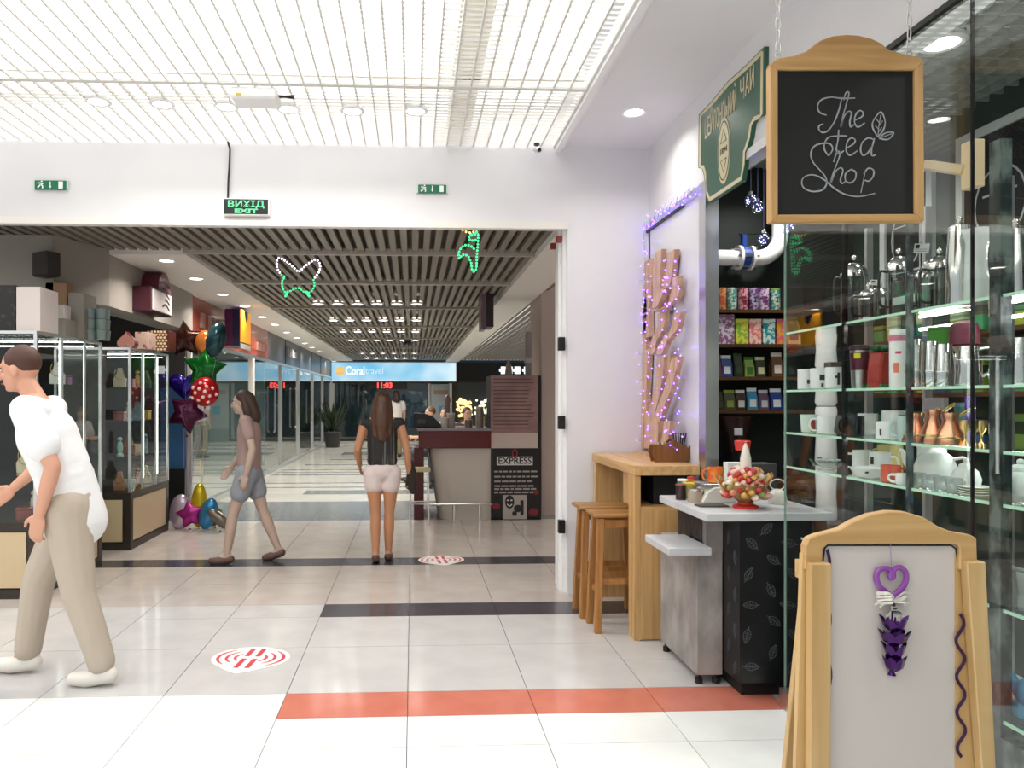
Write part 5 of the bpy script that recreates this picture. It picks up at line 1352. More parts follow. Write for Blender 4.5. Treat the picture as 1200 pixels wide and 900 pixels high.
# goods on top of the cabinets
KT = 1.965
def topbox(label, px0, px1, py0, Y, d, m, name='cardboard_box', cat='box', z=KT, rz=0, **kw):
    a = at(px0, py0, Y=Y); b = at(px1, py0, Y=Y)
    return carton(label, ((a.x + b.x) / 2, Y + d / 2, z), (b.x - a.x, d, a.z - z), m, rz, name=name, cat=cat, **kw)
bl_ = topbox('black printed carton on top of the large cabinet at the left edge', -14, 18, 334, 5.6, .3, pattern('black_print', '#14110f', '#4a3a34', 14, .58, .66))
topbox('tall white carton on top of the large cabinet', 19, 47, 336, 5.56, .28, flat('#cfc4c0', .5))
topbox('plain grey carton under the small white device', 60, 76, 373, 6.05, .2, flat('#9c948c'))
topbox('small white device with dark screen stacked on the grey carton', 59, 75, 357, 6.05, .12, flat('#d0ccc8'), 'small_device', 'device', z=at(60, 373, Y=6.05).z)
topbox('tan carton standing behind the small white device', 53, 78, 331, 6.3, .12, flat('#9a7450'))
topbox('grey flat carton right of the tan carton', 80, 98, 343, 6.25, .25, flat('#8a837a'))
t = thing('glass_bundle', 'shrink wrapped bundle of glass tumblers on the large cabinet', 'glassware', (at(115, 362, Y=6.4).x, 6.4, KT))
tum = mat('blue_grey_glass', C('#9fb2b0'), .1, trans=.4)
for i in range(2):
    for j in range(2):
        for z in range(3):
            MB().lathe([(.034, .09 * z), (.042, .09 * z + .085), (.0005, .09 * z + .08)], (-.045 + .09 * i, -.045 + .09 * j, 0), 12).build('tumbler', tum, t, True)
# heart box and patterned boxes on the smaller cabinet
def heart(n=28, s=1.0, inv=False):
    o = []
    for k in range(n):
        a = 2 * PI * k / n; x = 16 * math.sin(a) ** 3 / 17; z = (13 * math.cos(a) - 5 * math.cos(2 * a) - 2 * math.cos(3 * a) - math.cos(4 * a)) / 17
        o.append((x * s, (-z if inv else z) * s))
    return o
p = at(149, 400, Y=7.3)
t = thing('heart_box', 'pink heart shaped gift box standing upside down on the smaller cabinet', 'gift box', (p.x, 7.3, p.z))
MB().prism(heart(s=.095, inv=True), 'y', -.03, .06).build('box', flat('#5a1a20', .4), t)
MB().prism(heart(s=.09, inv=True), 'y', -.035, -.03).build('lid', flat('#c8887a', .4), t)
topbox('cream and pink striped gift box beside the heart box', 158, 174, 389, 7.45, .22, pattern('cream_print', '#c4a698', '#8a4a44', 25, .6, .66), 'gift_box', 'gift box')
t = topbox('dark red polka dot gift box on the smaller cabinet', 172, 197, 387, 7.75, .25, flat('#4a1414', .35), 'gift_box', 'gift box')
a = at(172, 387, Y=7.75); b = at(197, 387, Y=7.75); mb = MB()
for i in range(6):
    for j in range(7):
        x = a.x + (b.x - a.x) * (i + .5 + .5 * (j % 2)) / 6.6; z = KT + (a.z - KT) * (j + .5) / 7
        mb.sph((x, 7.749, z), (.013, .001, .013), 8, 4)
tag(mb.build('polka_dots', flat('#d8c09a'), t, w=True), kind='stuff')
# bulkhead speaker and signs
p = at(121, 313, Y=6.3)
t = thing('wall_speaker', 'small black wall speaker on the bulkhead corner', 'speaker', (-3.03, 6.22, p.z), -.5)
MB().bx(-.09, .09, -.07, .06, -.1, .1).build('cabinet', flat('#2a2624', .5), t, bevel=.008); MB().bx(-.08, .08, -.075, -.07, -.09, .09).build('grille', flat('#3c3733', .7), t)
sgp = lambda px, py: at(px, py, X=-2.68)
a = sgp(158, 0); a = sgp(167, 345)
t = thing('round_shop_sign', 'maroon and white projecting shop sign with rounded top on the bulkhead', 'sign', (-2.8, a.y, at(160, 355, X=-2.7).z))
z0, z1, zt_ = at(167, 364, X=-2.7).z, at(167, 335, X=-2.7).z, at(178, 317, X=-2.7).z
y0_, y1_ = at(167, 350, X=-2.7).y, at(192, 350, X=-2.7).y
MB().bx(-2.8, -2.62, y0_, y1_, z0, z1).build('lower_box', flat('#3c1420', .35), t, w=True, bevel=.004)
yc = (y0_ + y1_) / 2 + .1; rr = (y1_ - y0_) * .3
MB().prism([(yc + rr * math.cos(k * PI / 14), z1 + (zt_ - z1) * math.sin(k * PI / 14)) for k in range(15)], 'x', -2.8, -2.62).build('round_top', flat('#6a2438', .35), t, w=True)
MB().bx(-2.62, -2.61, y0_ + .05, y1_ - .02, z0 + .02, z1 - .02).build('white_face', flat('#d8d0d0', .3), t, w=True)
mb = MB()
for k in range(5): mb.stroke(crom([(-2.609, yc - .1 + .12 * math.sin(k), z0 + .08 + k * .06), (-2.609, yc, z0 + .11 + k * .06), (-2.609, yc + .12, z0 + .06 + k * .06)], 4), .022, (1, 0, 0), .002)
mb.build('scroll_ornament', flat('#3a1a24'), t, w=True)
# red shop lettering (reflective, hardly raised) and projecting sign
t = thing('raised_lettering', 'pale raised letters along the red shop band', 'lettering', (-2.84, 11, 2.5))
for k, y in enumerate([10.0, 10.32, 10.62, 10.92, 13.5, 13.75, 14.0]):
    MB().bx(-2.84, -2.815, y - .09, y + .09, 2.42 if k < 4 else 2.36, 2.62 if k < 4 else 2.5).bx(-2.815, -2.81, y - .05, y + .05, 2.47, 2.5).build('letter', mat('pale_letter', C('#b88a80'), .25), t, w=True)
t = thing('projecting_sign', 'purple, navy and yellow box sign projecting from the red band', 'sign', (-2.55, 10.8, 2.25))
MB().bx(-2.66, -2.55, 10.5, 11.15, 2.22, 2.74).build('purple_panel', flat('#5a1850', .3), t, w=True)
MB().bx(-2.55, -2.45, 10.5, 11.15, 2.22, 2.74).build('navy_panel', flat('#15174a', .3), t, w=True)
MB().bx(-2.45, -2.44, 10.52, 11.15, 2.28, 2.74).build('lit_face', mat('sign_yellow', C('#e8a020'), .3, emit=C('#f0a828'), es=.6), t, w=True)
MB().bx(-2.45, -2.438, 10.52, 11.15, 2.19, 2.26).build('white_base', flat('#e0e0d8'), t, w=True)
MB().prism([(10.75, 2.74), (10.95, 2.74), (10.95, 2.64), (10.85, 2.58), (10.8, 2.64)], 'x', -2.439, -2.436).build('dark_emblem', flat('#15173a'), t, w=True)
MB().bar((-2.84, 10.8, 2.6), (-2.66, 10.8, 2.6), .03, .03).build('bracket', M['steel'], t, w=True)
t = thing('raised_lettering', 'small pale letters on the charcoal shop band', 'lettering', (-2.86, 17.5, 2.5))
for k, y in enumerate([16.9, 17.2, 17.5, 17.8, 18.1]):
    MB().bx(-2.86, -2.84, y - .1, y + .1, 2.45, 2.62).bx(-2.86, -2.84, y - .1, y - .05, 2.62, 2.68).build('letter', flat('#8a8a8c'), t, w=True)

# ================================================================== BALLOONS
def foil(name, label, px, py, Y, outl, depth, m, ry=0, string=True, group='foil balloons by the jewellery cabinet', dots=None, rz=0):
    p = at(px, py, Y=Y); t = thing(name, label, 'balloon', p, rz, group)
    n = len(outl); rings = [1, .93, .75, .5, .25]
    rot = Matrix.Rotation(ry, 4, 'Y')
    mb = MB(); vs = []; fs = []
    for sgn in (-1, 1):
        base = len(vs)
        for s_ in rings:
            for x, z in outl: vs.append(rot @ Vector((x * s_, sgn * depth * math.sqrt(max(0, 1 - s_ * s_)), z * s_)))
        vs.append(Vector((0, sgn * depth, 0)))
        for r in range(len(rings) - 1):
            for i in range(n): fs.append((base + r * n + i, base + r * n + (i + 1) % n, base + (r + 1) * n + (i + 1) % n, base + (r + 1) * n + i))
        for i in range(n): fs.append((base + 4 * n + i, base + 4 * n + (i + 1) % n, base + 5 * n))
    b = mb.add(vs, fs).build('foil_body', m, t, True)
    if dots:
        d = MB(); random.seed(8)
        R_ = max(abs(x) for x, z in outl)
        for k in range(14):
            a = 2.4 * k; r_ = .88 * math.sqrt((k + .5) / 14)
            d.sph((R_ * r_ * math.cos(a), -depth * math.sqrt(1 - r_ * r_) - .001, R_ * r_ * math.sin(a)), (.02, .004, .02), 8, 5)
        tag(d.build('polka_dots', flat(dots, .3), t, True), kind='stuff')
    zmin = min(v.z for v in vs)
    MB().lathe([(.004, -.03), (.012, -.012), (.006, 0)], (0, 0, zmin), 8).build('neck', m, t, True)
    if string:
        q = Vector((-2.56, 8.45, .3)) - p
        MB().tube(crom([(0, 0, zmin - .02), (q.x * .5, q.y * .5, (zmin + q.z) * .5), (q.x, q.y, q.z)], 6), .0015, 4).build('string', wire_m, t)
    return t
def star(R_, r_, n=5, a0=PI / 2):
    o = []
    for k in range(2 * n):
        a = a0 + PI * k / n; o.append(((R_ if k % 2 == 0 else r_) * math.cos(a), (R_ if k % 2 == 0 else r_) * math.sin(a)))
    return o
def circ(R_, sx=1, n=24): return [(R_ * sx * math.cos(2 * PI * k / n), R_ * math.sin(2 * PI * k / n)) for k in range(n)]
F_ = lambda nm, c, r=.18: mat(nm, C(c), r, .55)
foil('star_balloon', 'brown star foil balloon, topmost of the bunch', 217, 398, 8.66, star(.23, .125, 5, .4), .06, F_('foil_brown', '#33160f'))
foil('round_balloon', 'dark teal oval foil balloon at the top right of the bunch', 253, 398, 8.3, circ(.2, .55), .08, F_('foil_teal', '#27464c'), .25)
foil('round_balloon', 'orange foil balloon partly behind the dark teal one', 240, 402, 8.55, circ(.15, .75), .06, F_('foil_orange', '#b86a30'))
foil('star_balloon', 'green star foil balloon in the middle of the bunch', 240, 432, 8.5, star(.26, .145, 5, .2), .07, F_('foil_green', '#0b5a1c'))
foil('heart_balloon', 'indigo blue heart foil balloon at the left of the bunch', 217, 452, 8.68, heart(s=.2), .07, F_('foil_indigo', '#251078'))
foil('round_balloon', 'red foil balloon with white polka dots', 240, 459, 8.28, circ(.165, .97), .1, F_('foil_red', '#b01820'), dots='#d8c0bc')
foil('star_balloon', 'plum purple star foil balloon, lowest of the bunch', 219, 484, 8.46, star(.25, .14, 5, 1.1), .07, F_('foil_plum', '#45102f'))
# weights and small foil toys at the floor
fl_ = [('lilac white foil bag leaning on the smaller cabinet', 211, 600, 8.4, circ(.2, .6), '#b8a8b8', .1), ('magenta foil toy among the floor balloons', 223, 603, 8.35, star(.17, .1, 5, .3), '#a02a80', -.2), ('yellow foil toy standing among the floor balloons', 233, 592, 8.4, circ(.25, .36), '#c8b020', .05),
       ('blue foil toy in front of the yellow one', 244, 602, 8.3, circ(.18, .55), '#3a80b0', .3), ('grey foil fish lying at the right of the floor balloons', 258, 609, 8.2, circ(.17, .4), '#706860', -.9), ('green and orange foil toy behind the blue one', 252, 606, 8.45, circ(.11, .7), '#6a6a30', .5)]
for k, (lab, px, py, Y, o_, c, ry) in enumerate(fl_):
    foil('foil_toy', lab, px, py, Y, o_, .05, F_('foil_floor_%d' % k, c), ry, False, 'foil toys on the floor by the smaller cabinet')
t = thing('pole_stand', 'thin white pole stand beside the balloons', 'stand', (at(224, 600, Y=9.0).x, 9.0, 0))
MB().cyl((0, 0, 0), .12, 0, .02, 18).build('base', flat('#c8c4bc'), t, True); MB().cyl((0, 0, 0), .016, .02, 1.35, 10).build('pole', flat('#d0ccc4'), t, True)
t = thing('blue_banner', 'blue roll up banner in the dark gap beside the balloons', 'banner', (-3.0, 9.25, 0))
MB().bx(-.12, .16, -.02, .02, .6, 1.6).build('banner', flat('#2a5a8a', .5), t); MB().bx(-.14, .18, -.04, .04, 0, .6).build('stand', M['black'], t)

# ================================================================== CORRIDOR THINGS
def beads(pts, r, step):
    mb = MB(); acc = 0; pts = [Vector(p) for p in pts]; last = pts[0]; mb.sph(last, r, 6, 4)
    for a, b in zip(pts, pts[1:]):
        L = (b - a).length
        while acc + L >= step:
            f = (step - acc) / L; a = a + (b - a) * f; mb.sph(a, r, 6, 4); L = (b - a).length; acc = 0
        acc += L
    return mb
wl = emis('white_led', (1, .96, 1), 3.2); gl2 = emis('green_led', (.06, .9, .28), 2.2); yl = emis('amber_led', (1, .55, .12), 2.6)
def bp(cx, cy, Y): return at(310 + cx / 4.138, 260 + cy / 4.138, Y=Y)
bf = thing('butterfly_light', 'butterfly outline of white and green led lights hung from the corridor ceiling', 'light decoration', bp(165, 260, 6.5))
up_ = crom([bp(*q, 6.5) for q in [(83, 258), (62, 225), (60, 190), (72, 175), (110, 195), (165, 243)]], 6) + crom([bp(*q, 6.5) for q in [(165, 243), (215, 200), (250, 184), (268, 205), (265, 240), (240, 275)]], 6)
lo_ = crom([bp(*q, 6.5) for q in [(83, 258), (100, 268), (88, 280), (85, 310), (100, 340), (125, 335), (162, 320), (195, 342), (222, 340), (240, 315), (240, 285), (228, 278)]], 6)
an_ = [crom([bp(*q, 6.5) for q in [(112, 340), (98, 368)]], 2), crom([bp(*q, 6.5) for q in [(205, 340), (220, 368)]], 2)]
for nm, pts in (('upper_wing_tube', up_), ('lower_wing_tube', lo_), ('feeler_tube', an_[0]), ('feeler_tube', an_[1])):
    MB().tube(pts, .004, 5).build(nm, wire_m, bf, w=True)
tag(beads(up_, .009, .028).build('white_leds', wl, bf, w=True), kind='stuff')
mb = beads(lo_, .009, .026); m2_ = beads(an_[0], .011, .02); m3_ = beads(an_[1], .011, .02)
mb.add(m2_.v, m2_.f); mb.add(m3_.v, m3_.f); tag(mb.build('green_leds', gl2, bf, w=True), kind='stuff')
MB().tube([bp(165, 243, 6.5), bp(220, 285, 6.5), ], .004, 5).build('strut', M['black'], bf, w=True)
for q in ((72, 175), (250, 184)):
    p = bp(*q, 6.5); MB().tube([p, (p.x, p.y, CC)], .0012, 4).build('hanger', wire_m, bf, w=True)
fw = thing('flower_light', 'flower stem outline of green and amber led lights under the header', 'light decoration', bp(1010, 240, 5.75))
st1 = crom([bp(*q, 5.75) for q in [(1000, 60), (1030, 50), (1036, 80), (1030, 160), (1026, 230), (1008, 238), (1002, 200), (985, 165), (960, 160), (945, 178), (942, 150), (960, 120), (985, 112), (1010, 125), (1022, 140)]], 5)
st2 = crom([bp(*q, 5.75) for q in [(1020, 60), (992, 72), (998, 90), (1024, 88)]], 5)
am = crom([bp(*q, 5.75) for q in [(950, 24), (956, 34), (972, 46), (995, 52), (1020, 45), (1030, 30), (1031, 24)]], 4)
for pts in (st1, st2, am): MB().tube(pts, .004, 5).build('light_tube', wire_m, fw, w=True)
mb = beads(st1, .0095, .025); m2_ = beads(st2, .0095, .025); mb.add(m2_.v, m2_.f); tag(mb.build('green_leds', gl2, fw, w=True), kind='stuff')
tag(beads(am, .0095, .03).build('amber_leds', yl, fw, w=True), kind='stuff')
p = bp(951, 26, 5.75); MB().tube([p, (p.x, p.y, CC)], .0012, 4).build('hanger', wire_m, fw, w=True)

# hanging dark box sign
a = at(564, 386, Y=9.6); b = at(578, 343, Y=9.6)
t = thing('hanging_box_sign', 'dark box sign with mauve face hanging under the corridor ceiling', 'sign', ((a.x + b.x) / 2, 9.7, a.z))
MB().bx(a.x + .06, b.x, 9.55, 9.95, a.z + .03, b.z).build('box', flat('#2a1c20', .4), t, w=True)
MB().bx(a.x, a.x + .06, 9.55, 9.95, a.z, b.z - .02).build('face', flat('#6f5a66', .4), t, w=True)
MB().tube([(a.x + .08, 9.75, b.z), (a.x + .04, 9.75, b.z + .08), (a.x + .0, 9.75, CC - .02)], .008, 6).build('cable', M['black'], t, w=True)
# dome camera on the ceiling
for (px, py, lab) in ((478, 401, 'small dark dome camera on the corridor ceiling'),):
    p = at(px, py, Z=CC - .08); t = thing('dome_camera', lab, 'camera', (p.x, p.y, CC - .03))
    MB().cyl((0, 0, 0), .1, -.04, 0, 16).build('base', flat('#4a4640'), t, True); MB().sph((0, 0, -.05), (.09, .09, .09), 14, 8).build('dome', M['black_gloss'], t, True)

# floor decals
def decal(label, px, py, w, rz):
    p = at(px, py, Z=0); t = thing('floor_sticker', label, 'sticker', (p.x, p.y, .0), rz, 'red and white floor stickers')
    R_ = w / 2; n = 36; o = []
    for k in range(n):
        a = 2 * PI * k / n; x, y = R_ * math.cos(a), R_ * .82 * math.sin(a)
        if y < 0: y *= 1 + .35 * max(0, 1 - abs(x) / (R_ * .62))
        o.append((x, y))
    MB().prism(o, 'z', .0006, .0016).build('white_base', flat('#e8e4e0', .4), t)
    red = flat('#c8384a', .4)
    for s_ in (.84, .62, .4):
        for q in (-1, 1):
            a0, a1 = (-.85, .85)
            MB().stroke([(q * R_ * s_ * math.cos(a0 + (a1 - a0) * k / 14), R_ * .8 * s_ * math.sin(a0 + (a1 - a0) * k / 14), .0016) for k in range(15)], [R_ * .085 * (.35 + .65 * math.sin(PI * k / 14)) for k in range(15)], (0, 0, 1), .0006).build('red_arc', red, t)
    for x in (-.14, .14):
        for y0, y1 in ((-.72, -.08), (.1, .66)):
            MB().bx(x * R_ - R_ * .065, x * R_ + R_ * .065, y0 * R_, y1 * R_, .0016, .0022).build('red_bar', red, t)
    return t
decal('round red and white floor sticker in the grey tiles near the front', 294, 771, .44, -.12)
decal('round red and white floor sticker on the dark tile stripe in the passage', 517, 656, .42, .1)

# ================================================================== COFFEE STAND
KY = 8.85
def kp(px, py, Y=KY): return at(px, py, Y=Y)
cs = thing('coffee_counter', 'coffee stand counter with dark red fascia and curved white front', 'counter', (.62, 9.1, 0))
a = kp(487, 505); b = kp(575, 525)
MB().bx(a.x + .04, b.x, KY - .05, KY + .85, b.z, a.z).build('red_fascia', flat('#5a120c', .25), cs, w=True, bevel=.006)
MB().bx(a.x + .02, b.x, KY - .08, KY + .9, a.z, a.z + .03).build('counter_top', flat('#8a7c84', .25), cs, w=True, bevel=.004)
MB().bx(a.x - .02, a.x + .1, KY + .05, KY + .9, 0, b.z).build('red_side', flat('#4a0f0c', .3), cs, w=True)
c0, c1 = kp(502, 600).x, kp(575, 600).x
zz = b.z; pr = [(c0, zz), (c0 + .1, .25), (c0 + .14, .02), (c0 + .3, 0.0), (c1, 0.0), (c1, zz)]
vs = []; nS = 10
mb = MB()
sect = lambda f: [(c0 + .16 * (1 - z / zz) ** 1 + 0, z) for z in [zz * (1 - f)]]
for k in range(nS + 1):
    z = zz * k / nS; xl = c0 + .13 * (1 - z / zz)
    for q in range(9):
        a_ = PI / 2 * q / 8
        vs.append((xl + .3 * (1 - math.sin(a_)), KY + .32 * (1 - math.cos(a_)) if False else KY + .3 - .3 * math.sin(a_) if False else KY + .3 * (1 - math.sin(a_)) if q == 99 else KY + .28 * (1 - math.cos(PI / 2 - a_)) if False else KY + .28 * (math.sin(a_)) , z))
    vs.append((c1, KY, z)); vs.append((c1, KY + .6, z)); vs.append((xl, KY + .6, z))
m_ = 12
for k in range(nS + 1):       # reorder each ring into a closed loop: left-front curve to right
    ring = []
    z = zz * k / nS; xl = c0 + .13 * (1 - z / zz)
    for q in range(9):
        a_ = PI / 2 * q / 8
        ring.append((xl + .25 - .25 * math.cos(a_), KY + .25 - .25 * math.sin(a_), z))
    ring += [(c1, KY, z), (c1, KY + .6, z), (xl, KY + .6, z)]
    vs[k * m_:(k + 1) * m_] = ring
fs = [tuple(range(m_))[::-1], tuple(nS * m_ + i for i in range(m_))] + [(k * m_ + i, k * m_ + (i + 1) % m_, (k + 1) * m_ + (i + 1) % m_, (k + 1) * m_ + i) for k in range(nS) for i in range(m_)]
mb.add(vs, fs).build('white_front', flat('#c4bab0', .35), cs, True, w=True)
fr_ = kp(500, 580, KY - .2)
MB().tube([(c0 + .0, KY - .18, .22), (c1, KY - .18, .22)], .018, 8).build('foot_rail', M['chrome'], cs, True, w=True)
for x in (c0 + .3, c1 - .15): MB().tube([(x, KY - .18, 0), (x, KY - .18, .24)], .014, 8).build('rail_post', M['chrome'], cs, True, w=True)
t = thing('bar_chair', 'low chrome bar stool with cream seat at the coffee counter end', 'stool', (kp(494, 600).x - .02, KY - .24, 0))
MB().bx(-.14, .12, -.14, .12, .62, .66).build('seat', flat('#c8b890', .4), t, bevel=.012)
for sx in (-.12, .1):
    for sy in (-.12, .1): MB().tube([(sx, sy, 0), (sx * .9, sy * .9, .62)], .011, 6).build('leg', M['chrome'], t)
MB().tube([(-.12, -.12, .25), (.1, -.12, .25), (.1, .1, .25), (-.12, .1, .25)], .008, 6, True).build('foot_ring', M['chrome'], t)
# menu tower
a = kp(575, 440); b = kp(631, 507); c_ = kp(634, 611)
mt = thing('menu_tower', 'coffee stand tower with mauve menu board over a black poster reading EXPRESS', 'menu board', (1.25, KY, 0))
MB().bx(a.x, c_.x, KY, KY + .5, 0, a.z).build('body', M['black_matte'], mt, w=True)
mbd = MB().bx(a.x, b.x - .01, KY - .02, KY, b.z, a.z).build('menu_board', mat('mauve_menu', C('#97746f'), .4, noise=(5, C('#7d5c5a'), (1, 1, 1), .4, .7)), mt, w=True)
mb = MB(); random.seed(12)
for k in range(14):
    z = b.z + .05 + (a.z - b.z - .1) * k / 13
    mb.bx(a.x + .03, b.x - .05 - random.random() * .12, KY - .0212, KY - .02, z, z + .012)
tag(mb.build('menu_text', flat('#5a3f3f'), mbd, w=True), kind='stuff')
d = kp(631, 525)
MB().bx(a.x, b.x - .01, KY - .015, KY, d.z, b.z).build('cream_band', flat('#bfada4', .5), mt, w=True)
po = MB().bx(a.x, c_.x, KY - .015, KY, .03, d.z).build('black_poster', flat('#141010', .3), mt, w=True)
cxp = (a.x + c_.x) / 2
e0, e1 = kp(582, 535), kp(624, 545)
MB().bx(e0.x, e1.x, KY - .018, KY - .015, e1.z, e0.z).build('logo_plate', flat('#cfc8c4', .4), po, w=True)
text('lettering', 'EXPRESS', .11, ((e0.x + e1.x) / 2, KY - .0195, (e0.z + e1.z) / 2), (0, -1, 0), flat('#1c1414'), po, width=(e1.x - e0.x) * .92, bold=.002)
q = kp(603, 531); MB().tube([(q.x + .028 * math.cos(2 * PI * k / 16), KY - .019, q.z + .045 * math.sin(2 * PI * k / 16)) for k in range(16)], .006, 6, True).build('cup_emblem', flat('#a02838'), po, w=True)
mb = MB(); random.seed(4)
for y in (552.5, 558.5, 564, 569.5, 573, 577):
    p = kp(579, y); x = p.x
    while x < c_.x - .12:
        L = random.uniform(.03, .09); mb.bx(x, x + L, KY - .0162, KY - .015, p.z - .01, p.z + .01); x += L + .014
tag(mb.build('poster_text', flat('#a09894'), po, w=True), kind='stuff')
f0, f1 = kp(589, 580), kp(617, 608)
MB().bx(f0.x, f1.x, KY - .018, KY - .015, f1.z, f0.z).build('picture_panel', flat('#a89e98', .4), po, w=True)
mk = kp(597, 588)
pic = MB().sph((mk.x, KY - .018, mk.z), (.055, .003, .08), 14, 10); pic.sph((mk.x + .1, KY - .018, mk.z - .08), (.05, .003, .045), 10, 8); pic.bx(mk.x + .13, mk.x + .17, KY - .02, KY - .018, mk.z - .16, mk.z + .02); pic.sph((mk.x + .06, KY - .018, mk.z - .14), (.03, .003, .03), 10, 8)
pic.build('mask_drawing', flat('#1c1818'), po, w=True)
pic = MB()
for s_ in (-1, 1): pic.sph((mk.x + s_ * .022, KY - .0215, mk.z + .02), (.013, .002, .01), 8, 6)
pic.stroke(crom([(mk.x - .03, KY - .0215, mk.z - .025), (mk.x, KY - .0215, mk.z - .05), (mk.x + .03, KY - .0215, mk.z - .025)], 4), .012, (0, -1, 0), .001)
pic.build('mask_face', flat('#d8d0cc'), po, w=True)
for px, py, r in ((581, 593, .05), (628, 577, .035), (625, 600, .06)): 
    p = kp(px, py); MB().sph((p.x, KY - .016, p.z), (r, .003, r * .8), 10, 6).build('rose_print', flat('#7a1c28'), po, w=True)
# pointed ornaments on the tower
for px0, py, w_, lab in ((596, 420, .1, 'short pale spire ornament on the coffee tower'), (619, 389, .09, 'tall grey pole ornament on the coffee tower')):
    p = kp(px0, py, KY + .25); t = thing('spire', lab, 'ornament', (p.x, KY + .25, a.z))
    if w_ > .095: MB().lathe([(.05, 0), (.035, (p.z - a.z) * .6), (.002, p.z - a.z)], n=8).build('cone', flat('#8a817a', .5), t, True)
    else:
        MB().bx(-.035, .035, -.035, .035, 0, p.z - a.z).build('shaft', flat('#857c78', .5), t); MB().bx(-.045, .045, -.045, .045, (p.z - a.z) * .3, (p.z - a.z) * .42).build('collar', flat('#a8a0a0'), t)
# items on the coffee counter
CTZ = kp(500, 505).z + .03
for k, (px, h, c, lab) in enumerate([(522, .12, '#d8d0c8', 'white cup stack on the coffee counter'), (530, .18, '#b8a8a0', 'grey sugar jar on the coffee counter'), (552, .1, '#8a7a70', 'low brown caddy on the coffee counter'), (566, .26, '#a89a8a', 'tall steel thermos on the coffee counter')]):
    cylinder_tin(lab, (kp(px, 500).x, KY + .3 + .05 * k, CTZ), flat(c, .3), .05, h, flat('#c8c4c0', .3), cat='container')
p = kp(527, 465); t = thing('lamp_post', 'brown turned post standing on the coffee counter', 'post', (p.x, KY + .55, CTZ))
MB().lathe([(.06, 0), (.05, .03), (.035, .06), (.03, .3), (.045, .34), (.02, .4), (.0005, .41)], n=14).build('post', flat('#8a6a62', .4), t, True)
t = thing('coffee_machine', 'black rounded coffee machine at the left end of the coffee counter', 'coffee machine', (kp(499, 500).x, KY + .45, CTZ))
MB().prism([(-.14, 0), (.2, 0), (.19, .04), (.1, .13), (0, .17), (-.14, .18)], 'y', -.2, .2).build('body', M['black'], t, bevel=.01)
MB().bx(-.1, .0, -.205, -.2, .05, .1).build('panel', flat('#3a3a3a', .3), t)

# ================================================================== END OF THE CORRIDOR
a = at(389, 425, Y=EY); b = at(534, 446, Y=EY)
lb = thing('light_box_sign', 'long sky blue light box sign reading Coral at the corridor end', 'sign', ((a.x + b.x) / 2, EY - .1, b.z))
m = bpy.data.materials.new('sky_lightbox'); m.use_nodes = True; nt = m.node_tree; nt.nodes.remove(nt.nodes['Principled BSDF'])
e = nt.nodes.new('ShaderNodeEmission'); tcn = nt.nodes.new('ShaderNodeTexCoord'); nz = nt.nodes.new('ShaderNodeTexNoise'); nz.inputs['Scale'].default_value = .7
rp = nt.nodes.new('ShaderNodeValToRGB'); rp.color_ramp.elements[0].position = .35; rp.color_ramp.elements[0].color = (*C('#74c2e8'), 1); rp.color_ramp.elements[1].position = .65; rp.color_ramp.elements[1].color = (*C('#d6f0fa'), 1)
nt.links.new(tcn.outputs['Object'], nz.inputs['Vector']); nt.links.new(nz.outputs['Fac'], rp.inputs[0]); nt.links.new(rp.outputs[0], e.inputs[0]); e.inputs[1].default_value = 1.05
nt.links.new(e.outputs[0], nt.nodes['Material Output'].inputs[0])
MB().bx(a.x - .03, b.x + .03, EY - .1, EY, b.z - .03, a.z + .03).build('case', M['silver_frame'], lb, w=True)
MB().bx(a.x, b.x, EY - .11, EY - .1, b.z, a.z).build('lit_face', m, lb, w=True)
MB().bx(a.x, b.x, EY - .112, EY - .1, b.z - .03, b.z).build('warm_edge', emis('warm_edge', (1, .85, .6), .9), lb, w=True)
q = at(424, 435, Y=EY); wl2 = emis('sign_white', (1, 1, 1), 1.25)
text('lettering', 'Coral', .42, (at(416.5, 435, Y=EY).x, EY - .112, q.z), (0, -1, 0), wl2, lb, bold=.008, width=.66)
q2 = at(439, 435, Y=EY); text('lettering', 'travel', .34, (q2.x, EY - .112, q2.z), (0, -1, 0), emis('sign_pale', C('#dff2fa'), 1), lb, width=.62)
q = at(399, 435, Y=EY); MB().sph((q.x, EY - .112, q.z), (.16, .01, .16), 20, 10).build('sun_logo', emis('sun_logo', C('#f5cf78'), 1), lb, w=True)
MB().bx(q.x - .16, q.x + .1, EY - .124, EY - .12, q.z - .1, q.z - .05).build('wave', emis('wave_coral', C('#f0b4a0'), 1), lb, w=True)
q = at(447, 452, Y=EY - .05); ck = thing('led_clock', 'red led clock reading 11:03 under the light box sign', 'clock', (q.x, EY - .1, q.z))
MB().bx(-.55, .9, 0, .08, -.12, .12).build('case', M['black_matte'], ck)
text('digits', '11:03', .26, (q.x + .1, EY - .105, q.z), (0, -1, 0), emis('red_led', (1, .06, .05), 3), ck, bold=.01, width=.52)
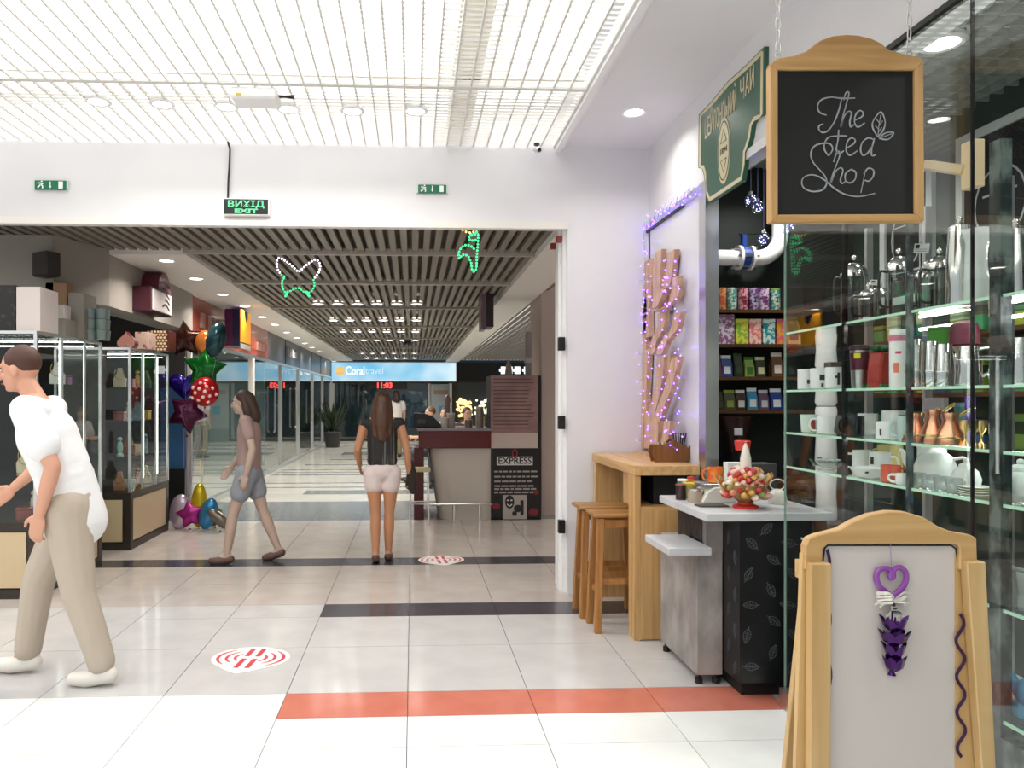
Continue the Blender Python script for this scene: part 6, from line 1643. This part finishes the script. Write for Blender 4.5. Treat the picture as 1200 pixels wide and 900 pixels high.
# interiors at the end
def panel(name, label, cat, px0, px1, py0, py1, Y, m, d=.05):
    a = at(px0, py0, Y=Y); b = at(px1, py1, Y=Y); t = thing(name, label, cat, ((a.x + b.x) / 2, Y, b.z))
    MB().bx(a.x, b.x, Y, Y + d, b.z, a.z).build('panel', m, t, w=True); return t, a, b
panel('poster', 'blue and white holiday poster inside the travel agency', 'poster', 470, 500, 458, 500, EY + 2.94, mat('poster_blue', C('#1f4a66'), .4, noise=(1.3, C('#b8d4d4'), (1, 1, 2), .55, .68)))
t, a_, b_2 = panel('banner', 'pale grey banner beside the travel agency door', 'banner', 505, 527, 450, 502, EY - .35, flat('#8d9494', .5))
MB().bx(a_.x + .1, b_2.x - .05, EY - .36, EY - .35, at(0, 462, Y=EY - .35).z, at(0, 457, Y=EY - .35).z).build('printed_band', flat('#8a6a58'), t, w=True)
MB().bx((a_.x + b_2.x) / 2 - .05, (a_.x + b_2.x) / 2 + .2, EY - .36, EY - .35, at(0, 486, Y=EY - .35).z, at(0, 476, Y=EY - .35).z).build('printed_square', flat('#2f86a8'), t, w=True)
MB().bx(a_.x, b_2.x, EY - .38, EY - .3, 0, b_2.z).build('stand', flat('#6a6e6e'), t, w=True)
panel('poster', 'dim poster at the left of the travel agency window', 'poster', 394, 422, 452, 464, EY + 2.94, flat('#3a4a52'))
wa = emis('warm_lamp', (1, .62, .25), 2.6); wb = emis('warm_white_lamp', (1, .85, .6), 2.6)
for k, (px, py0, py1, w_, m_, lab) in enumerate([(540, 468, 492, .14, wa, 'glowing amber lamp column in the brown shop, left one'), (549, 470, 488, .12, wa, 'glowing amber lamp column in the brown shop, middle one'), (566, 466, 488, .3, wb, 'glowing warm white lamp cluster in the brown shop, right one')]):
    a_ = at(px, py0, Y=EY + 1.2); b_2 = at(px, py1, Y=EY + 1.2); t = thing('lamp_column', lab, 'lamp', (a_.x, EY + 1.2, 0)); random.seed(k)
    MB().cyl((0, 0, 0), .06, 0, b_2.z, 10).build('stem', M['brass'], t, True)
    mb = MB()
    for q in range(26): mb.sph((random.uniform(-1, 1) * w_, random.uniform(-.1, .1), b_2.z + (a_.z - b_2.z) * random.random()), random.uniform(.03, .07), 8, 6)
    tag(mb.build('bulbs', m_, t, True), kind='stuff')
# black band with white letters right of the light box
a_ = at(535, 425, Y=EY); b_2 = at(640, 447, Y=EY)
t = thing('black_shop_band', 'black shop band with white block letters behind the coffee tower', 'sign', ((a_.x + b_2.x) / 2, EY - .05, b_2.z))
MB().bx(a_.x, b_2.x + 3, EY - .06, EY, b_2.z, a_.z).build('band', M['black_matte'], t, w=True)
for px in (590, 597, 606, 617, 627): 
    p = at(px, 434, Y=EY); MB().bx(p.x - .1, p.x + .1, EY - .08, EY - .06, p.z - .13, p.z + .13).bx(p.x - .16, p.x + .1, EY - .08, EY - .06, p.z - .05, p.z + .05).build('letter', emis('white_letters_%d' % px, (1, 1, 1), 1.3), t, w=True)
# planter and racks seen through the left glass and beside it
def rack(label, x, y, cs_):
    t = thing('display_rack', label, 'rack', (x, y, 0))
    for s_ in (-.3, .3): MB().bx(s_ - .015, s_ + .015, -.015, .015, 0, 1.7).build('upright', M['steel'], t)
    for k, z in enumerate((.25, .65, 1.05, 1.45)):
        MB().bx(-.32, .32, -.12, .12, z - .015, z).build('shelf', flat('#8a9090'), t)
    random.seed(len(label))
    for k, z in enumerate((.25, .65, 1.05, 1.45)):
        for q in range(4): 
            bk = thing('packet', 'packet on rack shelf %s, %s of four, inside the %s shop' % (['one', 'two', 'three', 'four'][k], wn[q], 'red banded' if 'red' in label else 'charcoal banded'), 'packet', (x - .22 + .15 * q, y, z), 0, 'packets on the racks in the glazed shops')
            MB().bx(-.055, .055, -.05, .05, 0, random.uniform(.15, .28)).build('packet', flat(random.choice(cs_)), bk, bevel=.004)
    return t
rack('steel rack of packets inside the red banded shop', -3.7, 12.0, ['#6a7a7a', '#9aa8a4', '#4a5a64', '#b8b0a0'])
rack('steel rack of packets inside the charcoal banded shop', -3.7, 17.0, ['#3a5a4a', '#8a9a8a', '#4a4a50', '#7a6a5a'])
t = thing('potted_plant', 'dark leafy potted plant at the far end of the glazed shops', 'plant', (-2.45, 22.5, 0))
MB().lathe([(.2, 0), (.28, .45), (.25, .45), (.0005, .4)], n=16).build('pot', flat('#2c2a2a', .5), t, True)
random.seed(6); lf = flat('#22331f', .5); lg = MB()
for k in range(70):
    a = random.uniform(0, 6.28); L = random.uniform(.3, .8); up2 = random.uniform(.3, 1.0); c = Vector((.08 * math.cos(a), .08 * math.sin(a), .45)); e = c + Vector((L * .6 * math.cos(a), L * .6 * math.sin(a), up2)); s2 = Vector((-math.sin(a), math.cos(a), 0)) * .05; mid = (c + e) / 2 + Vector((0, 0, .1))
    lg.add([c, mid + s2, e, mid - s2], [(0, 1, 2), (0, 2, 3)])
tag(lg.build('leaves', lf, t), kind='stuff')
# ================================================================== PEOPLE
def remesh(mb, name, m, parent, voxel, it=6):
    me = bpy.data.meshes.new(name); me.from_pydata([tuple(v) for v in mb.v], [], mb.f)
    bm = bmesh.new(); bm.from_mesh(me); bmesh.ops.recalc_face_normals(bm, faces=bm.faces); bm.to_mesh(me); bm.free()
    o = bpy.data.objects.new(name, me); col.objects.link(o)
    r = o.modifiers.new('r', 'REMESH'); r.mode = 'VOXEL'; r.voxel_size = voxel; r.use_smooth_shade = True
    s_ = o.modifiers.new('s', 'SMOOTH'); s_.factor = .5; s_.iterations = it
    bpy.context.view_layer.update()
    me2 = bpy.data.meshes.new_from_object(o.evaluated_get(bpy.context.evaluated_depsgraph_get()))
    bpy.data.objects.remove(o); bpy.data.meshes.remove(me)
    me2.name = name; me2.materials.clear(); me2.materials.append(m)
    me2.polygons.foreach_set('use_smooth', [True] * len(me2.polygons))
    return link(name, me2, parent)

def limb(mb, pts, rr, n=12):
    """tapered capsule chain"""
    pts = [Vector(p) for p in pts]
    for (a, b, r0, r1) in zip(pts, pts[1:], rr, rr[1:]):
        k = 5
        mb.tube([a.lerp(b, i / k) for i in range(k + 1)], [r0 + (r1 - r0) * i / k for i in range(k + 1)], n)
    for p, r in zip(pts, rr): mb.sph(p, r, n, 8)
    return mb

def person(label, loc, rz, J, skin, voxel, top, bottom, hair, shoe, S=1.0, extra=None):
    """J: joints in local metres, facing +Y, +X is the person's right"""
    V = lambda k: Vector(J[k]) * S
    t = thing('person', label, 'person', loc, rz)
    b = MB()
    pel, wai, che, nb, hd = V('pelvis'), V('waist'), V('chest'), V('neck'), V('head')
    fw = V('face') if 'face' in J else Vector((0, 1, 0)); fw = (Vector(J.get('face', (0, 1, 0)))).normalized()
    def ell(c, r, axis_up): 
        z = axis_up.normalized(); x = Vector((1, 0, 0)); x = (x - z * x.dot(z)).normalized(); y = z.cross(x)
        return Matrix((x, y, z)).transposed().to_4x4()
    spine = (nb - pel)
    mS = ell(pel, None, spine)
    w = J.get('build', 1.0)
    b.sph(pel, (.155 * w * S, .115 * w * S, .13 * S), 16, 10, mS); b.sph(wai, (.13 * w * S, .095 * w * S, .15 * S), 16, 10, mS)
    b.sph(che, (.16 * w * S, .11 * w * S, .17 * S), 16, 10, mS)
    limb(b, [V('shR'), che.lerp(nb, .45), V('shL')], [.055 * w * S, .08 * w * S, .055 * w * S])
    for i in range(1, 4):
        f = i / 4
        b.sph(che.lerp(wai, f), (.15 * w * S, .105 * w * S, .14 * S), 14, 8, mS); b.sph(wai.lerp(pel, f), (.142 * w * S, .105 * w * S, .12 * S), 14, 8, mS)
    for q in 'RL': limb(b, [che.lerp(nb, .85), V('sh' + q)], [.06 * w * S, .052 * w * S])
    limb(b, [nb - (hd - nb) * .25, nb + (hd - nb) * .55], [.06 * S, .05 * S])
    # head: skull, jaw, nose, ears, brow, chin
    up = (hd - nb).normalized() * .35 + Vector((0, 0, .65)); up.normalize()
    rt = fw.cross(up).normalized(); f2 = up.cross(rt).normalized()
    HM = Matrix((rt, f2, up)).transposed().to_4x4()
    H = lambda x, y, z: hd + (rt * x + f2 * y + up * z) * S
    b.sph(H(0, -.012, .02), (.074 * S, .092 * S, .095 * S), 18, 12, HM); b.sph(H(0, .02, -.045), (.057 * S, .065 * S, .07 * S), 16, 10, HM)
    b.sph(H(0, .062, -.088), (.026 * S, .022 * S, .02 * S), 10, 8, HM)
    limb(b, [H(0, .085, .01), H(0, .105, -.028)], [.01 * S, .015 * S], 8)
    for s_ in (-1, 1):
        b.sph(H(s_ * .077, -.01, -.012), (.01 * S, .02 * S, .032 * S), 10, 8, HM)
        b.sph(H(s_ * .03, .075, .03), (.022 * S, .012 * S, .008 * S), 8, 6, HM)
        b.sph(H(s_ * .035, .062, -.025), (.022 * S, .02 * S, .02 * S), 8, 6, HM)
    b.sph(H(0, .08, -.06), (.024 * S, .012 * S, .008 * S), 8, 6, HM)
    for q in 'RL':
        sx = 1 if q == 'R' else -1
        sh, el, wr, hi, kn, an, to = (V(k + q) for k in ('sh', 'el', 'wr', 'hip', 'kn', 'an', 'toe'))
        limb(b, [sh, sh.lerp(el, .45), el, el.lerp(wr, .3), wr], [.05 * w * S, .048 * w * S, .038 * S, .04 * S, .027 * S])
        limb(b, [hi, hi.lerp(kn, .5), kn, kn.lerp(an, .35), an], [.088 * w * S, .078 * w * S, .053 * S, .056 * S, .035 * S])
        limb(b, [an + Vector((0, 0, -.03 * S)), an.lerp(to, .6) + Vector((0, 0, -.02 * S)), to], [.036 * S, .034 * S, .024 * S])
        b.sph(an - (to - an).normalized() * .03 * S + Vector((0, 0, -.03 * S)), .032 * S, 10, 8)
        # hand: palm, four fingers, thumb from the side of the palm
        d = (Vector(J['hand' + q]) * S - wr).normalized() if 'hand' + q in J else (wr - el).normalized()
        nrm = Vector((-sx, 0, 0)); nrm = (nrm - d * nrm.dot(d)).normalized(); sd = d.cross(nrm).normalized()
        if sd.y < 0: sd = -sd                   # thumb side points forward
        pc = wr + d * .055 * S
        PM = Matrix((sd, nrm, d)).transposed().to_4x4()
        b.sph(pc, (.041 * S, .016 * S, .052 * S), 12, 8, PM)
        for i, (off, L) in enumerate(((.028, .075), (.01, .085), (-.009, .08), (-.027, .062))):
            p0 = wr + d * .085 * S + sd * off * S; p1 = p0 + (d * L * .45 + nrm * .006) * S; p2 = p1 + (d * L * .33 + nrm * .018) * S; p3 = p2 + (d * L * .2 + nrm * .022) * S
            limb(b, [p0, p1, p2, p3], [.0095 * S, .009 * S, .0085 * S, .0075 * S], 8)
        p0 = wr + d * .03 * S + sd * .03 * S; p1 = p0 + (d * .03 + sd * .028 + nrm * .008) * S; p2 = p1 + (d * .032 + sd * .006 + nrm * .01) * S
        limb(b, [p0, p1, p2], [.013 * S, .0105 * S, .009 * S], 8)
    remesh(b, 'body', skin, t, voxel, 4)
    # eyes, brows and mouth
    for s_ in (-1, 1):
        MB().sph(H(s_ * .031, .077, .008), (.013 * S, .008 * S, .007 * S), 10, 6, HM).build('eye', flat('#e8e4e0', .2), t, True)
        MB().sph(H(s_ * .031, .0845, .008), (.0055 * S, .003 * S, .0055 * S), 8, 6, HM).build('iris', flat('#2c1c14', .2), t, True)
        MB().tube([H(s_ * .014, .089, .028), H(s_ * .032, .087, .034), H(s_ * .05, .075, .028)], .004 * S, 6).build('eyebrow', hair, t, True)
    MB().tube(crom([H(-.022, .086, -.062), H(0, .094, -.06), H(.022, .086, -.062)], 4), .005 * S, 6).build('lips', flat('#a8604e', .5), t, True)
    # clothing shells
    if top:
        c = MB(); g = top.get('loose', 1.12); hem = top.get('hem', 0)
        lo = pel + (pel - wai).normalized() * hem
        c.sph(che, (.16 * w * S * g, .115 * w * S * g, .175 * S * 1.05), 18, 12, mS); c.sph(wai, (.14 * w * S * g, .105 * w * S * g, .17 * S), 18, 12, mS)
        for i in range(1, 6):
            f = i / 6
            c.sph(che.lerp(wai, f), (.155 * w * S * g, .113 * w * S * g, .15 * S), 16, 10, mS)
            if not top.get('crop'): c.sph(wai.lerp(lo, f), (.152 * w * S * g, .115 * w * S * g, .13 * S), 16, 10, mS)
        for q in 'RL': limb(c, [che.lerp(nb, .72), V('sh' + q)], [.062 * w * S * g, .058 * w * S * g])
        if not top.get('crop'):
            limb(c, [wai, lo], [.115 * w * S * g, .118 * w * S * g], 16)
            for s_ in (-1, 1): limb(c, [wai + Vector((s_ * .05 * S, 0, 0)), lo + Vector((s_ * .05 * S, 0, 0))], [.1 * w * S * g, .105 * w * S * g], 14)
        limb(c, [V('shR'), che.lerp(nb, .5), V('shL')], [.058 * w * S * g, .085 * w * S * g, .058 * w * S * g])
        sl = top.get('sleeve', .6)
        if sl:
            for q in 'RL':
                sh, el = V('sh' + q), V('el' + q)
                limb(c, [sh, sh.lerp(el, sl)], [.062 * w * S * g, .06 * w * S * g * top.get('flare', 1.05)])
        remesh(c, top.get('name', 'shirt'), top['mat'], t, max(voxel, .009), 8)
    if bottom:
        c = MB(); g = bottom.get('loose', 1.15); ln = bottom.get('len', 2.0)
        c.sph(pel, (.165 * w * S * 1.05, .125 * w * S * 1.05, .13 * S), 16, 10, mS)
        for q in 'RL':
            hi, kn, an = V('hip' + q), V('kn' + q), V('an' + q)
            if ln >= 1: limb(c, [hi, kn, kn.lerp(an, ln - 1)], [.095 * w * S * g, .062 * S * g * 1.1, .056 * S * g])
            else: limb(c, [hi, hi.lerp(kn, ln)], [.095 * w * S * g, .088 * w * S * g])
        remesh(c, bottom.get('name', 'trousers'), bottom['mat'], t, max(voxel, .009), 6)
    if shoe:
        for q in 'RL':
            an, to = V('an' + q), V('toe' + q); d = (to - an); d.z = 0; d.normalize(); h0 = -.04 * S
            c = MB(); heel = an - d * .035 * S + Vector((0, 0, h0)); tip = to
            limb(c, [heel, an.lerp(to, .55) + Vector((0, 0, h0 * .7)), tip], [.043 * S, .044 * S, .034 * S]); 
            if shoe.get('high', True): limb(c, [an + Vector((0, 0, -.02 * S)), an + Vector((0, 0, .01 * S))], [.046 * S, .043 * S])
            remesh(c, 'shoe', shoe['mat'], t, max(voxel, .009), 3)
    # hair
    c = MB()
    c.sph(H(0, -.025, .038), (.082 * S, .092 * S, .09 * S), 18, 12, HM)
    if J.get('hairlen', 0):
        L = J['hairlen']
        limb(c, [H(0, -.06, .03), H(0, -.095, -.1), H(0, -.1, -.1 - L * .5), H(0, -.095, -.1 - L)], [.075 * S, .075 * S, .075 * S, .05 * S], 14)
        for s_ in (-1, 1): limb(c, [H(s_ * .055, -.03, .03), H(s_ * .07, -.06, -.1), H(s_ * .06, -.085, -.1 - L * .9)], [.04 * S, .045 * S, .035 * S], 12)
    remesh(c, 'hair', hair, t, max(voxel, .009), 4)
    return t

def stand(**k):
    J = dict(pelvis=(0, 0, .93), waist=(0, 0, 1.1), chest=(0, 0, 1.28), neck=(0, -.01, 1.46), head=(0, .02, 1.61), shR=(.18, 0, 1.41), shL=(-.18, 0, 1.41), elR=(.22, -.03, 1.12), elL=(-.22, -.03, 1.12), wrR=(.22, .05, .87), wrL=(-.22, .05, .87),
             hipR=(.09, 0, .9), hipL=(-.09, 0, .9), knR=(.1, .02, .5), knL=(-.1, .02, .5), anR=(.1, 0, .09), anL=(-.1, 0, .09), toeR=(.11, .15, .035), toeL=(-.11, .15, .035))
    J.update(k); return J

# man walking left past the jewellery cabinet
p0 = at(80, 796, Z=0)
man = stand(pelvis=(0, -.02, .93), waist=(0, .03, 1.09), chest=(0, .1, 1.26), neck=(0, .17, 1.46), head=(0, .25, 1.615), face=(0, 1, -.12),
            shL=(-.19, .12, 1.41), shR=(.19, .17, 1.41), elL=(-.235, -.035, 1.13), wrL=(-.22, .035, .9), handL=(-.2, .075, .76), elR=(.24, .22, 1.13), wrR=(.2, .38, .98),
            hipL=(-.09, -.03, .9), hipR=(.09, .0, .9), knR=(.1, .2, .5), anR=(.1, .26, .1), toeR=(.1, .42, .05), knL=(-.1, -.1, .47), anL=(-.1, -.22, .1), toeL=(-.1, -.07, .04), build=1.05)
person('man in white short sleeved shirt and beige trousers striding past the glass cabinet', (p0.x, p0.y, 0), PI / 2, man, mat('man_skin', C('#d09a80'), .5), .007,
       dict(mat=mat('white_cotton', C('#e9e9ea'), .8, bump=(9, .5)), sleeve=.62, loose=1.14, hem=.11, flare=1.2), dict(mat=mat('beige_trousers', C('#b5a898'), .8, bump=(12, .5)), len=1.93, loose=1.22), mat('short_brown_hair', C('#4a2c20'), .6), dict(mat=flat('#dcd8d0', .5)))
# woman walking away down the corridor
p1 = at(448, 659, Z=0)
wom = stand(knR=(.07, .03, .5), knL=(-.07, .0, .5), anR=(.06, .06, .09), anL=(-.065, -.05, .1), toeR=(.07, .2, .035), toeL=(-.07, .1, .03), elL=(-.25, .0, 1.14), wrL=(-.24, .14, .98), elR=(.25, -.02, 1.14), wrR=(.27, .04, .9), hairlen=.25, build=.95)
wt = person('woman with long brown hair, dark striped top and white shorts walking away', (p1.x, p1.y, 0), 0, wom, mat('tan_skin', C('#b5805e'), .5), .009,
       dict(mat=mat('dark_striped_top', C('#1c1a1a'), .7, noise=(30, C('#6a6460'), (1, .2, .02), .56, .62)), sleeve=0, loose=1.04, hem=-.09, name='top'), dict(mat=mat('white_denim', C('#d5c6c2'), .8), len=.3, loose=1.18, name='shorts'), M['hair_brown'], dict(mat=flat('#4a342a', .5), high=False), S=.885)
jk = thing('dark_jacket', 'dark jacket hanging from the right hand of the walking woman', 'jacket', (p1.x + .255, p1.y + .05, .72), 0)
c = MB(); limb(c, [(0, 0, .17), (.01, .0, .05), (.02, -.01, -.08)], [.03, .05, .04]); limb(c, [(.0, .04, .13), (-.02, .05, -.05)], [.03, .035])
remesh(c, 'cloth', flat('#2a211e', .9), jk, .012, 6)
# faintly coloured passer by in the passage
p2 = at(292, 659, Z=0)
pas = stand(pelvis=(0, 0, .9), neck=(0, .03, 1.45), head=(0, .07, 1.59), knR=(.08, -.12, .5), anR=(.08, -.27, .12), toeR=(.08, -.14, .03), knL=(-.08, .14, .5), anL=(-.08, .2, .09), toeL=(-.08, .35, .035), elL=(-.22, -.08, 1.14), wrL=(-.22, -.02, .9), elR=(.22, .08, 1.14), wrR=(.22, .22, .94), hairlen=.12, build=.92)
person('passer by in dusty rose top and grey blue shorts crossing the passage', (p2.x, p2.y, 0), PI / 2, pas, mat('rosy_skin', C('#b39a8c'), .5), .009,
       dict(mat=flat('#9a827c', .8), sleeve=.5, loose=1.12, name='top'), dict(mat=flat('#8a8d96', .8), len=.5, loose=1.25, name='shorts'), mat('dark_hair', C('#3a2620'), .6), dict(mat=flat('#5a4038', .5), high=False), S=.9)
# far shoppers
p3 = at(464, 530, Z=0); p3.y = 18.5; p3.x = at(464, 500, Y=18.5).x
person('distant shopper in white top standing near the travel agency', (p3.x, p3.y, 0), .3, stand(hairlen=.05), M['skin_pale'], .016, dict(mat=flat('#d8d0cc', .8), sleeve=.5, name='top'), dict(mat=flat('#8a7a5a', .8), len=1.9), mat('dark_hair_b', C('#2c1c16'), .6), dict(mat=flat('#2a2624')), S=.97)
def chair(label, x, y, rz):
    t = thing('cafe_chair', label, 'chair', (x, y, 0), rz)
    MB().bx(-.2, .2, -.2, .2, .42, .46).build('seat', flat('#4a3228', .4), t, bevel=.008); MB().bx(-.2, .2, -.22, -.19, .5, .85).build('backrest', flat('#4a3228', .4), t, bevel=.008)
    for sx in (-.17, .17):
        MB().tube([(sx, .17, 0), (sx, .17, .42)], .014, 6).build('leg', M['black'], t); MB().tube([(sx, -.2, 0), (sx, -.2, .52)], .014, 6).build('leg', M['black'], t)
    return t
sit = stand(pelvis=(0, 0, .54), waist=(0, .02, .7), chest=(0, .05, .88), neck=(0, .07, 1.06), head=(0, .1, 1.21), shR=(.18, .06, 1.01), shL=(-.18, .06, 1.01), elR=(.22, .14, .76), elL=(-.22, .14, .76), wrR=(.15, .36, .78), wrL=(-.15, .36, .78), hipR=(.1, .02, .54), hipL=(-.1, .02, .54), knR=(.12, .45, .52), knL=(-.12, .45, .52), anR=(.12, .44, .1), anL=(-.12, .44, .1), toeR=(.12, .6, .035), toeL=(-.12, .6, .035))
for k, (px, Y, rz, tc2, hc, lab) in enumerate([(523, 12.5, PI * .9, '#d8d0cc', '#1c1614', 'seated cafe guest in white with black hair behind the coffee counter'), (545, 12.2, PI * 1.1, '#4a3a34', '#3a2620', 'seated cafe guest in brown behind the coffee counter'), (510, 13.2, PI * .6, '#a8a4a4', '#5a4030', 'seated cafe guest in pale grey behind the coffee machine')]):
    x = at(px, 500, Y=Y).x
    person(lab, (x, Y, 0), rz, sit, M['skin_pale'], .015, dict(mat=flat(tc2, .8), sleeve=.6, name='top'), dict(mat=flat('#3a3a44', .8), len=1.9), mat('guest_hair_%d' % k, C(hc), .6), dict(mat=flat('#2a2624')))
    chair(['dark cafe chair of the guest in white', 'dark cafe chair of the guest in brown', 'dark cafe chair of the guest in pale grey'][k], x, Y, rz)
